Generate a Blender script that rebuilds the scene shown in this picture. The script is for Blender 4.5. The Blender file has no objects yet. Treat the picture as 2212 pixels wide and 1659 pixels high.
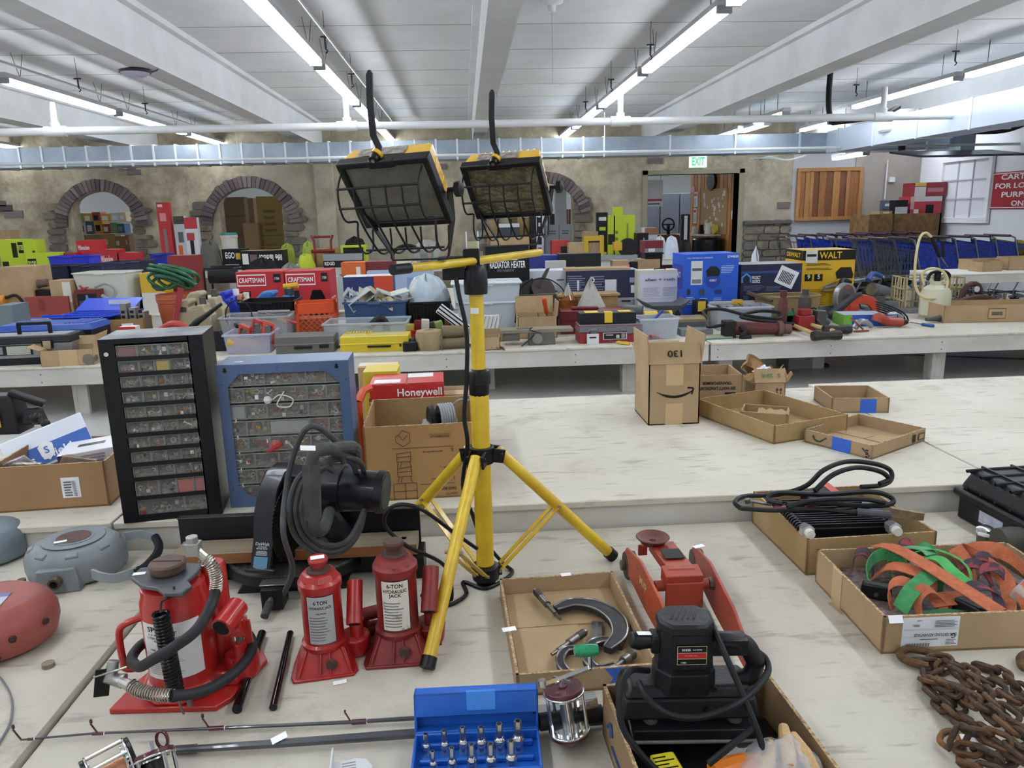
import bpy,math,random
from mathutils import Vector,Matrix,Euler
from math import pi,sin,cos,radians as rad
R0 = random.Random(11)
S = bpy.context.scene
V = Vector
# ---------------------------------------------------------------- camera
F = 1620.0;EYE = 1.55
Yc = V((-103,364.5,-F)).normalized()
Zc = V((-.0244,1,(.0244*103+364.5)/F)).normalized()
Xc = Yc.cross(Zc)
CM = Matrix((Xc,Yc,Zc))
cd = bpy.data.cameras.new('camera');cam = bpy.data.objects.new('camera',cd);S.collection.objects.link(cam)
cd.sensor_width = 36;cd.lens = 36*F/2212;cd.clip_start = .05;cd.clip_end = 100
cam.matrix_world = Matrix.Translation((0,0,EYE)) @ CM.to_4x4()
S.camera = cam
# ---------------------------------------------------------------- light and exposure
S.view_settings.view_transform = 'Standard';S.view_settings.look = 'None';S.view_settings.gamma = 1
S.view_settings.use_curve_mapping = False
S.view_settings.exposure = 1.06
W = bpy.data.worlds.new('world');S.world = W;W.use_nodes = True
W.node_tree.nodes['Background'].inputs[0].default_value = (.95,.98,1,1)
W.node_tree.nodes['Background'].inputs[1].default_value = .3
TUBE_E = 13.5

# ---------------------------------------------------------------- pixel rays onto real planes
def ray(px,py): return CM @ V((px-1106,829.5-py,-F))
def AZ(px,py,z): d = ray(px,py);return V((0,0,EYE)) + d*((z-EYE)/d.z)
def AY(px,py,y): d = ray(px,py);return V((0,0,EYE)) + d*(y/d.y)
def AX(px,py,x): d = ray(px,py);return V((0,0,EYE)) + d*(x/d.x)

# ---------------------------------------------------------------- materials
def lin(h):
    h = h.lstrip('#');o = []
    for i in (0,2,4):
        c = int(h[i:i+2],16)/255;o.append(c/12.92 if c <= .04045 else ((c+.055)/1.055)**2.4)
    return (*o,1)
MC = {}
def mt(c,r=.5,m=0,c2=None,s=6,b=0,al=1,em=0,coat=0,n=.5,bs=None,tr=0,w=.12,st=(1,1,1)):
    k = (c,r,m,c2,s,b,al,em,coat,n,bs,tr,w,st)
    if k in MC: return MC[k]
    q = lin(c);dark = max(q[:3]) < .035 and not em
    if dark: lk = lambda h: tuple(v*.5 for v in lin(h)[:3])+(1,)
    else: lk = lin
    M = bpy.data.materials.new('m_'+c.strip('#'));M.use_nodes = True;N = M.node_tree;P = N.nodes['Principled BSDF'];L = N.links.new
    P.inputs['Base Color'].default_value = lk(c);P.inputs['Specular IOR Level'].default_value = .32 if dark else .5;P.inputs['Roughness'].default_value = r;P.inputs['Metallic'].default_value = m
    P.inputs['Alpha'].default_value = al;P.inputs['Coat Weight'].default_value = coat;P.inputs['Transmission Weight'].default_value = tr
    if em: P.inputs['Emission Color'].default_value = lin(c);P.inputs['Emission Strength'].default_value = em
    if c2 or b:
        tc = N.nodes.new('ShaderNodeTexCoord');mp = N.nodes.new('ShaderNodeMapping');L(tc.outputs['Object'],mp.inputs[0]);mp.inputs['Scale'].default_value = st
    if c2:
        t = N.nodes.new('ShaderNodeTexNoise');t.inputs['Scale'].default_value = s;t.inputs['Detail'].default_value = 5;t.inputs['Roughness'].default_value = .65
        L(mp.outputs[0],t.inputs['Vector'])
        cr_ = N.nodes.new('ShaderNodeValToRGB');e = cr_.color_ramp.elements
        e[0].position = max(0,n-w);e[1].position = min(1,n+w);e[0].color = lk(c2);e[1].color = lk(c)
        L(t.outputs['Fac'],cr_.inputs[0]);L(cr_.outputs[0],P.inputs['Base Color'])
    if b:
        t2 = N.nodes.new('ShaderNodeTexNoise');t2.inputs['Scale'].default_value = bs or s*3;t2.inputs['Detail'].default_value = 4;L(mp.outputs[0],t2.inputs['Vector'])
        bp = N.nodes.new('ShaderNodeBump');bp.inputs['Strength'].default_value = b;bp.inputs['Distance'].default_value = .01
        L(t2.outputs['Fac'],bp.inputs['Height']);L(bp.outputs[0],P.inputs['Normal'])
    MC[k] = M;return M

# ---------------------------------------------------------------- mesh builder
def smooth_pts(p,k=5,closed=False):
    p = [V(q) for q in p];n = len(p);o = []
    rng = range(n if closed else n-1)
    for i in rng:
        a = p[(i-1) % n] if closed or i > 0 else p[0]*2-p[1]
        b_,c = p[i],p[(i+1) % n]
        d = p[(i+2) % n] if closed or i+2 < n else p[-1]*2-p[-2]
        for j in range(k):
            t = j/k
            o.append(.5*((2*b_)+(c-a)*t+(2*a-5*b_+4*c-d)*t*t+(3*b_-3*c+d-a)*t**3))
    if not closed: o.append(p[-1])
    return o
class G:
    def __init__(s,m=None):
        s.v = [];s.f = [];s.mi = [];s.ms = [];s.c = 0;s.M = Matrix();s.cuts = []
        if m: s.mat(m)
    def mat(s,m):
        if m not in s.ms: s.ms.append(m)
        s.c = s.ms.index(m);return s
    def at(s,loc=(0,0,0),rot=(0,0,0),sc=(1,1,1)):
        s.M = Matrix.Translation(loc) @ Euler([rad(a) for a in rot]).to_matrix().to_4x4() @ Matrix.Diagonal((*sc,1));return s
    def poly(s,vs,fs):
        o = len(s.v);s.cuts.append((o,len(s.f)));s.v += [s.M @ V(p) for p in vs]
        for f in fs: s.f.append([i+o for i in f]);s.mi.append(s.c)
        return s
    def bx(s,x0,x1,y0,y1,z0,z1,tx=0,ty=0):   # tx, ty: how much each top side moves in
        return s.poly([(x0,y0,z0),(x1,y0,z0),(x1,y1,z0),(x0,y1,z0),(x0+tx,y0+ty,z1),(x1-tx,y0+ty,z1),(x1-tx,y1-ty,z1),(x0+tx,y1-ty,z1)],
                      [(3,2,1,0),(4,5,6,7),(0,1,5,4),(1,2,6,5),(2,3,7,6),(3,0,4,7)])
    def bar(s,p,q,w,h,up=(0,0,1)):             # rectangular bar between two points
        p,q = V(p),V(q);d = (q-p).normalized();u = V(up);a = d.cross(u)
        if a.length < 1e-4: a = d.cross(V((1,0,0)))
        a.normalize();u = a.cross(d);a *= w/2;u *= h/2
        return s.poly([p-a-u,p+a-u,p+a+u,p-a+u,q-a-u,q+a-u,q+a+u,q-a+u],[(0,1,2,3),(7,6,5,4),(0,4,5,1),(1,5,6,2),(2,6,7,3),(3,7,4,0)])
    def tube(s,pts,r,n=8,closed=False,k=0):
        if k: pts = smooth_pts(pts,k,closed)
        pts = [V(p) for p in pts];m = len(pts);rs = r if isinstance(r,(list,tuple)) else None
        t0 = (pts[1]-pts[0]).normalized();a = t0.orthogonal().normalized();vs = [];fs = []
        for i,p in enumerate(pts):
            if closed: t = pts[(i+1) % m]-pts[i-1]
            else: t = pts[min(i+1,m-1)]-pts[max(i-1,0)]
            if t.length < 1e-9: t = t0
            t.normalize();a = (a-t*a.dot(t))
            if a.length < 1e-6: a = t.orthogonal()
            a.normalize();b_ = t.cross(a)
            rr = (rs[i] if len(rs) == m else rs[0]+(rs[-1]-rs[0])*i/(m-1)) if rs else r
            for j in range(n):
                an = 2*pi*j/n;vs.append(p+(a*cos(an)+b_*sin(an))*rr)
        for i in range(m if closed else m-1):
            i2 = (i+1) % m
            for j in range(n):
                j2 = (j+1) % n;fs.append((i*n+j,i*n+j2,i2*n+j2,i2*n+j))
        if not closed: fs.append(list(range(n))[::-1]);fs.append([(m-1)*n+j for j in range(n)])
        return s.poly(vs,fs)
    def cyl(s,p,q,r,r2=None,n=16): return s.tube([p,q],[r,r if r2 is None else r2],n)
    def lathe(s,prof,c=(0,0,0),ax='z',n=24):
        c = V(c);vs = [];fs = [];m = len(prof)
        for r,z in prof:
            for j in range(n):
                a = 2*pi*j/n;x,y = r*cos(a),r*sin(a)
                vs.append(c+V({'z': (x,y,z),'x': (z,x,y),'y': (y,z,x)}[ax]))
        for i in range(m-1):
            for j in range(n):
                j2 = (j+1) % n;fs.append((i*n+j,i*n+j2,(i+1)*n+j2,(i+1)*n+j))
        if prof[0][0] > 1e-5: fs.append(list(range(n))[::-1])
        if prof[-1][0] > 1e-5: fs.append([(m-1)*n+j for j in range(n)])
        return s.poly(vs,fs)
    def ball(s,c,r,sc=(1,1,1),n=12):
        c = V(c);vs = [];fs = [];h = n//2
        for i in range(h+1):
            th = pi*i/h
            for j in range(n):
                a = 2*pi*j/n;vs.append(c+V((r*sc[0]*sin(th)*cos(a),r*sc[1]*sin(th)*sin(a),-r*sc[2]*cos(th))))
        for i in range(h):
            for j in range(n):
                j2 = (j+1) % n;fs.append((i*n+j,i*n+j2,(i+1)*n+j2,(i+1)*n+j))
        return s.poly(vs,fs)
    def prism(s,p2,h0,h1,ax='y'):                   # polygon (a,b) extruded along ax
        f = {'y': lambda a,b,h: (a,h,b),'z': lambda a,b,h: (a,b,h),'x': lambda a,b,h: (h,a,b)}[ax]
        n = len(p2)
        return s.poly([f(a,b,h0) for a,b in p2]+[f(a,b,h1) for a,b in p2],
                      [list(range(n)),list(range(2*n-1,n-1,-1))]+[(i,i+n,(i+1) % n+n,(i+1) % n) for i in range(n)])
    def ring(s,po,pi_,h0,h1,ax='y'):               # outer and inner outlines with equal counts
        f = {'y': lambda a,b,h: (a,h,b),'z': lambda a,b,h: (a,b,h),'x': lambda a,b,h: (h,a,b)}[ax]
        n = len(po);vs = [f(*p,h) for h in (h0,h1) for L in (po,pi_) for p in L];fs = []
        for i in range(n):
            j = (i+1) % n
            fs += [(i,j,j+n,i+n),(2*n+i,3*n+i,3*n+j,2*n+j),(i,i+2*n,j+2*n,j),(i+n,j+n,j+3*n,i+3*n)]
        return s.poly(vs,fs)
    def ribbon(s,pts,wv,t=.002,k=0):                # strip; wv = width vector (or list)
        if k:
            if isinstance(wv,list): wv = smooth_pts(wv,k)
            pts = smooth_pts(pts,k)
        m = len(pts);vs = [];fs = []
        for i,p in enumerate(pts):
            p = V(p);w = V(wv[i] if isinstance(wv,list) else wv)/2
            tg = (V(pts[min(i+1,m-1)])-V(pts[max(i-1,0)]));nn = tg.cross(w)
            nn = nn.normalized()*t/2 if nn.length > 1e-9 else V((0,0,t/2))
            vs += [p-w-nn,p+w-nn,p+w+nn,p-w+nn]
        for i in range(m-1):
            for j in range(4):
                j2 = (j+1) % 4;fs.append((i*4+j,i*4+j2,i*4+4+j2,i*4+4+j))
        fs += [(3,2,1,0),tuple((m-1)*4+j for j in range(4))]
        return s.poly(vs,fs)
    def cloth(s,fn,nu=14,nv=14):                     # fn(u,v) -> point
        vs = [fn(i/nu,j/nv) for j in range(nv+1) for i in range(nu+1)]
        return s.poly(vs,[(j*(nu+1)+i,j*(nu+1)+i+1,(j+1)*(nu+1)+i+1,(j+1)*(nu+1)+i) for j in range(nv) for i in range(nu)])
    def done(s,name,par=None,bev=0,ang=35,label=None,seg=2):
        me = bpy.data.meshes.new(name);me.from_pydata([tuple(p) for p in s.v],[],s.f)
        for m in s.ms: me.materials.append(m)
        me.polygons.foreach_set('material_index',s.mi);me.polygons.foreach_set('use_smooth',[True]*len(s.f))
        me.update();me.set_sharp_from_angle(angle=rad(ang))
        o = bpy.data.objects.new(name,me);S.collection.objects.link(o)
        if par: o.parent = par
        if bev:
            b_ = o.modifiers.new('bevel','BEVEL');b_.width = bev;b_.segments = seg;b_.limit_method = 'ANGLE';b_.angle_limit = rad(40);b_.harden_normals = False
        if label: o['label'] = label
        return o
def each(g,name,par=None,bev=0,ang=35,n=1):       # one object per n primitives
    cs = g.cuts[::n]+[(len(g.v),len(g.f))];R_ = []
    for (v0,f0),(v1,f1) in zip(cs,cs[1:]):
        q = G();q.v = g.v[v0:v1];q.f = [[i-v0 for i in f] for f in g.f[f0:f1]];q.mi = g.mi[f0:f1];q.ms = g.ms;R_.append(q.done(name,par,bev,ang))
    return R_
def tag(o,label,cat,group=None,kind=None):
    o['label'] = label;o['category'] = cat
    if group: o['group'] = group
    if kind: o['kind'] = kind
    return o
def struct(o): o['kind'] = 'structure';return o
def T(name,label,cat,loc=(0,0,0),rz=0,group=None,rot=None,sc=None):
    o = bpy.data.objects.new(name,None);S.collection.objects.link(o);o.empty_display_size = .05
    o.location = loc;o.rotation_euler = (0,0,rad(rz)) if rot is None else [rad(a) for a in rot]
    if sc: o.scale = sc
    return tag(o,label,cat,group)
def dup(r,loc=None,rz=None,label=None,group=None,par=None):
    def cp(o,p):
        c = o.copy();S.collection.objects.link(c);c.parent = p
        for ch in o.children: cp(ch,c)
        return c
    c = cp(r,par)
    if loc is not None: c.location = loc
    if rz is not None: c.rotation_euler[2] = rad(rz)
    if label: c['label'] = label
    if group: c['group'] = group
    return c
_fc = {}
def text_mesh(s,bold=0,sp=1.0):
    k = (s,bold,sp)
    if k not in _fc:
        c = bpy.data.curves.new('t','FONT');c.body = s;c.size = 1;c.align_x = 'CENTER';c.align_y = 'CENTER';c.offset = bold;c.space_character = sp;c.resolution_u = 3
        o = bpy.data.objects.new('t',c);me = bpy.data.meshes.new_from_object(o)
        _fc[k] = ([tuple(v.co) for v in me.vertices],[list(p.vertices) for p in me.polygons])
        bpy.data.objects.remove(o);bpy.data.meshes.remove(me)
    return _fc[k]
BLK = mt('#151618',.45);WHT = mt('#e9ebee',.5)
def gtext(g,s,x,z,h,m,y=0,w=None,bold=.02,flip=0,rz=0):
    """lettering in the local xz plane facing -y; h cap height, w total width"""
    vs,fs = text_mesh(s,bold);xs = [v[0] for v in vs]
    if not vs: return g
    k = h/.7;kx = w/(max(xs)-min(xs)) if w else k
    a = rad(rz+(180 if flip else 0));ca,sa = cos(a),sin(a)
    cx = (max(xs)+min(xs))/2;zs = [v[1] for v in vs];cz = (max(zs)+min(zs))/2
    g.mat(m);P = []
    for v in vs:
        u,q = (v[0]-cx)*kx,(v[1]-cz)*k;P.append((x+u*ca-q*sa,y,z+u*sa+q*ca))
    return g.poly(P,fs)
def printed(par,w,h,rects=(),texts=(),y=-.0015,name='printed_panel',x0=None,z0=0,label=None):
    """rects (u0,u1,v0,v1,colour) and texts (string,u,v,height,colour[,width,flip]) in face fractions"""
    g = G();x0 = -w/2 if x0 is None else x0
    for i,(a,b_,c,d,col) in enumerate(rects):
        yy = y-.0004*(i+1) if len(rects) < 30 else y
        g.mat(mt(col,.5));g.poly([(x0+a*w,yy,z0+c*h),(x0+b_*w,yy,z0+c*h),(x0+b_*w,yy,z0+d*h),(x0+a*w,yy,z0+d*h)],[(0,1,2,3)])
    yy = y-.0004*(len(rects)+2) if len(rects) < 30 else y-.001
    for t in texts:
        s_,u,v,hh,col = t[:5];ww = t[5] if len(t) > 5 else None
        gtext(g,s_,x0+u*w,z0+v*h,hh*h,mt(col,.5),yy,ww*w if ww else None,flip=t[6] if len(t) > 6 else 0)
    return g.done(name,par,label=label)
def rows(u0,u1,v0,v1,n,col,frac=.45,jit=.25,rd=R0):   # blurred small print: ragged bars
    o = [];st = (v1-v0)/n
    for i in range(n): o.append((u0,u1-rd.random()*jit*(u1-u0),v0+i*st,v0+i*st+st*frac,col))
    return o
CARD = mt('#a58b6b',.8,c2='#98805f',s=5,b=.05)
CARD2 = mt('#ae9472',.8,c2='#a18864',s=5,b=.05)
CARDY = mt('#a48a60',.8,c2='#977b50',s=5,b=.05)
CARDD = mt('#86694a',.85,c2='#7b5f42',s=7)
EDGE = mt('#c4a983',.9,c2='#7a6040',s=160)
TAPE = mt('#b99f78',.35)
def tray_mesh(w,d,h,t=.005,m=CARD,mi=None,me=EDGE,tilt=(0,0,0,0),hs=None):
    """open box: outer walls, inner walls, floor; hs = wall heights front,right,back,left"""
    g = G(m);hs = hs or (h,h,h,h);mi = mi or m
    g.bx(-w/2,w/2,-d/2,d/2,0,t)
    for i,(x0,x1,y0,y1) in enumerate(((-w/2,w/2,-d/2,-d/2+t),(w/2-t,w/2,-d/2,d/2),(-w/2,w/2,d/2-t,d/2),(-w/2,-w/2+t,-d/2,d/2))):
        g.mat(m);g.bx(x0,x1,y0,y1,0,hs[i]-.001)
        g.mat(me);g.bx(x0,x1,y0,y1,hs[i]-.001,hs[i])
        g.mat(mi);e = .0006
        if i == 0: g.poly([(x0+t,y1+e,t),(x1-t,y1+e,t),(x1-t,y1+e,hs[i]-.003),(x0+t,y1+e,hs[i]-.003)],[(0,1,2,3)])
        if i == 2: g.poly([(x0+t,y0-e,t),(x1-t,y0-e,t),(x1-t,y0-e,hs[i]-.003),(x0+t,y0-e,hs[i]-.003)],[(0,1,2,3)])
    return g
def flap(g,p,q,out,L,t=.004):    # flap hinged on edge p-q, leaning along 'out'
    p,q,o = V(p),V(q),V(out).normalized()*L;n = (q-p).cross(o).normalized()*t
    return g.poly([p,q,q+o,p+o,p+n,q+n,q+o+n,p+o+n],[(0,1,2,3),(7,6,5,4),(0,4,5,1),(1,5,6,2),(2,6,7,3),(3,7,4,0)])
STK = mt('#f4f5f7',.5)
def sticker(par,loc,rot=(0,0,0),w=.022,h=.014,name='price_tag'):
    g = G(STK);g.bx(-w/2,w/2,-h/2,h/2,0,.0006);o = g.done(name,par);o.location = loc;o.rotation_euler = [rad(a) for a in rot];return o
# ================================================================ room shell
WY = 15.0;CZ = 3.27;BZ = 2.86
def wallmat(c1,c2,c3,sc=1.6,bmp=.6):
    M = bpy.data.materials.new('m_plaster');M.use_nodes = True;N = M.node_tree;P = N.nodes['Principled BSDF'];L = N.links.new
    tc = N.nodes.new('ShaderNodeTexCoord')
    a = N.nodes.new('ShaderNodeTexNoise');a.inputs['Scale'].default_value = sc;a.inputs['Detail'].default_value = 8;a.inputs['Roughness'].default_value = .72;L(tc.outputs['Object'],a.inputs[0])
    b = N.nodes.new('ShaderNodeTexNoise');b.inputs['Scale'].default_value = sc*.28;b.inputs['Detail'].default_value = 3;L(tc.outputs['Object'],b.inputs[0])
    r = N.nodes.new('ShaderNodeValToRGB');r.color_ramp.elements[0].position = .4;r.color_ramp.elements[1].position = .62;r.color_ramp.elements[0].color = lin(c2);r.color_ramp.elements[1].color = lin(c1)
    L(a.outputs['Fac'],r.inputs[0])
    mx = N.nodes.new('ShaderNodeMixRGB');mx.inputs[2].default_value = lin(c3);L(r.outputs[0],mx.inputs[1])
    rr = N.nodes.new('ShaderNodeMapRange');rr.inputs[1].default_value = .45;rr.inputs[2].default_value = .65;rr.inputs[4].default_value = .7;L(b.outputs['Fac'],rr.inputs[0]);L(rr.outputs[0],mx.inputs[0])
    L(mx.outputs[0],P.inputs['Base Color']);P.inputs['Roughness'].default_value = .85
    c = N.nodes.new('ShaderNodeTexNoise');c.inputs['Scale'].default_value = sc*5;c.inputs['Detail'].default_value = 6;L(tc.outputs['Object'],c.inputs[0])
    bp = N.nodes.new('ShaderNodeBump');bp.inputs['Strength'].default_value = bmp;bp.inputs['Distance'].default_value = .03;L(c.outputs['Fac'],bp.inputs['Height']);L(bp.outputs[0],P.inputs['Normal'])
    return M
PLAST = wallmat('#bcb39c','#857b66','#9b9787')
CEIL = mt('#d6d8d8',.8,c2='#cbcdcd',s=1.2)
BEAM = mt('#d6d8d8',.7,c2='#cbcdcd',s=2)
GREYW = mt('#b6b8bc',.7,c2='#a9abb0',s=.8,w=.2)
WHW = mt('#e6e9ee',.6)
# floor: polished concrete
def floormat():
    M = bpy.data.materials.new('m_concrete');M.use_nodes = True;N = M.node_tree;P = N.nodes['Principled BSDF'];L = N.links.new
    tc = N.nodes.new('ShaderNodeTexCoord')
    a = N.nodes.new('ShaderNodeTexNoise');a.inputs['Scale'].default_value = 1.2;a.inputs['Detail'].default_value = 7;L(tc.outputs['Object'],a.inputs[0])
    r = N.nodes.new('ShaderNodeValToRGB');r.color_ramp.elements[0].position = .35;r.color_ramp.elements[1].position = .65;r.color_ramp.elements[0].color = lin('#b2b2ae');r.color_ramp.elements[1].color = lin('#cbcac6');L(a.outputs['Fac'],r.inputs[0]);L(r.outputs[0],P.inputs['Base Color'])
    P.inputs['Roughness'].default_value = .28
    return M
g = G(floormat());g.bx(-14,14,-3,30,-.1,0);struct(g.done('floor'))
g = G(mt('#4a4c50',.5));g.poly([(3.2,8.1,.002),(3.35,8.1,.002),(6.9,6.6,.002),(6.75,6.55,.002)],[(0,1,2,3)]);struct(g.done('trim_1'))
# ceiling deck with plank seams, dropped beams
g = G(CEIL);g.bx(-14,14,-3,30,CZ,CZ+.1)
g.mat(mt('#8f9090',.8));y = .9
while y < 15:
    g.bx(-14,14,y,y+.012,CZ-.002,CZ+.001);y += 1.1
struct(g.done('ceiling'))
for i,(x0,x1) in enumerate(((-8.9,-8.6),(-5.95,-5.65),(-2.83,-2.6),(.2,.42),(3.47,3.75),(6.7,6.95))):
    g = G(BEAM);g.bx(x0,x1,-3,WY,BZ,CZ)
    g.bx(x1,x1+.07,-3,WY,CZ-.05,CZ);g.bx(x0-.07,x0,-3,WY,CZ-.05,CZ)
    struct(g.done('trim_%d' % (i+2)))
# back wall with arches and doorway, in front-view coordinates at y = WY
def P2(px,py): p = AY(px,py,WY);return p.x,p.z
arches = []
for xl,xr,yc,ys in ((150,276,413,447),(469,605,405,440),(1098,1238,394,430)):
    a,zc = P2((xl+xr)/2,yc)[0],P2((xl+xr)/2,yc)[1];w = P2(xr,ys)[0]-P2(xl,ys)[0];zs = P2((xl+xr)/2,ys)[1]
    arches.append((a-w/2,a+w/2,zs,zc,w*.0+.75))
dx0,dz = P2(1399,378);dx1 = P2(1597,378)[0]
RX = P2(1712,400)[0];TH = .3
g = G(PLAST)
def slab(x0,x1,z0,z1):
    g.bx(x0,x1,WY,WY+TH,z0,z1)
xs = -14
for (a,b,zs,zc,sill) in arches:
    slab(xs,a,0,CZ);slab(a,b,0,sill);xs = b
    n = 16;pts = [(a+(b-a)*(.5-.5*cos(pi*i/n)),zs+(zc-zs)*sin(pi*i/n)) for i in range(n+1)]
    g.poly([(x,yy,z) for yy in (WY,WY+TH) for x,z in pts]+[(x,yy,CZ) for yy in (WY,WY+TH) for x,z in pts],
           [f for i in range(n) for f in ((i,i+1,2*(n+1)+i+1,2*(n+1)+i),(n+2+i,n+1+i,3*(n+1)+i,3*(n+1)+i+1),(i,n+1+i,n+2+i,i+1))])
slab(xs,dx0,0,CZ);slab(dx0,dx1,dz,CZ);slab(dx1,RX,0,CZ)
q0,q1 = P2(682,400)[0],P2(722,400)[0];g.bx(q0,q1,WY-.12,WY,0,CZ)
struct(g.done('wall_back'))
# brick rings over the arches
BR = [mt(c,.8,b=.3) for c in ('#6e6260','#5d5354','#77706e','#645856','#544a4c')]
for k,(a,b,zs,zc,sill) in enumerate(arches):
    g = G();n = 30;cx = (a+b)/2;w = (b-a)/2;hh = zc-zs+.0
    # circle through spring points and crown, extended a little
    rr = (w*w+hh*hh)/(2*hh);cz = zc-rr;a0 = math.asin(min(1,(w+.19)/(rr+.05)))
    for i in range(n):
        t0 = -a0+2*a0*i/n;t1 = t0+2*a0/n*.9;q = R0.uniform(.2,.23);dy = R0.uniform(-.09,-.06)
        g.mat(R0.choice(BR));P = [(cx+sin(t)*r_,cz+cos(t)*r_) for t,r_ in ((t0,rr),(t1,rr),(t1,rr+q),(t0,rr+q))]
        g.prism(P[::-1],WY+dy,WY+.0)
    tag(g.done('brick_arch',bev=.006),('curved brick arch over the left opening filled with packed shelves','curved brick arch over the opening with stacked tan cartons','curved brick arch partly hidden behind the right work lamp')[k],'arch','brick arches set in the plaster wall')
# rough stones beside openings
g = G();STN = [mt(c,.9,c2='#5f5a50',s=9,b=.5) for c in ('#857b6c','#77726a','#6a6a6c','#8a7f6e','#6f675c')]
def stone(x0,x1,z0,z1,d=.05):
    g.mat(R0.choice(STN));n = 8;cx,cz = (x0+x1)/2,(z0+z1)/2;P = []
    for i in range(10):
        t = 2*pi*i/10;c_,s_ = cos(t),sin(t);e = .45
        P.append((cx+(x1-x0)/2*abs(c_)**e*(1 if c_ > 0 else -1)*R0.uniform(.93,1.04),cz+(z1-z0)/2*abs(s_)**e*(1 if s_ > 0 else -1)*R0.uniform(.93,1.04)))
    g.prism(P,WY-d*R0.uniform(.6,1.3),WY)
for (a,b,zs,zc,sill) in arches:
    for sd,ex in ((-1,a),(1,b)):
        z = .85
        while z < zs-.05:
            h = R0.uniform(.09,.17);w = R0.uniform(.22,.5)
            x0 = ex-sd*.0 if sd > 0 else ex-.16-w;x1 = x0+w if sd > 0 else ex-.16
            stone(x0+.0,x1,z,z+h-.015);z += h
for px,py,w,h in ((10,450,.3,.12),(30,462,.35,.12),(2,440,.2,.1),(275,362,.3,.1),(290,372,.25,.09),(1415,347,.3,.1),(1692,443,.25,.12),(948,360,.3,.1)):
    x,z = P2(px,py);g.mat(R0.choice(BR));g.bx(x-w/2,x+w/2,WY-.03,WY,z-h/2,z+h/2)
# stone wainscot right of the doorway
x0 = dx1+.12;z = 0
while z < 1.22:
    h = R0.uniform(.12,.2);x = x0
    while x < RX:
        w = R0.uniform(.2,.42);stone(x,min(x+w-.01,RX),z,z+h-.012,.06);x += w
    z += h
g.mat(mt('#5b5653',.9));g.bx(x0,RX,WY-.09,WY,1.24,1.3)
struct(g.done('trim_8'))
# door frame of the doorway
g = G(mt('#8c8874',.8));g.bx(dx0-.1,dx0,WY-.03,WY+TH,0,dz+.08);g.bx(dx1,dx1+.1,WY-.03,WY+TH,0,dz+.08);g.bx(dx0-.1,dx1+.1,WY-.03,WY+TH,dz,dz+.08)
struct(g.done('door_1'))
# grey wall and white side wall on the right
SX = P2(1985,400)[0]
g = G(GREYW);g.bx(RX,SX,WY,WY+TH,0,CZ);g.mat(mt('#a39d95',.8,c2='#968f87',s=1));g.bx(P2(1845,400)[0],SX,WY-.02,WY,0,CZ);struct(g.done('wall_back_right'))
g = G(WHW);g.bx(SX,SX+.3,2,WY+TH,0,CZ);struct(g.done('wall_right'))
g = G(WHW);g.bx(-14.3,-14,-3,WY,0,CZ);struct(g.done('wall_left'))
# wooden shutter filling a window in the grey wall
PINE = mt('#9a6a3c',.6,c2='#83532a',s=3,st=(14,1,1));PINE2 = mt('#774b2f',.6,c2='#6a4026',s=3,st=(14,1,1));PINE3 = mt('#b0804c',.6,c2='#996838',s=3,st=(14,1,1))
a,zt = P2(1724,366);b,zb = P2(1851,472)
t = T('wooden_window_shutter','boarded window cover of vertical pine planks on the grey wall','shutter',((a+b)/2,WY-.02,zb))
g = G();n = 9;w = b-a
for i in range(n):
    g.mat((PINE,PINE3,PINE2,PINE,PINE2,PINE3,PINE2,PINE,PINE)[i]);x = -w/2+w*i/n;g.bx(x,x+w/n-.006,-.03-.012*(i % 2),0,.03,zt-zb-.03)
g.done('plank_panel',t,bev=.003)
g = G(PINE3);h = zt-zb;g.bx(-w/2-.03,w/2+.03,-.06,0,-.02,.05);g.bx(-w/2-.03,w/2+.03,-.06,0,h-.05,h+.02);g.bx(-w/2-.03,-w/2+.04,-.06,0,.05,h-.05);g.bx(w/2-.04,w/2+.03,-.06,0,.05,h-.05)
for sx in (-.18,.18): g.bx(sx*w*1.6-.03,sx*w*1.6+.03,-.055,-.03,.05,h-.05)
g.done('frame',t,bev=.004)
# boarded window in the white side wall
p0 = AX(2046,352,SX);p1 = AX(2131,470,SX)
t = T('window_1','x','x',(SX-.02,0,0));del t['label'];del t['category'];t['kind'] = 'structure'
g = G(mt('#dfe2e8',.5));g.bx(-.01,.02,p1.y,p0.y,p1.z,p0.z)
g.mat(mt('#b9bcc4',.6))
for i in (1,2): yy = p1.y+(p0.y-p1.y)*i/3;g.bx(-.03,0,yy-.012,yy+.012,p1.z,p0.z)
for i in (1,2): zz = p1.z+(p0.z-p1.z)*i/3;g.bx(-.03,0,p1.y,p0.y,zz-.012,zz+.012)
g.done('window_pane',t)
g = G(mt('#e6e8ec',.5));
for y0,y1,z0,z1 in ((p1.y-.1,p0.y+.1,p0.z,p0.z+.1),(p1.y-.1,p0.y+.1,p1.z-.1,p1.z),(p1.y-.1,p1.y,p1.z,p0.z),(p0.y,p0.y+.1,p1.z,p0.z)): g.bx(-.06,0,y0,y1,z0,z1)
g.done('window_frame',t,bev=.005)
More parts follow.
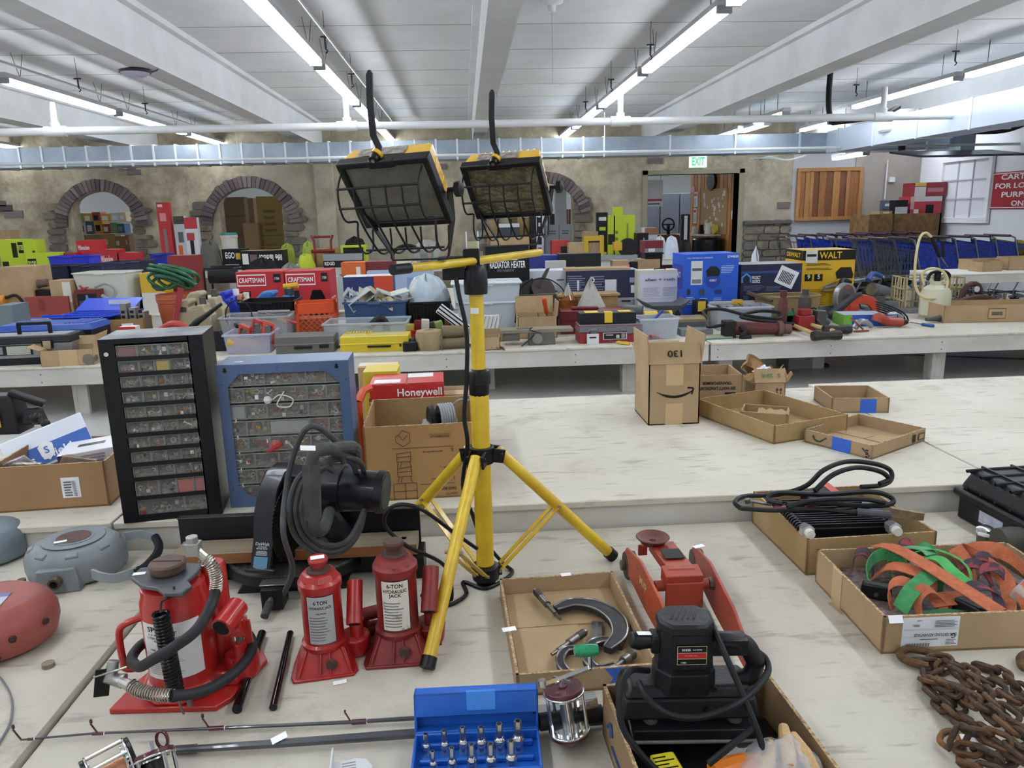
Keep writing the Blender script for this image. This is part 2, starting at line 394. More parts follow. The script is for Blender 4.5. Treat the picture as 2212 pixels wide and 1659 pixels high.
# red sign on the side wall
q = AX(2140,452,SX);q2 = AX(2152,373,SX);sw = 1.55;sh = q2.z-q.z
t = T('warning_sign','red sign with white capitals about carts on the white side wall','sign',(SX-.03,q.y,q.z),-90)
g = G(mt('#a32a33',.4));g.bx(0,sw,0,.02,0,sh);g.done('panel',t,bev=.004)
g = G(mt('#e9ebee',.4));e = .02
for x0,x1,z0,z1 in ((e,sw-e,e,e+.012),(e,sw-e,sh-e-.012,sh-e),(e,e+.012,e,sh-e),(sw-e-.012,sw-e,e,sh-e)): g.poly([(x0,-.002,z0),(x1,-.002,z0),(x1,-.002,z1),(x0,-.002,z1)],[(0,1,2,3)])
for i,s_ in enumerate(('CARTS ARE','FOR LOADING','PURPOSES','ONLY')): gtext(g,s_,sw/2,sh*(.86-.235*i),sh*.135,mt('#e9ebee',.4),-.003,(1.1,1.35,1.0,.5)[i])
g.done('lettering',t)
# ================================================================ ceiling services
LZ = 2.95
TUBE = mt('#f3f8ff',.5,em=TUBE_E);FIXM = mt('#b9bcbe',.5)
def lightfix(loc,label,Ln=2.44,nt=2):
    t = T('fluorescent_light',label,'light',loc,0,'long tube lights under the ceiling')
    g = G(FIXM);g.bx(-.06,.06,0,Ln-.02,.03,.08,.01,0);g.done('fixture_body',t)
    for i in range(nt):
        x = (i-(nt-1)/2)*.07;g = G(TUBE);g.cyl((x,.05,0),(x,Ln-.07,0),.019,n=8);g.done('tube',t)
    g = G(mt('#9a9d9f',.5))
    for yy in (.02,Ln-.06): g.bx(-.055,.055,yy,yy+.03,-.02,.04)
    each(g,'lamp_holder',t,n=1)
    g = G(mt('#55585a',.5,m=.6))
    for yy in (.35,Ln-.35): g.cyl((0,yy,.08),(-.03,yy-.05,CZ-loc[2]),.003,n=5);g.cyl((0,yy,.08),(.03,yy+.05,CZ-loc[2]),.003,n=5)
    each(g,'hanger',t,n=2)
    return t
STR = ((-8.2,7.7,2,'far left strip'),(-4.5,8.15,3,'strip left of centre'),(-1.32,7.68,4,'strip left of the work lamps'),(1.93,8.29,4,'strip right of the work lamps'),(5.76,8.87,2,'rightmost strip'))
for X,j,nf,nm in STR:
    k = 0;y = j-2.545*4
    while y < 14.2 and not (X > 5 and y > 9.8):
        if y > -2.8:
            k += 1;lightfix((X,y,LZ),'white tube light in the '+nm+', '+('first','second','third','fourth','fifth','sixth','seventh')[k-1]+' from near end')
        y += 2.545
for px,py,lb in ((1600,282,'leftmost'),(1660,268,'middle'),(1700,245,'rightmost')):
    p = AZ(px,py,2.85);lightfix((p.x,p.y,2.85),lb+' of the short tube lights near the duct on the right',1.2)
p = AY(1873,333,12.9)
for X,Y_,Z_,L_,lb in ((p.x,12.9,p.z,1.2,'short tube light partly hidden under the dark board on the right'),(8.3,12.3,2.95,2.44,'added tube light above the shopping carts, brightening the white side wall'),(6.4,13.3,2.95,1.2,'added tube light hidden behind the duct, brightening the grey wall')): lightfix((X,Y_,Z_),lb,L_)  # last two fixtures are added out of sight to brighten the right walls
# bare conduit along strips
for X,lb in ((-1.1,'beside the strip left of the work lamps'),(3.9,'beside the right hand ceiling beam'),(-4.28,'beside the far left strip of tubes')):
    g = G(mt('#c2c4c4',.5));g.cyl((X,-2,BZ+.2),(X,14,BZ+.2),.014,n=8);tag(g.done('conduit'),'thin painted conduit along the ceiling '+lb,'pipe','ceiling conduits')
# large sprinkler pipe
PW = mt('#d5d8d9',.4);py_ = 9.5
zp = AY(740,273,py_).z
t = T('sprinkler_pipe','thick white pipe crossing the whole room below the beams','pipe',(0,py_,zp))
g = G(PW);g.cyl((-11,0,0),(SX,0,0),.045,n=14);g.done('main_pipe',t)
for px in (118,750,1340,1905):
    x = AY(px,270,py_).x
    g = G(PW);g.cyl((x,0,0),(x,0,2.94-zp if px != 1905 else .35),.036,n=12);g.cyl((x-.12,0,0),(x+.12,0,0),.06,n=14);g.cyl((x,0,.02),(x,0,.1),.052,n=12);g.done('drop_fitting',t)
t = T('sprinkler_pipe','thin white pipe running in front of the metal duct','pipe',(0,12.3,AY(740,340,12.3).z))
g = G(PW);g.cyl((-13,0,0),(SX,0,0),.022,n=10);g.done('main_pipe',t)
for px in (515,1820,1306): x = AY(px,340,12.3).x;g = G(PW);g.cyl((x,0,0),(x,0,.6),.008,n=6);g.done('hanger_rod',t)
# duct
dt,db = AY(500,311,12.8).z,AY(500,353,12.8).z
GALV = mt('#a7b2bd',.42,m=.75,c2='#8b97a4',s=2.5,w=.2);GALS = mt('#d3d9de',.4,m=.5)
t = T('air_duct','long galvanised sheet metal duct running across the room below the beams','duct',(0,12.8,db))
hh = dt-db;g = G(GALV);g.bx(-13.5,SX-.5,0,.55,0,hh);g.done('duct_body',t)
g = G(GALS);x = -13.2
while x < SX-.8:
    g.bx(x,x+.03,-.015,.56,-.015,hh+.015);x += .345 if x < 2.2 else 1.1
each(g,'seam_flange',t)
# secondary duct overhead on the right
a = AY(2212,175,7.0);g = G(mt('#bcc6d4',.45,m=.4));t = T('air_duct','pale square duct running towards the camera at the right ceiling','duct',(6.1,7,2.42));g.bx(0,.5,-1.5,5.8,0,.35)
g.mat(GALS)
for k in range(7): g.bx(-.012,.512,-1.2+k*1.1,-1.17+k*1.1,-.012,.362)
g.done('duct_body',t)
p = AY(1955,285,11.0);t = T('ceiling_diffuser','round white air diffuser hanging under the ducts on the right','vent',(p.x,11,p.z))
g = G(PW);g.lathe([(.05,.0),(.34,.0),(.36,.03),(.25,.08),(.2,.3),(.05,.3)],n=28);g.lathe([(.03,-.05),(.22,-.05),(.24,-.02),(.03,0)],n=28);g.done('diffuser_rings',t)
p = AY(1240,0,0.1)
# dark screen panel + black hose clutter, right ceiling
p0_ = AY(1950,332,12);p = AY(2060,335,12)
g = G(mt('#3b3d52',.4));g.at((p.x,11.8,p.z),(8,0,0));g.bx(-.95,.75,-.5,.4,0,.03);tag(g.done('dark_board'),'dark blue flat panel hanging below the duct on the right','panel')
g = G(mt('#1d1e22',.6));a = AY(1790,215,9.8);b_ = AY(1795,260,9.8);c = AY(1900,250,9.8);e_ = AY(2100,283,11);f_ = AY(2215,270,11)
g.tube([V((a.x,a.y,CZ)),a,b_,b_+V((.1,0,-.02)),c,c+V((.3,.1,.12))],.035,10,k=3);tag(g.done('insulated_pipe'),'black insulated pipe bending down from the ceiling','pipe')
g = G(mt('#1d1e22',.6));g.tube([AY(1960,285,11.5),AY(2040,283,11.5),AY(2150,283,11.5),AY(2200,272,11.5),AY(2230,255,11.5)],.045,10,k=4);g.cyl(AY(1948,285,11.5),AY(1948,325,11.5),.05);tag(g.done('insulated_pipe'),'black insulated hose sagging in front of the right duct','pipe')
g = G(GALV);q = AY(2085,290,12.4);g.bx(q.x-.12,q.x+.12,12.3,12.6,q.z-.35,q.z+.45);tag(g.done('duct_riser'),'short galvanised metal column beside the hanging panel','duct')
# small ceiling things
p = AZ(291,150,BZ);t = T('wireless_access_point','round flat dark disc fixed under the left beam','device',(p.x,p.y,BZ-.06))
g = G(mt('#2b2b30',.5));g.lathe([(.1,.03),(.13,.03),(.135,.05),(.1,.06)]);g.mat(mt('#b9b4cc',.4));g.lathe([(.0,0),(.08,.002),(.12,.03)]);g.done('disc',t)
g = G(mt('#303236',.5));g.tube([(.1,0,.05),(.16,.03,.12),(.2,0,.06),(.15,-.03,.03)],.006,6,k=3);g.done('cable',t)
p = AZ(1192,12,CZ-.05);t = T('ceiling_rose','white ceiling boss with a thin pull cord hanging down','fixture',(p.x,p.y,CZ-.05))
g = G(PW);g.lathe([(.0,-.05),(.03,-.05),(.035,0),(.09,.02),(.1,.05)]);g.done('rose',t);g = G(mt('#9b9b98',.6));g.cyl((0,0,-.05),(0,0,-.6),.002,n=5);g.done('pull_cord',t)
# sprinkler hooks: black S hooks on the beams and strips
for k,(px,py) in enumerate(((170,190),(315,240),(703,105),(760,180),(548,258),(572,268),(798,220),(1405,120),(1320,190),(1265,235),(2063,132),(1849,200))):
    p = AZ(px,py,2.97);g = G(BLK);g.at(p);g.tube([(0,0,.0),(0,0,.09)],.009,6);g.bx(-.035,.035,-.01,.01,.085,.1);g.cyl((0,0,.1),(0,0,CZ-2.97),.0025,n=5);g.tube([(0,0,0),(.02,0,-.02),(.0,0,-.04)],.006,5,k=2)
    tag(g.done('sign_hook'),'small black sign hook '+{170: 'above the far left tube lights',315: 'near the far left tube lights, towards the duct',703: 'beside the nearer tube left of the work lamps',760: 'beside the white pipe drop left of the work lamps',548: 'under the left beam above the pipe',572: 'under the left beam, just right of its twin',798: 'right above the left lamp handle',1405: 'over the nearer joint of the right centre strip',1320: 'over the middle of the right centre strip',1265: 'over the far end of the right centre strip',2063: 'above the rightmost tube lights',1849: 'between the right beam and rightmost tubes'}[px],'hook','black hooks along the ceiling')
# exit sign
a = AY(1508,349,WY-.1);t = T('exit_sign','illuminated exit sign above the doorway','sign',(a.x,WY-.06,a.z-.11))
g = G(mt('#d7ece4',.4,em=.55));g.bx(-.17,.17,-.05,0,0,.23);g.done('housing',t,bev=.004)
g = G();gtext(g,'EXIT',0,.115,.15,mt('#2fae6d',.4,em=.5),-.052,.25,.03);g.done('lettering',t)
# clutter of wires right of the duct
g = G(mt('#aab0b4',.5))
for k in range(3): g.tube([AY(1620+k*10,343+k*2,14.5),AY(1660,342-k*2,14.4),AY(1700,346,14.4),AY(1740,336+k,14.5)],.012,6,k=4)
g.cyl(AY(1680,343,14.45),V((AY(1680,343,14.45).x,14.45,CZ)),.004,n=5);tag(g.done('cable_bundle'),'bundle of pale cables sagging under the duct above the grey wall','cable')
g = G(PW);p = AY(1918,345,14.9);q = AY(1911,430,14.9);g.cyl(p,q,.012,n=6);tag(g.done('conduit'),'thin vertical conduit down the brownish grey wall','pipe')
g = G(PW);p = AY(1929,388,14.9);g.bx(p.x-.06,p.x+.06,14.92,14.98,p.z-.05,p.z+.05);tag(g.done('thermostat',bev=.008),'small white control box on the brownish grey wall','control')
# ---------------------------------------------------------------- room beyond
g = G(mt('#c7cacc',.8));g.bx(-14,14,28,28.2,0,CZ);struct(g.done('wall_far'))
for px,py,Y,lb in ((190,455,19,'seen at the left of the left arch'),(230,462,17.5,'seen at the right of the left arch'),(1430,392,19,'at the top left of the doorway'),(1520,385,20,'over the wood partition in the doorway'),(640,420,20,'hidden just right of the second arch'),(540,415,19,'seen in the top of the second arch'),(1200,440,20,'seen through the third arch'),(1450,380,22,'deep inside the doorway')):
    p = AY(px,py,Y);t = lightfix((p.x,Y,2.9),'tube light beyond the stone wall, '+lb,2.4);t['group'] = 'tube lights beyond the stone wall'
for k in range(6):
    t = lightfix((-9+k*3.4,23,2.9),'tube light in the farthest row beyond the wall, %s from the left' % ('first','second','third','fourth','fifth','sixth')[k],2.4);t['group'] = 'tube lights beyond the stone wall'
# wood clad wall seen through the doorway
q = AY(1500,500,16.2)
xw0,xw1 = AY(1492,500,17.5).x,AY(1592,500,15.4).x
t = T('wood_partition','orange vertical board partition seen through the doorway','partition',(0,0,0))
g = G();n = 13
for i in range(n):
    f0,f1 = i/n,(i+.9)/n;g.mat((mt('#d59a54',.5,c2='#bd8040',s=4,st=(6,6,.6)),mt('#b67a3e',.5,c2='#a0662f',s=4,st=(6,6,.6)))[i % 2])
    x0,y0,x1,y1 = xw0+(xw1-xw0)*f0,17.6+(15.32-17.6)*f0,xw0+(xw1-xw0)*f1,17.6+(15.32-17.6)*f1
    g.poly([(x0,y0,0),(x1,y1,0),(x1,y1,CZ),(x0,y0,CZ),(x0+.05,y0+.05,0),(x1+.05,y1+.05,0),(x1+.05,y1+.05,CZ),(x0+.05,y0+.05,CZ)],[(0,1,2,3),(4,7,6,5),(0,3,7,4),(1,5,6,2)])
g.mat(mt('#7a4c26',.7));g.poly([(xw0+.04,17.62,0),(xw1+.04,15.34,0),(xw1+.04,15.34,CZ),(xw0+.04,17.62,CZ)],[(0,1,2,3)])
g.done('boards',t)
dv = V((xw1-xw0,15.32-17.6,0));Lw = dv.length;ang = math.degrees(math.atan2(dv.y,dv.x))
def onpart(f,z): return (xw0+dv.x*f,17.6+dv.y*f-.03,z)
def fz(px,py,f): return AY(px,py,17.6+dv.y*f).z
z0_,z1_ = fz(1540,505,.5),fz(1540,408,.5)
t = T('notice_board','pale corkboard covered with pinned notes on the wood partition','board',onpart(.27,z0_),ang)
g = G(mt('#b89a70',.8));wq = Lw*.5;g.bx(0,wq,-.03,0,0,z1_-z0_);g.done('cork',t,bev=.004)
g = G(mt('#e6e4dc',.6))
for k in range(26): a = R0.uniform(.05,.9)*wq;b_ = R0.uniform(.05,.85)*(z1_-z0_);s_ = R0.uniform(.04,.1);g.poly([(a,-.034,b_),(a+s_,-.034,b_),(a+s_,-.034,b_+s_*1.1),(a,-.034,b_+s_*1.1)],[(0,1,2,3)])
each(g,'pinned_note',t)
t = T('wall_clock','black rimmed round clock on the wood partition','clock',onpart(.47,fz(1541,392,.47)),ang)
g = G(mt('#17181b',.4));g.lathe([(.15,-.06),(.19,-.06),(.2,-.03),(.19,0),(.0,0)],ax='y');g.done('rim',t)
g = G(mt('#ccd6cf',.4));g.lathe([(0,-.05),(.15,-.05),(.15,-.04)],ax='y');g.mat(BLK);g.bar((0,-.055,0),(.0,-.055,.1),.01,.01);g.bar((0,-.055,0),(.07,-.055,.03),.012,.01);g.done('face',t)
for k,(f,px,py0,py1,w) in enumerate(((.08,1507,415,447,.2),(.08,1507,450,482,.16),(.86,1573,455,474,.14),(.02,1500,403,415,.16))):
    za,zb_ = fz(px,py1,f),fz(px,py0,f);t = T('posted_sheet',('white notice with red heading taped at the left of the partition','narrow leaflet below the red headed notice','white switch plate at the right of the partition','small pink sheet at the top left of the partition')[k],'paper',onpart(f,za),ang)
    g = G(mt('#e3e4e6' if k != 3 else '#dca0a4',.5));g.bx(0,w,-.012,0,0,zb_-za);g.done('sheet',t)
    if k < 2: printed(t,w,zb_-za,[(.1,.9,.72,.9,'#c4373c')]+rows(.1,.9,.1,.62,5,'#8d8f94'),(),-.014,x0=0)
zz = fz(1535,505,.45);t = T('wall_shelf','narrow bracket shelf holding tape dispensers on the wood partition','shelf',onpart(.05,zz),ang)
g = G(mt('#cfcac0',.5));g.bx(0,Lw*.62,-.4,0,-.03,0);g.done('board',t,bev=.004)
g = G(mt('#a9a294',.5));g.bar((Lw*.5,-.35,-.04),(Lw*.5,-.02,-.35),.03,.03);g.bar((.1,-.35,-.04),(.1,-.02,-.35),.03,.03);g.done('bracket',t)
for k in range(4):
    f = .16+.14*k;o = onpart(f,zz);g = G();g.at(V(o)+V((-.12,-.22,.001)),(0,0,ang))
    if k == 3: g.mat(mt('#c9b13a',.5));g.lathe([(.06,-.03),(.11,-.03),(.11,.03),(.06,.03)],(0,0,.11),'y')
    else: g.mat(BLK if k % 2 else WHT);g.bx(-.05,.05,-.05,.05,0,.16+.04*k,.015,.01)
    tag(g.done('tape_dispenser' if k != 3 else 'tape_roll',bev=.006),('white dispenser at the left end of the partition shelf','black dispenser second from the left on the partition shelf','tall white dispenser in the middle of the partition shelf','yellow tape roll at the right of the partition shelf')[k],'dispenser' if k != 3 else 'tape')
# grey lockers beyond the doorway
for k,px in enumerate((1404,1446,1488)):
    p = AY(px,500,21);g = G(mt('#8f98a6',.45,m=.3));g.bx(p.x-.26,p.x+.26,21,21.5,0,2.0);g.mat(mt('#6e7682',.5));g.bx(p.x+.15,p.x+.17,20.98,21,1.0,1.15)
    tag(g.done('metal_locker',bev=.008),'tall grey metal locker beyond the doorway, '+('leftmost','middle','rightmost')[k]+' of the three','locker')
g = G(mt('#6a4030',.5));p = AY(1440,505,19);g.bx(p.x-.9,p.x+.9,19,19.8,0,.95);tag(g.done('wooden_counter',bev=.01),'low reddish brown wooden counter beyond the doorway','counter')
p = AY(1400,410,16.3);t = T('hanging_sign','white hanging sign with red and black print beyond the doorway left edge','sign',(p.x+.12,16.3,p.z-.35))
g = G(mt('#dfe2e6',.5));g.bx(-.25,.2,0,.02,0,.55);g.done('panel',t);g = G(BLK);g.cyl((-.2,.01,.55),(-.2,.01,CZ-t.location.z),.004,n=5);g.cyl((.15,.01,.55),(.15,.01,CZ-t.location.z),.004,n=5);each(g,'hanger_wire',t);printed(t,.45,.55,[(.1,.9,.2,.28,'#c23a40'),(.1,.8,.08,.12,'#333333')],(),-.002)
p = AY(1530,530,15.9);t = T('trash_can','large bin lined with a black plastic bag under the partition shelf','bin',(p.x,15.9,0))
g = G(mt('#35304a',.5));g.lathe([(.24,0),(.3,.85)],n=20);g.done('can',t)
g = G(mt('#1b1c20',.25,b=.6,bs=14));g.lathe([(.315,.5),(.34,.7),(.33,.93),(.3,.95),(.2,.8),(0,.75)],n=20);g.done('bag_liner',t)
# ================================================================ tables
def topmat(name,c1,c2,c3,st=(1,1,1)):
    M = bpy.data.materials.new(name);M.use_nodes = True;N = M.node_tree;P = N.nodes['Principled BSDF'];L = N.links.new
    tc = N.nodes.new('ShaderNodeTexCoord');mp = N.nodes.new('ShaderNodeMapping');mp.inputs['Scale'].default_value = st;L(tc.outputs['Object'],mp.inputs[0])
    def nz(sc,de,ro=.6):
        a = N.nodes.new('ShaderNodeTexNoise');a.inputs['Scale'].default_value = sc;a.inputs['Detail'].default_value = de;a.inputs['Roughness'].default_value = ro;L(mp.outputs[0],a.inputs[0]);return a
    def ramp(src,p0,p1,a,b):
        r = N.nodes.new('ShaderNodeValToRGB');e = r.color_ramp.elements;e[0].position = p0;e[1].position = p1;e[0].color = a;e[1].color = b;L(src.outputs['Fac'],r.inputs[0]);return r
    base = ramp(nz(2.2,5),.35,.65,lin(c2),lin(c1))
    m1 = N.nodes.new('ShaderNodeMixRGB');m1.inputs[2].default_value = lin(c3);L(base.outputs[0],m1.inputs[1])
    sm = ramp(nz(5.5,9,.75),.54,.7,(0,0,0,1),(.85,.85,.85,1));L(sm.outputs[0],m1.inputs[0])
    m2 = N.nodes.new('ShaderNodeMixRGB');m2.inputs[2].default_value = lin('#8a8378');L(m1.outputs[0],m2.inputs[1])
    sc = N.nodes.new('ShaderNodeTexNoise');sc.inputs['Scale'].default_value = 30;sc.inputs['Detail'].default_value = 6;mp2 = N.nodes.new('ShaderNodeMapping');mp2.inputs['Scale'].default_value = (.35,1.6,1);L(tc.outputs['Object'],mp2.inputs[0]);L(mp2.outputs[0],sc.inputs[0])
    s2 = ramp(sc,.58,.7,(0,0,0,1),(.6,.6,.6,1));L(s2.outputs[0],m2.inputs[0])
    L(m2.outputs[0],P.inputs['Base Color']);P.inputs['Roughness'].default_value = .6
    bp = N.nodes.new('ShaderNodeBump');bp.inputs['Strength'].default_value = .15;bp.inputs['Distance'].default_value = .003;L(sc.outputs['Fac'],bp.inputs['Height']);L(bp.outputs[0],P.inputs['Normal'])
    return M
TOPM = topmat('m_tabletop','#c9c3b5','#b9b3a4','#9a9284');TOPM2 = topmat('m_tabletop2','#cdc8ba','#c0baab','#a69e8f')
APR = mt('#cac8c1',.55,c2='#b8b5ac',s=4,st=(.4,1,1));LEGM = mt('#bdbab2',.6,c2='#a8a49a',s=5)
def table(label,x0,x1,y0,y1,z,ap=.14,legs=(),grp=None,top=TOPM,fr=True):
    t = T('display_table',label,'table',((x0+x1)/2,y0,0),0,grp);w = (x1-x0)/2
    g = G(top);g.bx(-w,w,-.008,y1-y0,z-.018,z);g.done('tabletop',t,bev=.003)
    g = G(APR);g.bx(-w,w,0,.035,z-.018-ap,z-.018);g.done('front_rail',t,bev=.002)
    g = G(APR);g.bx(-w,w,y1-y0-.04,y1-y0-.005,z-.018-ap,z-.018);g.done('back_rail',t)
    for x in (-w,w-.035):
        g = G(APR);g.bx(x,x+.035,.035,y1-y0-.04,z-.018-ap,z-.018);g.done('side_rail',t)
    for lx,ly in legs:
        g = G(LEGM);lx -= (x0+x1)/2;ly -= y0;g.bx(lx,lx+.035,ly,ly+.12,0,z-.018);g.bx(lx+.035,lx+.12,ly,ly+.035,0,z-.018);g.done('leg',t,bev=.002)
    g = G(mt('#4c4a46',.6));n = int((x1-x0)/1.22)+1
    for i in range(n+1):
        x = -w+.06+(2*w-.12)*i/n
        for zz in (.045,ap-.03): g.cyl((x,-.001,z-.018-zz),(x,.002,z-.018-zz),.006,n=8)
    if fr: g.done('screw',t)
    return t
TZ1,TZ2,TZ3 = .75,.825,.43
table('near table with grey worn top right of the seam, under the work light stand',-.702,3.1,.1,1.8,TZ1,.09,[(-.6,.2),(-.6,1.6),(2.9,.2),(2.9,1.6)],'near tables',fr=False)
table('near table left of the wooden seam, under the hose reels',-3.2,-.716,.1,1.8,TZ1,.09,[(-3,.2),(-3,1.6),(-.85,.2),(-.85,1.6)],'near tables',fr=False)
g = G(mt('#8f8676',.7,c2='#6f675a',s=20,st=(6,.5,1)));g.bx(-.7155,-.7025,.12,1.79,TZ1-.02,TZ1+.003);tag(g.done('edge_strip',bev=.003),'worn wooden edge strip in the seam between the near tables','strip')
sx = AZ(2095,1002,TZ2).x
table('second table behind the work light, holding the shipping cartons',-.9+.0,sx-.003,1.808,2.93,TZ2,.09,[(-.8,2.0),(-.8,2.75),(1.2,2.0),(1.2,2.75)],'second row tables',TOPM2,False)
table('second table at the right edge behind the black rugged case',sx+.003,sx+2.4,1.808,2.99,TZ2,.09,[(sx+.1,2.0),(sx+.1,2.8),(sx+2.2,2.8),(sx+2.2,2.0)],'second row tables',TOPM2,False)
table('second table at the left edge under the open box of packages',-3.3,-.906,1.808,2.45,TZ2,.09,[(-3.2,2.0),(-1.1,2.0),(-3.2,2.3),(-1.1,2.3)],'second row tables',TOPM2,False)
# low tables in the middle of the room
E3 = 6.25;jx = AY(1534,742,E3).x;g3 = 'low tables in the middle row'
table('low middle table carrying the drop saws and cartons on the right',jx+.01,7.2,E3,8.35,TZ3,.14,[(jx+.12,E3+.1),(4.12,E3+.08),(5.22,E3+.1),(3.88,8.1),(6.9,8.1),(6.9,E3+.1)],g3,TOPM2)
table('low middle table carrying the yellow case and tool boxes',-2.45,jx-.01,E3,8.75,TZ3,.14,[(-2.3,E3+.1),(.1,E3+.4),(1.33,E3+.1),(jx-.15,E3+.1),(-2.2,8.5),(1.9,8.5)],g3,TOPM2)
table('low middle table at the left carrying the blue totes',-7.4,-2.46,E3-.06,8.4,TZ3,.14,[(-3.31,E3+.04),(-2.75,E3+.04),(-6,E3+.1),(-7.2,E3+.1),(-3.3,8.2),(-7.2,8.2)],g3,TOPM2)
table('low table behind at the left carrying the bins and red boxes',-8.5,-2.2,9.6,12.0,TZ3,.14,[(-8.3,9.8),(-5,9.8),(-2.5,9.8),(-8.3,11.8),(-5,11.8),(-2.5,11.8)],'low tables in the back row',TOPM2)
table('low table behind at the centre carrying the blue and black cartons',-2.18,3.4,9.3,12.0,TZ3,.14,[(-2,9.5),(1,9.5),(3.2,9.5),(-2,11.8),(1,11.8),(3.2,11.8)],'low tables in the back row',TOPM2)
table('tall table along the plaster wall behind the arches on the left',-12,-1.0,12.9,14.4,.74,.09,[(-11.8,13),(-8,13),(-4,13),(-1.2,13)],'tables along the plaster wall',TOPM2,False)
table('tall table along the plaster wall on the right',-.98,3.9,12.9,14.2,.74,.09,[(-.9,13),(1.5,13),(3.7,13)],'tables along the plaster wall',TOPM2,False)
p = AZ(2098,600,.76)
table('small white table at the right edge holding flat cardboard trays',p.x,p.x+2.2,8.35,9.0,.76,.1,[(p.x+.06,8.4),(p.x+.06,8.85),(p.x+2,8.4)],None,mt('#dcdcd8',.5),False)

# ---------------------------------------------------------------- fitting helpers
def fitY(x0,x1,yt,Y,z):           # front face of a thing spanning px x0..x1, top at yt, standing at depth Y on height z
    zt = AY((x0+x1)/2,yt,Y).z;a,b = AY(x0,(yt+560)/2,Y).x,AY(x1,(yt+560)/2,Y).x
    if z < EYE: ym = yt;a = AY(x0,ym,Y).x;b = AY(x1,ym,Y).x
    return V(((a+b)/2,Y,z)),b-a,zt-z
def fitB(x0,x1,yt,yb,z):
    p = AZ((x0+x1)/2,yb,z);a = AY(x0,yb,p.y).x;b = AY(x1,yb,p.y).x
    return p,b-a,AY((x0+x1)/2,yt,p.y).z-z
def carton(name,label,cat,loc,w,h,d,m,rz=0,mt_=None,rects=(),texts=(),side=(),grp=None,tape=True,sm=None,bev=.004):
    """closed carton; loc = centre of the front bottom edge"""
    t = T(name,label,cat,loc,rz,grp);g = G(m);g.bx(-w/2,w/2,0,d,0,h-.003)
    g.mat(mt_ or m);g.bx(-w/2,0-.002,0,d,h-.003,h);g.bx(.002 if False else -.0005+.0025,w/2,0,d,h-.003,h)
    g.done('carton_body',t,bev=bev)
    if tape: q = G(TAPE if tape is True else mt(tape,.3));q.bx(-w/2-.001,w/2+.001,d/2-.03,d/2+.03,h+.0002,h+.001);q.bx(w/2,w/2+.0015,d/2-.03,d/2+.03,h-.08,h);q.bx(-w/2-.0015,-w/2,d/2-.03,d/2+.03,h-.08,h);q.done('tape',t)
    if rects or texts: printed(t,w,h,rects,texts)
    if side:
        o = printed(t,d,h,side[0],side[1],name='side_print');o.rotation_euler = (0,0,rad(side[2] if len(side) > 2 else -90));sg = -1 if (side[2] if len(side) > 2 else -90) < 0 else 1
        o.location = ((-w/2 if sg < 0 else w/2),d/2,0)
    return t
def tray(name,label,cat,loc,w,d,h,rz=0,m=CARD,mi=None,grp=None,hs=None,t_=.005):
    t = T(name,label,cat,loc,rz,grp);tray_mesh(w,d,h,t_,m,mi,hs=hs).done('box_body',t);return t

# ================================================================ second table: shipping cartons
p = AZ(1400,918,TZ2);q = AZ(1510,916,TZ2);w = (q-p).length;ht = AY(1455,755,p.y).z-TZ2;hb = AY(1410,742,p.y).z-TZ2
c = (p+q)/2;w = .178;d = .21
t = T('shipping_box','tall open cardboard box with a curved black arrow, flaps up, on the second table','box',(c.x,c.y+d/2,TZ2),0)
H_ = AY(1450,786,p.y).z-TZ2
tray_mesh(w,d,H_,.004,CARD2).done('box_body',t)
g = G(CARD2)
flap(g,(-w/2,-d/2,H_),(w/2,-d/2,H_),(0,.35,1),.075);g.done('flap',t)
g = G(CARD2);flap(g,(-w/2,d/2,H_),(-w/2,-d/2,H_),(-.05,-.0,1),.1);g.done('flap',t)
g = G(CARD2);flap(g,(w/2,-d/2,H_),(w/2,d/2,H_),(.12,0,1),.1);g.done('flap',t)
g = G(CARD2);flap(g,(w/2,d/2,H_),(-w/2,d/2,H_),(0,.9,.5),.07);g.done('flap',t)
g = G(mt('#c2a67c',.35));g.bx(-.03,.03,-d/2-.001,-d/2,H_-.075,H_);g.bx(-.03,.03,-d/2-.001,-d/2,0,.075);each(g,'tape',t)
g = G(mt('#26231f',.6));P = [(-.062+.124*i/12,.118-.019*(1-((i-6)/6)**2)) for i in range(13)]
for i in range(12):
    (a,b),(c_,e) = P[i],P[i+1];tk = .0045*min(1,.3+(min(i,12-i)/4));g.poly([(a,-d/2-.0016,b-tk),(c_,-d/2-.0016,e-tk),(c_,-d/2-.0016,e+tk),(a,-d/2-.0016,b+tk)],[(0,1,2,3)])
for a,b in (((.045,.13),(.066,.128)),((.066,.128),(.06,.106))): g.bar((a[0],-d/2-.0016,a[1]),(b[0],-d/2-.0016,b[1]),.0005,.006,up=(0,0,1) if a[0] == .045 else (1,0,0))
g.done('arrow_logo',t)
g = G();gtext(g,'130',0,0,.022,mt('#26231f',.6),0,.05,flip=1);o = g.done('lettering',t);v = V((0,.35,1)).normalized();o.location = (0,-d/2+v.y*.035-.0065,H_+v.z*.035+.002);o.rotation_euler = (-math.atan2(.35,1),0,0)
# transformer carton
a = AZ(1515,902,TZ2);t = tray('shipping_box','open tan box with upside-down black number print behind the arrow box','box',(.9,2.79,TZ2),.25,.2,.12,-5,CARD2)
g = G();gtext(g,'1011921004',.0,.028,.017,BLK,-.1025,.15,flip=1);gtext(g,'200 WATT LANDSCAPE',.03,.07,.012,BLK,-.1025,.14,flip=1);gtext(g,'TRANSFORMER',.03,.09,.011,BLK,-.1025,.11,flip=1);g.mat(mt('#262b45',.5));g.poly([(.06,-.103,.035),(.1,-.103,.035),(.1,-.103,.055),(.06,-.103,.055)],[(0,1,2,3)]);g.done('lettering',t)
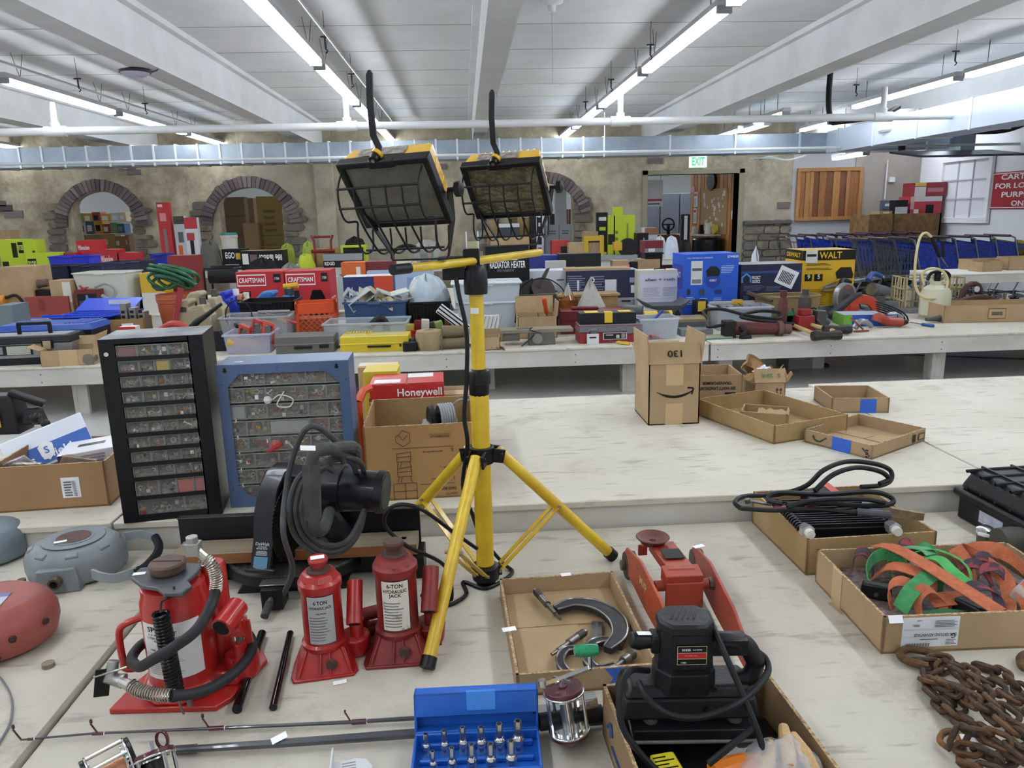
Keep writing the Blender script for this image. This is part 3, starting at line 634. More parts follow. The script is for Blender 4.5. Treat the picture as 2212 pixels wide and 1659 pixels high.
# box with crumpled paper
p,w,h = fitY(1626,1710,801,2.72,TZ2)
t = tray('shipping_box','small open box with green print and crumpled kraft paper inside','box',(p.x,2.72+.08,TZ2),.12,.16,.075,-4,CARD2)
g = G(CARD2);flap(g,(-.058,-.08,.075),(.058,-.08,.075),(0,.5,1),.055);g.done('flap',t)
g = G();gtext(g,'28-R',-.01,0,.015,mt('#4f7050',.6),0,.045,flip=1);gtext(g,'S',.035,0,.015,mt('#4f7050',.6),0,flip=1);o = g.done('lettering',t);v = V((0,.5,1)).normalized();o.location = (0,-.08+v.y*.028-.0065,.075+v.z*.028+.002);o.rotation_euler = (-math.atan2(.5,1),0,0)
g = G(mt('#3d3a34',.6));
for x in (.028,.042): g.bar((x,-.0812,.02),(x,-.0812,.05),.001,.003,(1,0,0));g.prism([(x-.006,.045),(x+.006,.045),(x,.056)],-.0822,-.0812)
g.done('arrow_mark',t)
KR = mt('#b08d62',.8,c2='#9b7a50',s=12,b=.6,bs=25)
def crumple(seed,w,d,h,lift=0):
    rd = random.Random(seed);tab = {}
    def f(u,v):
        k = (round(u,3),round(v,3))
        if k not in tab:
            e = min(1,4*min(u,1-u,v,1-v)+.25);tab[k] = V(((u-.5)*w*(1+.1*rd.random()),(v-.5)*d*(1+.1*rd.random()),lift+h*rd.random()*e))
        return tab[k]
    return f
g = G(KR);g.cloth(crumple(3,.13,.1,.05,.06),7,6)
g.cloth(lambda u,v: V((-.06+.08*u+.015*sin(v*9),.05+.03*sin(u*6),.07+.09*v*(.6+.4*sin(u*3.1+.6)))),8,6)
g.cloth(lambda u,v: V((.0+.1*u+.01*sin(v*7),.0+.06*u,.06+.065*v*(.7+.3*sin(u*7)))),8,5)
g.cloth(lambda u,v: V((.05+.04*v,-.06+.09*u,.04+.06*v+.012*sin(u*9))),8,5)
tag(g.done('kraft_paper',ang=20),'crumpled brown kraft paper stuffed in the small green-printed box','paper').location = (p.x,2.80,TZ2)
g = G(mt('#d9dbe4',.5,c2='#6d6a9a',s=40,w=.05,n=.38));g.cloth(crumple(8,.07,.05,.03,.085),6,5);tag(g.done('tissue_wad',ang=15),'wad of white printed tissue on the kraft paper','paper').location = (p.x-.015,2.77,TZ2+.02)
# trays
def trayq(name,label,P4,h,m=CARD,mi=None,hs=None,z=TZ2,grp='cut-down cardboard trays on the second table'):
    a,b,c_,= (AZ(*P4[0],z),AZ(*P4[1],z),AZ(*P4[2],z));# left-front corner, nearest corner, right corner
    u = b-a;v = c_-b;ang = math.degrees(math.atan2(u.y,u.x));w = u.length;d = v.length;cen = a+u/2+v/2
    return tray(name,label,'tray',cen,w,d,h,ang,m,mi,grp,hs),w,d
t,w,d = trayq('cardboard_tray','large plain cardboard tray with a torn smaller tray sitting in it',((1518,900),(1690,966),(1810,928)),.06,CARDY,CARDY)
a = AZ(1620,905,TZ2+.006)
t2 = tray('cardboard_tray','small torn tray sitting inside the large plain tray','tray',(1.0,2.42,TZ2+.006),.15,.11,.05,-27,CARDY,CARDY,'cut-down cardboard trays on the second table')
g = G(CARD2);g.cloth(lambda u,v: V((-.02+.1*u,-.05+.03*v,.045+.012*v+.004*sin(u*20))),8,3);g.done('torn_edge',t2)
def floorflaps(t,w,d):
    g = G(CARD2);g.at((0,0,.006),(2,0,0));g.bx(-w/2+.01,w/2-.01,-d/2+.01,-.004,0,.003);g.at((0,0,.006),(-3,0,0));g.bx(-w/2+.01,-.003,.004,d/2-.01,0,.003);g.bx(.003,w/2-.012,.002,d/2-.012,.001,.004);g.done('inner_flap',t)
t,w,d = trayq('cardboard_tray','low tray with blue tape across its side at the far right',((1742,862),(1893,900),(1900,899)),.05)
bpy.data.objects.remove(t.children[0]);w,d = .2,.2;tray_mesh(w,d,.055,.005,CARD).done('box_body',t);a = AZ(1818,868,TZ2);t.location = (a.x,2.62,TZ2);t.rotation_euler[2] = rad(-8);floorflaps(t,w,d)
BT = mt('#2a5fc4',.45)
g = G(BT);g.bx(-.0,.055,-d/2-.0012,-d/2,.0,.05);g.done('blue_tape',t)
t,w,d = trayq('cardboard_tray','shallow tray with blue tape and a dark logo nearest the table front',((1727,952),(1872,990),(2008,955)),.042)
floorflaps(t,w,d)
g = G(BT);g.bx(-w*.07,w*.2,-d/2-.0012,-d/2,.0005,.042);g.done('blue_tape',t)
g = G(mt('#2c3a33',.6));g.tube([(-w*.36,-d/2-.001,.03),(-w*.33,-d/2-.001,.018),(-w*.26,-d/2-.001,.014),(-w*.22,-d/2-.001,.02)],.003,5,k=3);g.bar((-w*.22,-d/2-.001,.02),(-w*.16,-d/2-.001,.03),.001,.004);g.bar((w*.36,-d/2-.001,.028),(w*.47,-d/2-.001,.008),.001,.004)
for k in (0,1): gtext(g,'II',w*.43+.0,.009+.012*k,.008,BLK,-d/2-.0014,.012,rz=90)
g.done('printed_mark',t)
o = printed(t,d,.042,[(.74,.8,.2,.8,'#2a2a28'),(.85,.97,.25,.75,'#2a2a28'),(.865,.955,.32,.68,'#a98a64')],(),name='side_print',y=-.0016);o.rotation_euler = (0,0,rad(90));o.location = (w/2,0,0)
# left carton of packages
p = AZ(-60,1110,TZ2);q = AZ(187,1096,TZ2);r_ = AZ(252,1038,TZ2);u = q-p;ang = math.degrees(math.atan2(u.y,u.x));w = u.length;v = r_-q
Hb = AY(180,1000,q.y).z-TZ2
t = tray('cardboard_box','open brown box full of retail packages at the left edge','box',p+u/2+V((.05,.13,0)),w,.26,Hb,ang+2,mt('#a07d57',.75,c2='#94714c',s=3),CARDY)
bx_ = t
g = G(WHT);g.bx(-.0,.045,-.1315,-.13,.03,.085);o = g.done('shipping_label',t);o.location = (.03,0,0)
printed(t,.045,.055,rows(.15,.6,.1,.9,6,'#55585e')+rows(.68,.85,.1,.9,14,'#333538',jit=0),(),y=-.1325,name='label_print',x0=.03,z0=.03)
g = G(mt('#3b2c20',.7));
for k in range(5): g.tube([(w/2+.0015,-.06+.02*k,.05),(w/2+.0015,-.05+.018*k,.09-.005*k),(w/2+.0015,-.03+.02*k,.105),(w/2+.0015,-.02+.02*k,.08)],.0012,4,k=3)
g.done('scribble',t)
ctr = bx_.location.copy()
def onbox(dx,dy,dz): a = rad(ang+2);return ctr+V((dx*cos(a)-dy*sin(a),dx*sin(a)+dy*cos(a),dz))
t = T('retail_package','white carton of lamps marked 4 lying in the left brown box','package',onbox(.05,.03,.07),ang+8)
g = G(mt('#d6d5da',.4));g.at((0,0,0),(4,-6,0));g.bx(-.07,.085,-.05,.06,0,.055);g.done('carton_body',t,bev=.002)
o = printed(t,.15,.055,[(0,.22,.0,1,'#3a3550'),(.3,.75,.1,.5,'#8d88a8')]+rows(.3,.8,.6,.9,2,'#8a8690'),[('4',.1,.5,.5,'#e9ebee')],y=-.052,x0=-.068);o.rotation_euler = (rad(4),rad(-6),0)
g = G(mt('#3a3b40',.4));g.at((0,0,0),(4,-6,0));g.bx(-.03,.04,.0,.02,.055,.0555);g.done('top_print',t)
t = T('padded_envelope','white and blue printed envelope leaning at the back left of the brown box','package',onbox(-.06,.07,.07),ang+18)
g = G(mt('#dde3ee',.4));g.at((0,0,0),(-25,-18,0));g.bx(-.12,.1,-.004,.004,0,.11);g.done('envelope',t,bev=.003)
g = G(mt('#2f62b8',.4));g.at((0,-.006,0),(-25,-18,0));g.poly([(-.12,0,.01),(.1,0,.01),(.1,0,.065),(-.12,0,.065)],[(0,1,2,3)]);gtext(g,'tens  Shield',-.03,.032,.022,WHT,-.002,.16);g.mat(WHT);g.prism([(-.035,.06),(-.015,.072),(.005,.06),(.002,.03),(-.015,.015),(-.032,.03)],-.0025,-.001)
gtext(g,'S',-.015,.046,.02,mt('#2f62b8',.4),-.0035);g.done('envelope_print',t)
CL = mt('#cfcfc8',.15,al=.45,b=.8,bs=30)
for k,(dx,dy,rz,col,lab) in enumerate(((.02,-.04,30,'#b8a08a','clear bag of brown parts leaning in the right of the brown box'),(-.05,-.06,-10,'#d8d3cf','clear blister package with printed card in the brown box front'),(-.1,-.02,5,'#b9b6c6','small clear bag with a coil at the left of the brown box'))):
    t = T('clear_package',lab,'package',onbox(dx,dy,.06),ang+rz);g = G(mt(col,.5,c2='#8d7a68',s=30));g.at((0,0,0),(35,20-20*k,0));g.bx(-.04,.04,-.003,.003,0,.075);g.done('card_insert',t);g = G(CL);g.at((0,0,0),(35,20-20*k,0));g.cloth(lambda u,v: V(((u-.5)*.09,-.008-.008*sin(u*6)*sin(v*5),v*.085)),8,8);g.done('wrap',t)
# black tool with round knobs at the left edge
t = T('power_tool','black and yellow power tool with round knobs behind the envelope','tool',AZ(20,960,TZ2)+V((0,.12,0)),0)
g = G(mt('#2d2c2e',.5));g.bx(-.16,-.03,0,.1,0,.14,.02,.01);g.bx(-.03,.04,.01,.07,.03,.09,.01,.01);g.done('body',t,bev=.008)
g = G(mt('#2a2a2c',.4));g.ball((.03,.0,.06),.022);g.cyl((.03,0,.06),(.07,-.02,.045),.007);g.ball((.075,-.022,.043),.016);g.done('knob',t)
g = G(mt('#d69a2e',.5));g.bx(-.155,-.09,-.003,0,.03,.09);g.done('yellow_label',t);g = G(BLK);g.bar((-.06,.03,.15),(.05,.04,.1),.04,.02);g.done('handle',t,bev=.006)
# centre carton with instructions
p = AZ(812,1100,TZ2);q = AZ(1012,1094,TZ2);hL = AY(782,925,1.86).z-TZ2;x0 = AY(778,925,1.86).x;x1 = AY(1024,920,1.86).x
w = x1-x0;t = tray('cardboard_box','tall brown box with upside-down assembly drawings behind the yellow stand','box',((x0+x1)/2,1.86+.16,TZ2),w,.3,hL,2,mt('#aa8556',.75,c2='#9e794b',s=3),CARDY)
INK = mt('#3c3226',.7);yy = -.1512;g = G(INK)
def lineart(pts,cl=True):
    n = len(pts)
    for i in range(n if cl else n-1): g.bar((pts[i][0],yy,pts[i][1]),(pts[(i+1) % n][0],yy,pts[(i+1) % n][1]),.0004,.0012)
for k,zc in enumerate((.83,.58,.38,.12)):
    z0 = hL*zc;X = -.045;s_ = .018
    if k == 0: lineart([(X-s_,z0-.008),(X,z0-.022),(X+s_,z0-.01),(X+s_,z0+.014),(X,z0+.022),(X-.012,z0+.008),(X-s_,z0+.006)]);lineart([(X-.01,z0+.01),(X,z0-.004),(X+.012,z0+.008)],False)
    elif k < 3: lineart([(X-s_,z0-.012),(X+s_,z0-.012),(X+s_,z0+.014),(X-s_,z0+.01)]);lineart([(X-s_,z0),(X+s_,z0+.002)],False);lineart([(X-s_*.8,z0-.012),(X-s_,z0-.028)],False);lineart([(X+s_*.8,z0-.012),(X+s_,z0-.028)],False);lineart([(X-.006,z0-.012),(X-.01,z0-.028)],False)
    else: lineart([(X-.03,z0-.03),(X+.03,z0-.03),(X+.03,z0+.022),(X-.03,z0+.022)]);lineart([(X,z0-.03),(X,z0+.022)],False);lineart([(X-.03,z0),(X+.03,z0)],False)
lineart([(-.075,hL*.7),(.085,hL*.7)],False);lineart([(-.005,hL*.2),(.085,hL*.2)],False)
for s_,x,z,h,w_ in (('FOR STORING FLAT',.05,.84,.006,.05),('FOLD AND TUCK IN FLAPS TO HOLD',.05,.87,.003,.055),('3.',.08,.65,.009,.008),('MAKE TOP SAME AS BOTTOM',.03,.64,.004,.05),('2.',.06,.42,.004,.03),('1.',.08,.27,.009,.008),('FOLD',.03,.27,.004,.012),('PAIGE MOVING BOX',.05,.13,.008,.075),('HOW TO',.075,.06,.006,.03)):
    gtext(g,s_,x,hL*z,h,INK,yy-.0004,w_,flip=1)
g.done('printed_drawing',t)
cb = t.location.copy()
t = T('cable_spool','grey network cable coil with black reel standing in the brown box','cable',(cb.x+.05,cb.y-.0,TZ2+hL-.06),15)
g = G(BLK);g.lathe([(0,-.03),(.035,-.03),(.045,-.02),(.02,-.01),(.02,.02)],(0,0,.035),'x');g.done('reel',t)
g = G(mt('#8a8c90',.5))
for k in range(6): g.tube([(.0+.007*k,.04*cos(a_)+.0,.035+.038*sin(a_)) for a_ in [2*pi*j/14 for j in range(14)]],.0035,6,closed=True)
g.tube([(.04,0,.07),(.06,-.01,.085),(.09,-.02,.08)],.003,6,k=3);g.done('cable_coil',t)
g = G(mt('#c6c9cc',.2,al=.6));g.bx(.085,.105,-.026,-.014,.074,.084);g.done('plug',t)
g = G(mt('#c9ccd0',.2,al=.5));g.bx(0,.1,0,.1,0,.05);o = tag(g.done('plastic_clamshell',bev=.004),'flat clear plastic clamshell package lying right in the brown box','package');o.location = (cb.x+.0,cb.y-.06,TZ2+hL-.085)
# packages behind the box
z0 = TZ2;zt = AY(880,850,2.25).z
st = carton('cardboard_box','low tan carton under the red box at the back of the second table','box',(-.02-.12,2.24,TZ2),.34,AY(880,868,2.24).z-TZ2,.2,CARDD)
x0,x1 = AY(800,865,2.25).x,AY(960,860,2.25).x;zb = TZ2+AY(880,868,2.24).z-TZ2
RED = mt('#b82e2c',.4)
t = carton('retail_box','red and white flat box with white maker name on its side','box',((x0+x1)/2,2.25,zb+.001),x1-x0,.055,.15,RED,2,rects=(),texts=[('Honeywell',.67,.42,.42,'#eeeeee',.6)],tape=False)
g = G(mt('#dcd8d8',.5));g.bx(.0,.08,.08,.14,.0552,.0562);g.bx(-.1,-.02,.01,.06,.0552,.0562);g.done('white_label',t)
c = AY(822,850,2.2);g = G(mt('#c9b436',.5));g.bx(-.05,.06,0,.12,0,AY(810,803,2.4).z-TZ2);g.mat(BLK)
for k in range(5): g.bx(-.035+.014*k,-.03+.014*k,-.001,0,.05+.006*(k % 2),.15)
o = tag(g.done('retail_box',bev=.003),'yellow box with black print wedged left of the red box','box');o.location = (AY(800,820,2.2).x,2.22+.18,TZ2)
c = AY(830,795,2.5);carton('cardboard_box','tan carton with white strip behind the yellow box','box',(AY(815,795,2.66).x,2.66,TZ2),.14,AY(815,793,2.66).z-TZ2,.1,CARD2)
g = G(mt('#d6532c',.4));g.tube([AY(775,868,2.1),AY(785,845,2.12),AY(800,838,2.14)],.012,8,k=3);g.cyl(AY(775,868,2.1),(AY(775,868,2.1).x,2.1,TZ2),.01);tag(g.done('orange_tool'),'orange curved tool between the blue cabinet and red box','tool')

# ---------------------------------------------------------------- drawer cabinets
DR = mt('#b4b7b2',.2,al=.16);LIP = mt('#b9bcb8',.3,al=.4)
BITS = [mt(c,.45,m=.6 if i < 5 else 0) for i,c in enumerate(('#9a9a98','#b5b3ae','#6e665e','#a58a4e','#7d6a5c','#d8d6d0','#7c4a34','#2e2e30','#8f2c28'))]
def bits(g,x0,x1,y0,y1,z0,z1,n,rd):
    for _ in range(n):
        g.mat(rd.choice(BITS));k = rd.random();c = V((rd.uniform(x0,x1),rd.uniform(y0,y1),rd.uniform(z0,z1)))
        if k < .4: d_ = V((rd.uniform(-1,1),rd.uniform(-.4,.4),rd.uniform(-.6,.6))).normalized()*rd.uniform(.004,.01);g.cyl(c-d_,c+d_,rd.uniform(.0015,.003),n=6);g.cyl(c+d_,c+d_*1.2,.0045,n=6)
        elif k < .7:
            r_ = rd.uniform(.003,.006);a = rd.uniform(-1,1)
            g.tube([c+V((r_*cos(t),a*.3*r_*sin(t),r_*sin(t))) for t in [2*pi*j/8 for j in range(8)]],.0014,5,closed=True)
        else: s_ = rd.uniform(.002,.005);g.bx(c.x-s_,c.x+s_,c.y-s_,c.y+s_,c.z-s_,c.z+s_*rd.uniform(.5,1.6))
def drawer(t,x0,x1,z0,z1,y0,y1,rd,fill=None,fh=.6):
    g = G(DR);w = .001
    g.bx(x0,x1,y0,y1,z0,z0+w);g.bx(x0,x1,y0,y0+w,z0,z1);g.bx(x0,x0+w,y0,y1,z0,z1);g.bx(x1-w,x1,y0,y1,z0,z1)
    g.mat(LIP);g.bx(x0,x1,y0-.0008,y0,z1-.002,z1);g.bx(x0,x1,y0-.0008,y0,z0,z0+.002);g.bx(x0,x0+.0015,y0-.0008,y0,z0,z1);g.bx(x1-.0015,x1,y0-.0008,y0,z0,z1)
    o = g.done('drawer',t);g = G()
    if fill:
        g.mat(mt(fill,.45));g.bx(x0+.003,x1-.003,y0+.003,y1-.01,z0+.002,z0+(z1-z0)*.85)
    else:
        g.mat(mt(rd.choice(('#4a4640','#5c554c','#3a3a3c','#54504e')),.6,c2='#8a8478',s=70,b=.8,bs=120));g.bx(x0+.003,x1-.003,y0+.006,y1-.006,z0+.001,z0+(z1-z0)*rd.uniform(.1,.45))
        bits(g,x0+.006,x1-.006,y0+.003,y0+.02,z0+.004,z0+(z1-z0)*fh,int(6+(x1-x0)*170),rd)
    g.done('small_parts',o)
# black cabinet
a = AZ(268,1131,TZ2);w = .232;hB = AY(203,735,a.y).z-TZ2;dB = .16
t = T('parts_cabinet','tall black metal parts cabinet with eleven rows of clear drawers','cabinet',a,9)
KM = mt('#121419',.35,c2='#1b1d22',s=12,b=.05);g = G(KM);tk = .002;fr = .035
g.bx(0,tk,0,dB,0,hB);g.bx(w-tk,w,0,dB,0,hB);g.bx(0,w,0,dB,hB-tk,hB);g.bx(0,w,0,dB,0,tk);g.bx(0,w,dB-tk,dB,0,hB)
g.bx(tk,fr,-.001,.001,0,hB);g.bx(w-fr*.9,w-tk,-.001,.001,0,hB);g.bx(fr,w-fr,-.001,.001,0,.012);g.bx(fr,w-fr,-.001,.001,hB-.012,hB)
g.mat(mt('#85878c',.4,c2='#3c3e44',s=10));g.bx(0,w,0,dB,hB,hB+.0006)
g.done('cabinet_body',t,bev=.001)
g = G(KM);rws = 11;hz = [(hB-.024)/11.6]*9+[(hB-.024)/11.6*1.3]*2;zz = hB-.012
RD = random.Random(5)
for r_ in range(rws):
    z1 = zz;z0 = zz-hz[r_];g.bx(fr,w-fr,.0,dB-.01,z0-.002,z0+.001);g.bx(fr,w-fr,-.002,.001,z0-.004,z0+.006)
    nx = 5 if r_ < 8 else 4 if r_ < 10 else 2;cut = [fr+.001+(w-2*fr)*((i+(.35 if i else 0))/(nx-.0+(0 if nx < 5 else -.3))) for i in range(nx+1)];cut = [min(c_,w-fr) for c_ in cut]
    for i in range(nx):
        x0,x1 = cut[i],cut[i+1]
        if x1-x0 < .01: continue
        fill = {(0,0): '#7d2226',(1,2): '#d3b126',(9,2): '#c2352d',(9,3): '#b8322c'}.get((r_,i))
        drawer(t,x0,x1-.001,z0+.0015,z1-.005,.004,.06,RD,fill)
    zz = z0
g.done('shelf_bars',t)
g = G(mt('#c9c9c9',.4));g.cyl((fr*.45,-.003,hB-.035),(fr*.45,-.001,hB-.035),.005);g.done('keyhole',t)
# blue cabinet
a = AZ(499,1097,TZ2);hU = AY(471,789,a.y).z-TZ2;w = AY(759,782,a.y+.01).x-AY(471,789,a.y).x;dU = .12
BLU = mt('#51678d',.4,c2='#485e82',s=5);t = T('parts_cabinet','slate blue metal cabinet with open back showing clear drawers','cabinet',a,2)
g = G(BLU);tk = .002;fr = .026
g.bx(0,tk,0,dU,0,hU);g.bx(w-tk,w,0,dU,0,hU);g.bx(0,w,0,dU,hU-tk,hU);g.bx(0,w,0,dU,0,tk)
po = [(0,0),(w,0),(w,hU),(0,hU)];cf = .03
pO = [(fr,0),(w-fr,0),(w,fr),(w,hU-fr),(w-fr,hU),(fr,hU),(0,hU-fr),(0,fr)]
pI = [(fr+cf,fr),(w-fr-cf,fr),(w-fr,fr+cf),(w-fr,hU-fr-cf),(w-fr-cf,hU-fr),(fr+cf,hU-fr),(fr,hU-fr-cf),(fr,fr+cf)]
pO = [(fr+cf,0),(w-fr-cf,0),(w,0),(w,hU),(w-fr-cf,hU),(fr+cf,hU),(0,hU),(0,0)]
g.ring(pO,pI,-.001,.001);g.done('cabinet_body',t,bev=.001)
g = G(BLK)
for x in (.022,w-.03): g.prism([(x-.006,hU-.014),(x+.006,hU-.014),(x+.003,hU-.02),(x-.003,hU-.02)],-.0016,-.001);g.cyl((x,-.0016,hU-.011),(x,-.001,hU-.011),.0035,n=8)
for x,z in ((.011,hU-.05),(.011,.05),(w-.009,hU-.05),(w*.46,hU-.012)): g.cyl((x,-.0014,z),(x,-.001,z),.0015,n=6)
g.done('screw_holes',t)
sticker(t,(.05,.03,hU+.0005),w=.02,h=.008)
RD = random.Random(9);nr = 8;ch = (hU-2*fr+.02)/nr
g = G(mt('#8a8d8c',.4,al=.8));g.bx(fr*.3,w-fr*.3,dU-.012,dU-.006,.01,hU-.01);g.done('drawer_fronts',t)
for r_ in range(nr):
    z1 = hU-fr+.01-ch*r_;z0 = z1-ch+.002
    cols = [0,.16,.34,.68,.84,1.0] if r_ < 5 else [0,.2,.4,.7,1.0] if r_ < 7 else [0,.5,1]
    for i in range(len(cols)-1):
        x0 = .012+(w-.024)*cols[i];x1 = .012+(w-.024)*cols[i+1]-.001
        drawer(t,x0,x1,z0,z1-.003,.006,.09,RD,fill='#9da0a0' if (r_,i) in ((2,0),(3,2)) else None,fh=.7)
g = G(mt('#b8353a',.3));c = V((w*.38,.004,hU-fr-ch*4.5));g.lathe([(.0,0),(.012,.003),(.018,.008),(.0,.01)],c,'y',n=10);g.bar(c+V((-.02,0,-.012)),c+V((.02,0,.012)),.008,.006);g.done('red_valve_handle',t)
g = G(mt('#d4d4d0',.4));c = V((w*.4,.003,hU-fr-ch*1.6));g.tube([c,c+V((.02,0,.012)),c+V((.05,0,0)),c+V((.04,0,-.02)),c+V((.01,0,-.015)),c+V((.03,0,.02))],.0018,6,k=4);g.ball(c+V((-.012,0,0)),.011,n=8);g.done('white_cord',t)
# ================================================================ twin work light stand
YEL = mt('#dcbc2a',.35,c2='#cba626',s=8,w=.08,coat=.2);YELB = mt('#d9a81c',.3,coat=.3);BK = mt('#1b1c20',.4);BK2 = mt('#232428',.5,b=.15,bs=60)
t = T('twin_work_light','yellow tripod stand carrying two caged halogen work lights','work light',(.018,1.536,TZ1))
def L3(px,py,Y): return AY(px,py,Y)-V((.018,1.536,TZ1))
ax = [(0,0,z) for z in (.012,.454,.685)];z_hub = .30;z_col = .435;z_top = .655
g = G(YEL);g.cyl((0,0,.015),(0,0,z_col+.01),.0195,n=24);g.done('lower_pole',t)
g = G(YEL);g.cyl((0,0,z_col),(0,0,z_top+.02),.0145,n=24);g.done('upper_pole',t)
g = G(BK);g.lathe([(.019,-.005),(.0215,0),(.0215,.018),(.0245,.02),(.0245,.04),(.022,.048),(.0155,.052)],(0,0,z_col),n=12);o = g.done('height_collar',t)
g = G(BK);g.lathe([(.016,0),(.0235,0),(.0245,.02),(.0235,.045),(.018,.056),(.0155,.058)],(0,0,z_top-.012),n=12);g.done('height_collar',t)
g = G(BK);g.lathe([(.0,.0),(.022,.001),(.023,.022),(.02,.03)],n=16);g.done('pole_cap',t)
dirs = [V((-.113,-.321,0)),V((.297,.078,0)),V((-.235,.215,0))]
g = G(BK);g.lathe([(.0205,-.018),(.027,-.018),(.027,.018),(.0205,.018)],(0,0,z_hub),n=20)
for d in dirs:
    u = d.normalized();s_ = V((-u.y,u.x,0))*.016
    g.bar(u*.02+s_+V((0,0,z_hub)),u*.046+s_+V((0,0,z_hub-.006)),.006,.03);g.bar(u*.02-s_+V((0,0,z_hub)),u*.046-s_+V((0,0,z_hub-.006)),.006,.03);g.cyl(u*.038+s_*1.4+V((0,0,z_hub)),u*.038-s_*1.4+V((0,0,z_hub)),.005,n=8)
g.done('tripod_hub',t,bev=.0015)
for i,d in enumerate(dirs):
    u = d.normalized();top = u*.036+V((0,0,z_hub+.004));ft = d+V((0,0,.014));dd = (ft-top).normalized()
    g = G(YEL);g.cyl(top,ft,.0125,n=16);g.done('leg',t)
    g = G(BK);g.cyl(ft-dd*.012,ft+dd*.008,.0148,n=14);g.done('foot_cap',t)
    mid = top+(ft-top)*.5;s_ = V((-u.y,u.x,0))*.012;low = u*.03+V((0,0,.03))
    for sg in (-1,1):
        g = G(YEL);g.bar(mid+s_*sg,low+s_*sg*.9,.003,.013,up=s_);g.done('brace',t,bev=.0005)
    g = G(mt('#8d8a80',.4,m=.6));g.cyl(mid+s_*1.5,mid-s_*1.5,.004,n=8);g.cyl(low+s_*1.5,low-s_*1.5,.004,n=8);g.done('rivet',t)
g = G(BK);g.lathe([(.02,.0),(.03,0),(.03,.03),(.02,.034)],(0,0,.012),n=16)
for d in dirs: u = d.normalized();g.bar(u*.02+V((0,0,.028)),u*.036+V((0,0,.028)),.02,.022)
g.done('lower_bracket',t,bev=.001)
g = G(mt('#e9e9e4',.6));a = L3(1030,672,1.52);g.at((0,0,a.z));P = [(-.0148*sin(.3+.9*j/6)*-1-.0,-.0149*cos(.3+.9*j/6)) for j in range(7)]
for j in range(8):
    a0,a1 = -1.0+.16*j,-1.0+.16*(j+1);g.poly([(.0149*sin(a0),-.0149*cos(a0),-.006),(.0149*sin(a1),-.0149*cos(a1),-.006),(.0149*sin(a1),-.0149*cos(a1),.006),(.0149*sin(a0),-.0149*cos(a0),.006)],[(0,1,2,3)])
g.done('price_tag',t)
# cross bar
b0,b1 = L3(848,583,1.36),L3(1166,545,1.73);bm = L3(1010,566,1.54);g = G(YEL)
pts = [b0+(bm-b0)*.12,b0+(bm-b0)*.6,bm,bm+(b1-bm)*.5,b1];g.tube(pts,.0085,14,k=3);g.done('cross_bar',t)
g = G(BK);g.cyl(b0,b0+(bm-b0)*.2,.0098,n=14);g.done('end_cap',t)
g = G(BK);c = L3(1005,568,1.52);g.bx(c.x-.047,c.x+.0,c.y+.006,c.y+.045,c.z-.034,c.z-.006);g.bx(c.x-.005,c.x+.03,c.y+.03,c.y+.055,c.z-.01,c.z+.026);g.bx(c.x+.0,c.x+.02,c.y+.0,c.y+.03,c.z-.034,c.z-.014);g.done('junction_box',t,bev=.003)
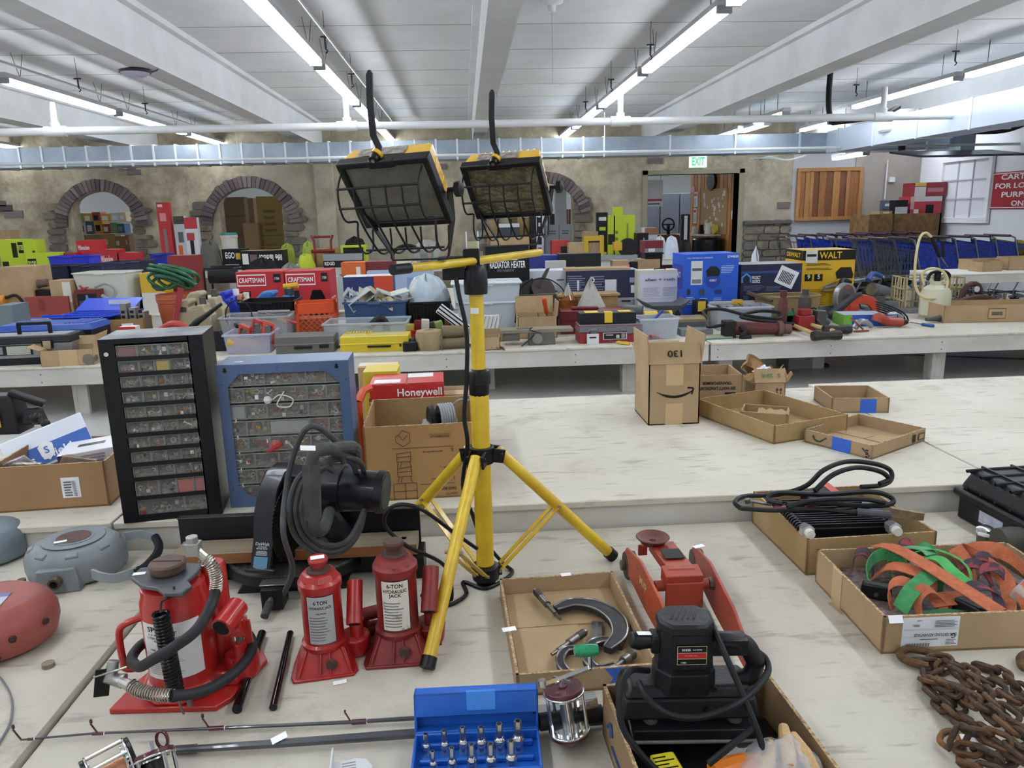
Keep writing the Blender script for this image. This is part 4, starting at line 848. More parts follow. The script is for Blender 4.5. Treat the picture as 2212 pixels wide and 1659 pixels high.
# heads
def head(loc,rot,w,h,gb=.25):
    hd = bpy.data.objects.new('lamp_head',None);S.collection.objects.link(hd);hd.parent = t
    hd.location = V(loc)-V((.018,1.536,TZ1));hd.rotation_euler = [rad(a) for a in rot]
    fr = .012;g = G(BK)
    po = [(-w/2,-h/2),(w/2,-h/2),(w/2,h/2),(-w/2,h/2)];pi_ = [(x*(1-2*fr/w),z*(1-2*fr/h)) for x,z in po]
    g.ring(po,pi_,0,.02);g.bx(-.025,.025,-.002,.012,h/2-.014,h/2+.001);g.done('front_frame',hd,bev=.0025)
    g = G(mt('#6e6e66' if gb < .5 else '#7d7b62',.2,m=.4,b=gb,bs=90,s=30,c2='#62625a' if gb < .5 else '#55543f'));g.bx(-w/2+fr,w/2-fr,.006,.009,-h/2+fr,h/2-fr);g.done('lamp_glass',hd)
    g = G(YELB);q = .88;ww,hh = w*q/2,h*q/2
    vs = [(-w/2+.004,.02,-h/2+.004),(w/2-.004,.02,-h/2+.004),(w/2-.004,.02,h/2-.004),(-w/2+.004,.02,h/2-.004),(-ww,.055,-hh),(ww,.055,-hh),(ww,.055,hh),(-ww,.055,hh),(-ww*.75,.085,-hh*.6),(ww*.75,.085,-hh*.6),(ww*.75,.085,hh*.7),(-ww*.75,.085,hh*.7)]
    g.poly(vs,[(0,4,5,1),(1,5,6,2),(2,6,7,3),(3,7,4,0),(4,8,9,5),(5,9,10,6),(6,10,11,7),(7,11,8,4),(8,11,10,9),(0,1,2,3)])
    for i in range(9): x = -ww*.72+ww*1.44*i/8;g.bar((x,.05,hh*.96+.002),(x,.086,hh*.68+.001),.003,.004)
    for i in range(5): g.bar((w/2-.006,.025+.004,-h*.3+h*.14*i),(ww+.001,.052,-h*.3+h*.14*i),.003,.006)
    g.done('housing',hd,bev=.002)
    g = G(mt('#9b958c',.5,c2='#6f6a63',s=90,w=.05));g.at((0,0,0));g.poly([(-w*.32,.024,h/2-.0022),(w*.2,.024,h/2-.0022),(w*.2,.05,hh+.0035),(-w*.32,.05,hh+.0035)],[(0,1,2,3)]);g.done('warning_label',hd)
    g = G(BK);rb = .0022;so = -.052
    top = h*.30;bot = -h/2-.012
    for z_,yy in ((top,so*.62),(top-.028,so*.98),(-h/2-.024,-.034)): g.cyl((-w/2+.004,yy,z_),(w/2-.014,yy,z_),rb,n=6)
    nv = 6
    for i in range(nv):
        x = -w/2+.006+(w-.022)*i/(nv-1)
        if i in (0,nv-1):
            P = [(x,.0,top+.012),(x,so*.62,top),(x,so*.98,top-.028),(x,so*1.0,top-.055),(x+.004,so*.55,top-.075),(x+.004,so*.7,-h*.3),(x+.002,so*.95,-h*.46),(x+.002,so*.9,-h/2-.02),(x+.004,so*.4,-h/2-.032),(x+.006,.004,-h/2-.004)]
        else: P = [(x,so*.62,top+.002),(x,so*.98,top-.028),(x,so*1.05,-h*.1),(x,so*1.0,-h*.35),(x+.002,so*.85,-h/2-.024),(x+.008,so*.3,-h/2-.036),(x+.012,.004,-h/2-.004)]
        g.tube(P,rb*.9,6,k=4)
    g.done('wire_guard',hd)
    # handle strap
    g = G(BK2);g.ribbon([(-.006,.006,h/2+.004),(-.004,.022,h/2+.014),(-.01,.03,h/2+.032),(-.0105,.06,h/2+.072),(-.0055,.088,h/2+.112),(-.005,.092,h/2+.117)],[V((.012,0,0))]*5+[V((.004,0,0))],.003);g.done('handle_strap',hd)
    g = G(BK);g.cyl((-.01,-.002,h/2+.004),(-.01,.01,h/2+.006),.0085,n=14);g.mat(YELB);g.cyl((-.008,.01,h/2+.006),(-.006,.016,h/2+.007),.0105,n=14);g.mat(mt('#8c8a86',.3,m=.9));g.cyl((-.01,-.005,h/2+.004),(-.01,-.002,h/2+.004),.0035,n=10);g.done('hinge_bolt',hd)
    g = G(BK);g.cyl((w/2,.03,-h*.12),(w/2+.022,.03,-h*.12),.004,n=8);g.lathe([(.006,.012),(.014,.016),(.014,.026),(.005,.03)],(w/2,.03,-h*.12),'x',n=8);g.done('tilt_knob',hd)
    return hd
h1 = head((-.124,1.40,1.588),(37.9,-1.8,-22.5),.18,.143)
h2 = head((.093,1.68,1.597),(38.5,-1.6,-21.2),.178,.142,1.0)
for hd,(lx,ly),(rx,ry),Yb in ((h1,(850,562),(968,558),1.43),(h2,(1078,533),(1160,528),1.72)):
    R_ = Euler([rad(a) for a in ((37.9,-1.8,-22.5) if hd is h1 else (38.5,-1.6,-21.2))]).to_matrix();w = .18
    sl = hd.location+R_ @ V((-w/2-.002,.03,-.02));sr = hd.location+R_ @ V((w/2+.003,.03,-.02))
    a,b_ = L3(lx,ly,Yb),L3(rx,ry,Yb+.04);sl2 = V((sl.x*.55+a.x*.45,sl.y,sl.z-.03))
    g = G(BK2);g.ribbon([sl,sl*.75+a*.25+V((0,0,-.01)),a+V((-.002,0,.012)),a,a+(b_-a)*.08,b_-(b_-a)*.08,b_,b_+V((.003,0,.012)),sr*.6+b_*.4+V((.006,0,0)),sr],[V((.008,.014,0))]*2+[V((.002,.017,0))]*6+[V((.009,.013,0))]*2,.003);g.done('yoke_bracket',t)
# cord
g = G(BK);g.tube([L3(985,600,1.51),L3(992,640,1.505),L3(1008,720,1.50),L3(1008,820,1.5),L3(1003,900,1.5),L3(1010,960,1.5),L3(1000,1050,1.53),L3(1020,1110,1.56),L3(1040,1160,1.6),L3(1085,1215,1.6),V((.06,.03,.004)),V((.0,-.035,.004)),V((-.05,.0,.004)),V((-.045,-.06,.004)),V((-.09,-.1,.004)),V((-.14,-.05,.004))],.0045,8,k=6)
a_ = [L3(835,1140,1.42),L3(833,1110,1.42),L3(860,1090,1.42),L3(910,1100,1.42),L3(980,1150,1.45),L3(1030,1185,1.48)]
g.tube([V((-.1,-.1,.004)),V((-.075,-.07,.004)),L3(960,1222,1.44),L3(880,1180,1.42)]+a_,.0042,8,k=6);g.done('power_cord',t)
# ================================================================ drop saw
t = T('miter_saw','black compound saw on a wooden base board with a coiled grey cord','saw',(-.41,1.60,TZ1))
def s3(px,py,Y): return AY(px,py,Y)-V((-.41,1.60,TZ1))
NAV = mt('#1a1d26',.32,c2='#22252d',s=20,coat=.1);DUST = mt('#43433f',.7,c2='#2f2f2e',s=30);CORD = mt('#47484a',.7,c2='#38393a',s=40)
zt = s3(600,1106,1.66).z;xl = s3(388,1110,1.66).x;xr = s3(905,1103,1.63).x
g = G(NAV);g.bx(xl,xr,.045,.055,.055,zt);g.mat(mt('#3a3a3a',.4,c2='#222222',s=30));g.bx(xl,xr,.04,.058,zt,zt+.003);g.done('fence',t,bev=.001)
WD = mt('#968a76',.6,c2='#83745e',s=3,st=(2,30,30),w=.2);wl = s3(376,1195,1.58).x
g = G(WD);g.bx(wl,xr-.004,-.035,.04,.062,.087);g.mat(mt('#8f5f33',.55,c2='#7a4d28',s=4,st=(1,20,20)));g.bx(wl+.001,xr-.005,-.0362,-.035,.0625,.0865)
g.mat(mt('#4b3d2c',.8));
for x in (wl+.02,xr-.035): g.lathe([(0,.0875),(.007,.0875)],(x,.0,0),n=10)
g.done('base_board',t,bev=.001)
g = G(BK);cx = -.005;r_ = .155
arc = [(cx+r_*cos(a),.03-r_*.82*sin(a)) for a in [pi*j/28 for j in range(29)]]
g.prism(arc[::-1],.028,.05,'z');g.mat(mt('#6e6e6a',.35,m=.5,c2='#4e4e4c',s=30));arc2 = [(cx+(r_-.003)*cos(a),.03-(r_-.003)*.82*sin(a)) for a in [pi*j/28 for j in range(29)]];g.prism(arc2[::-1],.05,.052,'z')
g.mat(mt('#a9a9a4',.4));
for j in range(3,60): a = pi*j/62;k = .012 if j % 5 == 0 else .007;c_,s_ = cos(a),sin(a);g.bar((cx+(r_-.006)*c_,.03-(r_-.006)*.82*s_,.0523),(cx+(r_-.006-k)*c_,.03-(r_-.006-k)*.82*s_,.0523),.0009,.0004)
g.done('turntable',t)
g = G(BK);g.bx(xl+.09,xr-.0,-.0,.06,.008,.05,.0,0);g.bx(xr-.06,xr+.01,-.03,.05,0,.055);g.bx(xl+.06,xl+.1,-.03,.05,0,.055);g.bx(-.12,.12,-.06,.05,0,.03,.02,0);g.done('saw_base',t,bev=.003)
lx = s3(590,1305,1.45).x;g = G(mt('#7c7b76',.3,m=.7));g.bx(lx-.03,lx+.025,-.135,-.105,.053,.056);g.mat(BK);g.bx(lx-.024,lx+.02,-.15,-.1,.006,.052,.0,.0);g.mat(mt('#55504b',.5));g.cyl((lx-.004,-.158,.028),(lx-.004,-.14,.034),.006,n=10);g.mat(DUST);g.cyl((lx-.01,-.185,.012),(lx-.006,-.15,.026),.009,n=8);g.done('miter_lock',t,bev=.0015)
# guard: arched slab, seen along its edge
gx = s3(592,1100,1.50).x;yb = -.135
P = [(-.125,.085),(-.10,.14),(-.085,.2),(-.06,.245),(-.02,.27),(.03,.275),(.075,.25),(.09,.2),(.06,.15),(.0,.12),(-.06,.1),(-.09,.085)]
ga = T('x','x','x');bpy.data.objects.remove(ga)
g = G(NAV);g.at((gx-.012,.02,-.012),(0,0,-14));g.prism(P,-.025,.025,'x');g.bx(-.036,.036,-.128,-.112,.078,.09);g.done('blade_guard',t,bev=.004)
g = G();g.at((gx-.012,.02,-.012),(0,0,-14))
def onfront(z): # front edge of guard from (-.125,.085) to (-.10,.14)
    f = (z-.085)/.055;return -.125+.025*f-.0015
vsn = G();fr0 = V((0,-.0015,0))
def fgt(s_,z,h,w_,m):
    h2 = G();gtext(h2,s_,0,z,h,m,0,w_);base = len(g.v);
    g.mat(m);g.poly([(p.x,onfront(p.z),p.z) for p in h2.v],h2.f)
g.mat(mt('#4f7f9c',.4));g.poly([(-.016,onfront(.092),.092),(.0,onfront(.086),.086),(.016,onfront(.092),.092),(.016,onfront(.112),.112),(-.016,onfront(.112),.112)],[(0,1,2,3,4)])
PAL = mt('#b9c2c6',.4)
for z,s_,h,w_ in ((.1365,'DeWalt',.0058,.032),(.131,'10 INCH',.003,.02),(.1275,'MITER SAW',.003,.026),(.122,'CAUTION',.0028,.022)): fgt(s_,z,h,w_,PAL)
for k in range(4): g.mat(PAL);z = .115+.0018*k;g.poly([(-.013,onfront(z)-.0003,z),(.013,onfront(z)-.0003,z),(.013,onfront(z+.0008)-.0003,z+.0008),(-.013,onfront(z+.0008)-.0003,z+.0008)],[(0,1,2,3)])
g.done('printed_label',t)
c = s3(628,1128,1.56);g = G(mt('#2a2623',.45,m=.5));R = .085;n = 60;g.at((c.x,c.y,c.z-.0),(0,0,-14))
po = [(R*(1 if j % 2 else .965)*cos(2*pi*j/(2*n)),R*(1 if j % 2 else .965)*sin(2*pi*j/(2*n))) for j in range(2*n)];g.prism(po,-.001,.001,'x');g.done('saw_blade',t)
# motor
m0,m1 = s3(702,1052,1.55),s3(818,1062,1.53);d = (m1-m0)
g = G(NAV);g.cyl(m0-d*.1,m0+d*.35,.05,n=24);g.cyl(m0+d*.33,m1,.044,n=28);g.cyl(m1,m1+d*.13,.047,.045,n=28);g.mat(DUST);g.cyl(m1+d*.13,m1+d*.14,.038,n=20)
g.done('motor',t,bev=.002)
g = G(NAV);g.tube([s3(640,1050,1.6),s3(660,1150,1.64),s3(700,1180,1.66)],[.03,.035,.04],12);g.bar(s3(620,1040,1.56),s3(710,1050,1.56),.07,.06);g.tube([s3(690,1100,1.6),s3(740,1160,1.62)],.03,10);g.done('arm',t,bev=.004)
# D handle
HG = mt('#4a4b49',.7,c2='#3a3b3a',s=25,b=.2,bs=90)
g = G(HG);q = 1.385;g.tube([s3(745,985,1.5),s3(710,968,q+.03),s3(680,978,q),s3(672,1010,q),s3(673,1060,q),s3(675,1110,q),s3(685,1145,q),s3(700,1140,q+.03),s3(712,1105,1.5)],[.012,.0155,.017,.0155,.016,.016,.018,.015,.012],12,k=5)
g.bar(s3(672,1000,q),s3(676,1120,q),.022,.03);g.tube([s3(680,975,q),s3(760,965,1.5),s3(770,990,1.53)],[.012,.016,.014],10,k=4);g.done('handle',t,bev=.004)
sticker(t,s3(665,968,q-.02),(50,10,20),.028,.01)
g = G(CORD);q = 1.45
g.tube([s3(610,1290,1.47),s3(632,1230,1.40),s3(612,1150,1.37),s3(618,1060,q),s3(635,980,q),s3(660,928,1.42),s3(690,925,1.44),s3(730,960,1.46),s3(742,1000,1.48)],.006,8,k=7)
for k,(dx,dy) in enumerate(((0,0),(14,-8),(26,-20))):
    g.tube([s3(712+dx*.3,1005+dx*.5,q+.03),s3(672+dx,1010,q-.02),s3(640+dx,1040,q-.03),s3(625+dx,1100,q-.04),s3(640+dx,1160+dy*.5,q-.04),s3(690+dx*.5,1198+dy,q-.03),s3(740+dx*.3,1190+dy,q),s3(775,1150+dy,q+.03),s3(790,1090,q+.06)],.0058,8,k=7)
g.tube([s3(690,1020,q-.02),s3(720,995,q+.02),s3(760,1000,q+.05),s3(775,1050,q+.12)],.0058,8,k=5);g.tube([s3(690,1005,q-.02),s3(730,985,q+.02),s3(780,1000,q+.06),s3(785,1040,q+.12)],.0058,8,k=5)
g.done('power_cord',t)
# ================================================================ bottle jacks
JR = mt('#b0231f',.35,c2='#8f1c1a',s=14,w=.2,coat=.2);JR2 = mt('#8e2422',.45,c2='#6c1d1b',s=22,w=.15);JR3 = mt('#b32420',.3,c2='#a01f1c',s=6,coat=.3);GRIME = mt('#3a2c26',.8,c2='#5a3a30',s=40)
def wraptext(g,s_,x,z,h,m,R,w=None,th0=0,rz=0):
    q = G();gtext(q,s_,x,z,h,m,0,w,rz=rz);g.mat(m)
    g.poly([(R*sin(p.x/R+th0),-R*cos(p.x/R+th0),p.z) for p in q.v],q.f)
def wraprect(g,x0,x1,z0,z1,m,R,th0=0,n=10):
    g.mat(m);vs = []
    for i in range(n+1):
        a = (x0+(x1-x0)*i/n)/R+th0;vs += [(R*sin(a),-R*cos(a),z0),(R*sin(a),-R*cos(a),z1)]
    g.poly(vs,[(2*i,2*i+2,2*i+3,2*i+1) for i in range(n)])
def bottle_jack(label,loc,rz,m,s=1.0,labcol='#a6a8a8',txt=(),th0=0,mh=None,ptag=True,rust=False):
    t = T('bottle_jack',label,'jack',loc,rz,'six ton bottle jacks',sc=(s,s,s));bd = .036
    g = G(m);P = [(-.055,-.06),(.05,-.06),(.058,-.045),(.05,.0),(.075,.0),(.075,.04),(.04,.06),(-.05,.06),(-.058,.0),(-.06,-.045)]
    g.prism(P[::-1],0,.006,'z')
    g.poly([(-.052,-.056,.006),(.048,-.056,.006),(.052,.05,.006),(-.05,.055,.006),(-.036,-.03,.042),(.036,-.03,.042),(.038,.036,.042),(-.036,.036,.042)],[(0,1,5,4),(1,2,6,5),(2,3,7,6),(3,0,4,7),(4,5,6,7)])
    for x0,x1 in ((-.045,-.03),(.045,.03),(-.008,-.006),(.01,.008)): g.bar((x0,-.058,.01),(x1,-.03,.045),.004,.008)
    g.lathe([(.026,.0),(.03,.034),(.022,.04)],(.053,.018,.003),n=12)
    g.done('base_casting',t,bev=.0025)
    g = G(m);g.lathe([(.04,.04),(.041,.048),(bd,.052),(bd,.15),(bd+.003,.155),(bd+.003,.166),(.034,.172)],n=28);g.lathe([(.034,.166),(.036,.172),(.03,.182),(.018,.184)],n=8);g.done('cylinder',t)
    g = G(GRIME);g.lathe([(.022,.180),(.022,.186),(.014,.187),(.014,.192)],n=20);g.mat(mh or m);g.lathe([(.012,.188),(.012,.198),(.017,.2),(.018,.205),(.016,.209),(0,.21)],n=16);g.done('screw_saddle',t)
    g = G(GRIME);g.lathe([(.0,-.004),(.009,-.004),(.01,.004),(0,.006)],(.012,-.052,.024),'y',n=12);g.done('oil_plug',t)
    g = G(m);g.lathe([(.012,.03),(.013,.072),(.015,.074),(.011,.078),(.008,.1)],(.058,.008,0),n=14);g.done('pump_cylinder',t)
    g = G(m);a,b_ = V((.056,-.03,.085)),V((.062,.022,.148));po = (b_-a).normalized()
    g.tube([a,a+(b_-a)*.95],.0145,16);g.bar((.05,.002,.07),(.052,.012,.115),.004,.016);g.bar((.066,.002,.07),(.068,.012,.115),.004,.016)
    g.mat(BLK);g.cyl(a-po*.0006,a+po*.001,.0108,n=16);g.done('handle_socket',t)
    g = G();R = bd+.0006;hw = .0255;wraprect(g,-hw,hw,.056,.15,mt('#33302c',.5),R,th0);wraprect(g,-hw+.0012,hw-.0012,.0572,.1488,mt(labcol,.5,c2='#75695c' if rust else None,s=30,n=.4,w=.06),R+.0003,th0)
    INK = mt('#1d1c1c',.6)
    for s_,z,h,w_ in txt: wraptext(g,s_,0,z,h,INK,R+.0006,w_,th0)
    for k in range(9): w_ = R0.uniform(.024,.036);wraprect(g,-hw+.004,-hw+.004+w_,.108-.0055*k,.109-.0055*k+.0008,mt('#6b6a68',.6),R+.0006,th0)
    g.done('label_plate',t)
    return t
j2 = bottle_jack('brighter red six ton jack with a grey label plate in front of the saw',(-.285,1.262,TZ1),8,JR,1.0,'#a3a5a5',(('6 TON',.138,.007,.024),('HYDRAULIC JACK',.127,.0048,.04),('CAUTION',.117,.003,.018)))
sticker(j2,(.0,-.004,.2105),(8,0,5),.024,.011)
j3 = bottle_jack('grimy dark red six ton jack with a stained white label beside the yellow leg',(-.152,1.29,TZ1),2,JR2,1.06,'#d6d2c4',(('6-TON',.141,.0072,.028),('HYDRAULIC',.131,.0062,.042),('JACK',.1225,.006,.022)),mh=mt('#4c302a',.7),rust=True)
# spare red socket lying behind
g = G(JR2);g.cyl((-.235,1.33,TZ1+.05),(-.165,1.35,TZ1+.055),.013,n=14);g.cyl((-.235,1.34,TZ1+.014),(-.165,1.36,TZ1+.014),.014,n=14);g.bx(-.225,-.215,1.325,1.345,TZ1,TZ1+.05);tag(g.done('jack_handle_socket'),'dull red tube bracket lying between the two six ton jacks','jack part')
# air jack
A0 = AZ(392,1500,TZ1);A0.y += .025
t = T('air_hydraulic_jack','large red air hydraulic jack with hose, spring and warning label','jack',A0,-3)
def a3(px,py,Y): return t.matrix_world_inv @ AY(px,py,Y) if False else Matrix.Rotation(rad(3),3,'Z') @ (AY(px,py,Y)-A0)
g = G(JR3);P = [(-.098,-.075),(.08,-.075),(.098,-.05),(.125,.06),(.1,.1),(-.06,.1),(-.09,.0)];g.prism(P[::-1],0,.01,'z');g.done('base_plate',t,bev=.002)
g = G(JR3);g.lathe([(.075,.01),(.07,.02),(.062,.03),(.058,.032)],n=10);g.lathe([(.03,.01),(.03,.05),(.02,.055)],(.095,.02,0),n=12);g.bx(.02,.1,-.02,.05,.01,.035,.005,.005);g.done('base_casting',t,bev=.004)
RB = .056;g = G(JR3);g.lathe([(RB,.03),(RB,.175),(RB-.004,.186),(RB-.004,.2),(RB-.01,.204),(.03,.206)],n=36);g.lathe([(.022,.02),(.022,.208),(.018,.214)],(.052,.045,0),n=16);g.done('cylinder',t)
IR = mt('#3a3d42',.45,c2='#4a4d52',s=20,coat=.3)
g = G(IR);P = [(-.062,-.015),(-.03,-.045),(.0,-.055),(.02,-.075),(.05,-.075),(.056,-.05),(.04,-.03),(.045,.0),(.04,.03),(-.02,.04),(-.03,.03),(-.062,.02)];g.prism(P[::-1],.211,.219,'z');g.done('spring_plate',t,bev=.002)
g = G(mt('#5b4538',.6,c2='#4a3a32',s=20));g.lathe([(.022,.206),(.022,.222),(.029,.224),(.03,.236),(.027,.239),(0,.239)],(-.005,0,0),n=20);g.bx(-.029,.019,-.001,.001,.239,.2405);g.done('saddle',t)
sticker(t,(-.052,-.005,.2195),(0,0,10),.02,.01);sticker(t,(.045,.03,.2155),(0,0,10),.02,.009)
g = G();R = RB+.0006;wraprect(g,-.043,.06,.05,.152,mt('#dcdcda',.45),R,0,16);INK = mt('#222222',.6)
wraptext(g,'SPEED',-.008,.142,.009,INK,R+.0005,.042);wraptext(g,'SET',.012,.134,.007,INK,R+.0005,.02)
for k in range(6): wraprect(g,-.028+.006*k,-.0255+.006*k,.131,.133,INK,R+.0005)
wraptext(g,'12 TON AIR / HYDRAULIC',-.002,.126,.0034,INK,R+.0005,.06);wraptext(g,'Stock No HAC',.0,.121,.0034,INK,R+.0005,.035);wraptext(g,'WARNING',.006,.113,.0042,mt('#b0483c',.5),R+.0005,.032);wraptext(g,'FOR YOUR SAFETY',-.004,.104,.003,INK,R+.0005,.045)
for k in range(11): w_ = R0.uniform(.05,.07);wraprect(g,-.036,-.036+w_,.097-.0038*k,.0978-.0038*k,mt('#8a8a88',.6),R+.0005)
g.done('warning_label',t)
g = G(JR3);g.tube([(-.052,-.018,.145),(-.075,-.03,.14),(-.085,-.034,.125),(-.085,-.034,.075),(-.08,-.034,.058),(-.05,-.022,.056)],.006,10,k=4);g.done('carry_handle',t)
# pump and socket
g = G(JR3);px_ = .105;g.lathe([(.016,.05),(.016,.055),(.0115,.058),(.0115,.085),(.008,.087)],(px_,-.005,0),n=14);g.mat(mt('#6d6a66',.3,m=.7));g.cyl((px_,-.005,.085),(px_,-.005,.108),.0065,n=10);g.mat(JR3);g.bar((px_+.015,0,.06),(px_+.012,0,.125),.004,.014);g.bx(px_-.012,px_+.012,-.012,.008,.1,.13)
g.tube([(px_-.012,-.045,.137),(px_+.0,.005,.15)],.0185,18);g.bar((px_-.002,-.02,.125),(px_,.0,.12),.02,.02);g.mat(BLK);g.cyl((px_-.0123,-.0462,.1368),(px_-.012,-.044,.1373),.0145,n=18);g.done('pump_socket',t)
# spring
g = G(mt('#191a1d',.3));s0,s1 = V((.016,-.085,.19)),V((.03,-.098,.045));n = 26*10;ds = s1-s0;u = ds.normalized();e1 = u.orthogonal().normalized();e2 = u.cross(e1)
g.tube([s0+ds*(i/n)+(e1*cos(2*pi*i/10)+e2*sin(2*pi*i/10))*.0115 for i in range(n+1)],.0028,6)
g.tube([s0,s0+V((0,.01,.015)),V((.034,-.068,.212)),V((.03,-.06,.222))],.002,6,k=3);g.mat(mt('#8a8a88',.3,m=.8));g.cyl(s1,(.036,-.095,.012),.0018,n=6);g.cyl((.036,-.07,.01),(.036,-.07,.022),.005,n=8);g.done('return_spring',t)
# hose
HB = mt('#2e3034',.55,c2='#3a3b3e',s=30);CHR = mt('#b3aea4',.3,m=.85)
hp = [a3(466,1276,1.16),a3(455,1310,1.11),a3(425,1360,1.075),a3(380,1395,1.065),a3(330,1425,1.08),a3(300,1440,1.12),a3(285,1420,1.17),a3(320,1385,1.23),a3(400,1380,1.26),a3(480,1360,1.27),a3(530,1365,1.25),a3(545,1400,1.2),a3(520,1440,1.15),a3(470,1478,1.105),a3(420,1498,1.075),a3(370,1503,1.055)]
g = G(HB);g.tube(hp,.0088,12,k=7);g.done('air_hose',t)
def coil(g,P,r,wr,turns,k=6):
    P = smooth_pts(P,k);L_ = [0]
    for i in range(1,len(P)): L_.append(L_[-1]+(P[i]-P[i-1]).length)
    n = turns*9;out = [];e = None
    for i in range(n+1):
        s_ = L_[-1]*i/n;j = max(j_ for j_ in range(len(L_)) if L_[j_] <= s_+1e-9);j = min(j,len(P)-2);f = (s_-L_[j])/max(1e-9,L_[j+1]-L_[j]);c = P[j].lerp(P[j+1],min(1,f));u = (P[j+1]-P[j]).normalized()
        e = u.orthogonal() if e is None else e-u*e.dot(u);e.normalize();q = u.cross(e);a = 2*pi*i/9;out.append(c+(e*cos(a)+q*sin(a))*r)
    g.tube(out,wr,5)
g = G(CHR);c1 = [a3(440,1203,1.16),a3(458,1222,1.16),a3(467,1250,1.16),a3(466,1276,1.16)];coil(g,c1,.0095,.0014,17);c2 = [a3(283,1480,1.08),a3(300,1492,1.07),a3(335,1500,1.06),a3(372,1503,1.055)];coil(g,c2,.0095,.0014,17)
g.tube([a3(425,1190,1.16),a3(440,1203,1.16),a3(455,1215,1.16)],.008,10);g.tube([a3(262,1472,1.09),a3(283,1482,1.08)],[.007,.009],10);g.cuts = [g.cuts[0],g.cuts[1]];each(g,'hose_spring_guard',t)
g = G(mt('#9a9a98',.35,m=.7));c = a3(417,1186,1.16);g.bx(c.x-.01,c.x+.012,c.y-.01,c.y+.01,c.z-.01,c.z+.012);g.cyl(c+V((-.0,0,.01)),c+V((-.0,0,.022)),.0095,n=10);c = a3(252,1468,1.1);g.tube([c+V((.012,0,-.003)),c+V((-.01,0,.003)),c+V((-.006,.01,.028))],[.012,.012,.009],12);g.mat(BLK);g.bar(c+V((-.024,-.008,-.024)),c+V((-.016,-.004,.022)),.003,.022);g.mat(CHR);g.bar(c+V((-.03,-.01,.012)),c+V((.02,-.0,.022)),.004,.003);g.done('air_valve',t,bev=.001)
# loose black handle tubes
for lb,a,b_ in (('black steel tube handle lying beside the air jack',(512,1532),(566,1368)),('thinner black tube lying beside the grey-labelled jack',(590,1526),(627,1366))):
    p,q = AZ(*a,TZ1+.009),AZ(*b_,TZ1+.009);r_ = .0085 if a[0] < 550 else .0068;p.z = q.z = TZ1+r_
    g = G(mt('#101114',.18,coat=.5));g.cyl(p,q,r_,n=16);g.mat(mt('#2a2b2e',.6));g.cyl(p+(p-q).normalized()*.0006,p,r_*.72,n=14);tag(g.done('handle_tube'),lb,'tube','black jack handle tubes')
# ================================================================ hose reels, left
def reel(label,P1,dia,h,col,col2,rz,kind):
    t = T('hose_reel',label,'hose reel',P1,rz);r_ = dia/2;m = mt(col,.5,c2=col2,s=9,w=.2,b=.1,bs=40)
    n = 32;out = []
    def rad_(a,k): return r_*(1-(.045 if (kind and int(a/(2*pi)*16) % 2) else 0)*k)
    vs = [];prof = ([(.8,0,0),(.97,.08,.5),(1,.25,1),(1,.6,1),(.93,.8,.6),(.8,.93,0),(.6,1,0),(.3,1,0)] if kind else [(.75,0,0),(.93,.12,0),(1,.4,0),(.99,.6,0),(.9,.82,0),(.72,.95,0),(.68,.97,0),(.5,1,0),(.2,1,0)])
    for f,zf,k in prof:
        for j in range(n): a = 2*pi*j/n;R = rad_(a,k)*f;vs.append((R*cos(a),R*sin(a)*.92,h*zf))
    fs = [(i*n+j,i*n+(j+1) % n,(i+1)*n+(j+1) % n,(i+1)*n+j) for i in range(len(prof)-1) for j in range(n)]+[list(range((len(prof)-1)*n,len(prof)*n)),list(range(n))[::-1]]
    g = G(m);g.poly(vs,fs);return t,g,m
p = AZ(165,1262,TZ1);D = .165
t,g,m = reel('grey plastic hose reel with a rusty round cap on the left table',p+V((-.025,.065,0)),.215,.085,'#838b8f','#6f777b',10,1)
g.bx(-.06,.035,-.108,-.07,.0,.055,.008,.004);g.done('reel_housing',t,bev=.003)
g = G(m);g.lathe([(.05,.0845),(.068,.0868),(.05,.0872)],n=30)
for k in range(8): a = pi*2*k/8+.2;g.at((.086*cos(a),.08*sin(a),.072),(0,28,math.degrees(a)));g.bx(-.009,.009,-.014,.014,0,.008,.002,.002)
g.at((0,0,0));g.done('raised_pads',t,bev=.002)
g = G(mt('#6f7c85',.5));g.lathe([(.04,.085),(.045,.088),(.038,.0885)]);g.mat(mt('#5f3f3a',.6,c2='#4c3330',s=30));g.lathe([(.037,.0888),(.036,.0896),(.0,.0898)],n=26);g.done('centre_cap',t)
sticker(t,(-.02,-.026,.09),(0,0,12),.026,.011)
g = G(mt('#5d5346',.5,m=.5));g.lathe([(.008,-.125),(.013,-.125),(.014,-.108),(.0,-.1)],(-.012,0,.03),'y',n=14);g.mat(BLK);g.lathe([(0,-.1256),(.008,-.1256)],(-.012,0,.03),'y',n=12);g.done('inlet_fitting',t)
g = G(mt('#8b9498',.5));g.ribbon([(.06,-.1,.035),(.085,-.115,.03),(.11,-.11,.022),(.145,-.085,.02)],V((0,0,.022)),.006,k=4);g.ribbon([(.095,.05,.055),(.13,.055,.055),(.165,.035,.05)],V((0,0,.02)),.005,k=4);g.mat(mt('#1d1e21',.6));g.tube([(.14,-.088,.02),(.16,-.07,.022),(.178,-.03,.032),(.18,.0,.042),(.165,.038,.05)],[.01,.0115,.0115,.0115,.01],10,k=3);g.done('carry_handle',t)
p = AZ(-20,1235,TZ1);t,g,m = reel('grey plastic hose reel cut by the left edge, behind the other grey one',p+V((-.06,.085,0)),.2,.085,'#74818b','#636e77',-10,1);g.done('reel_housing',t,bev=.003)
p = AZ(10,1440,TZ1);t,g,m = reel('pinkish red round hose reel at the left edge of the table',p+V((-.065,.085,0)),.235,.1,'#9c4f48','#87433e',0,0);g.done('reel_housing',t)
g = G(mt('#3a1c1c',.7));
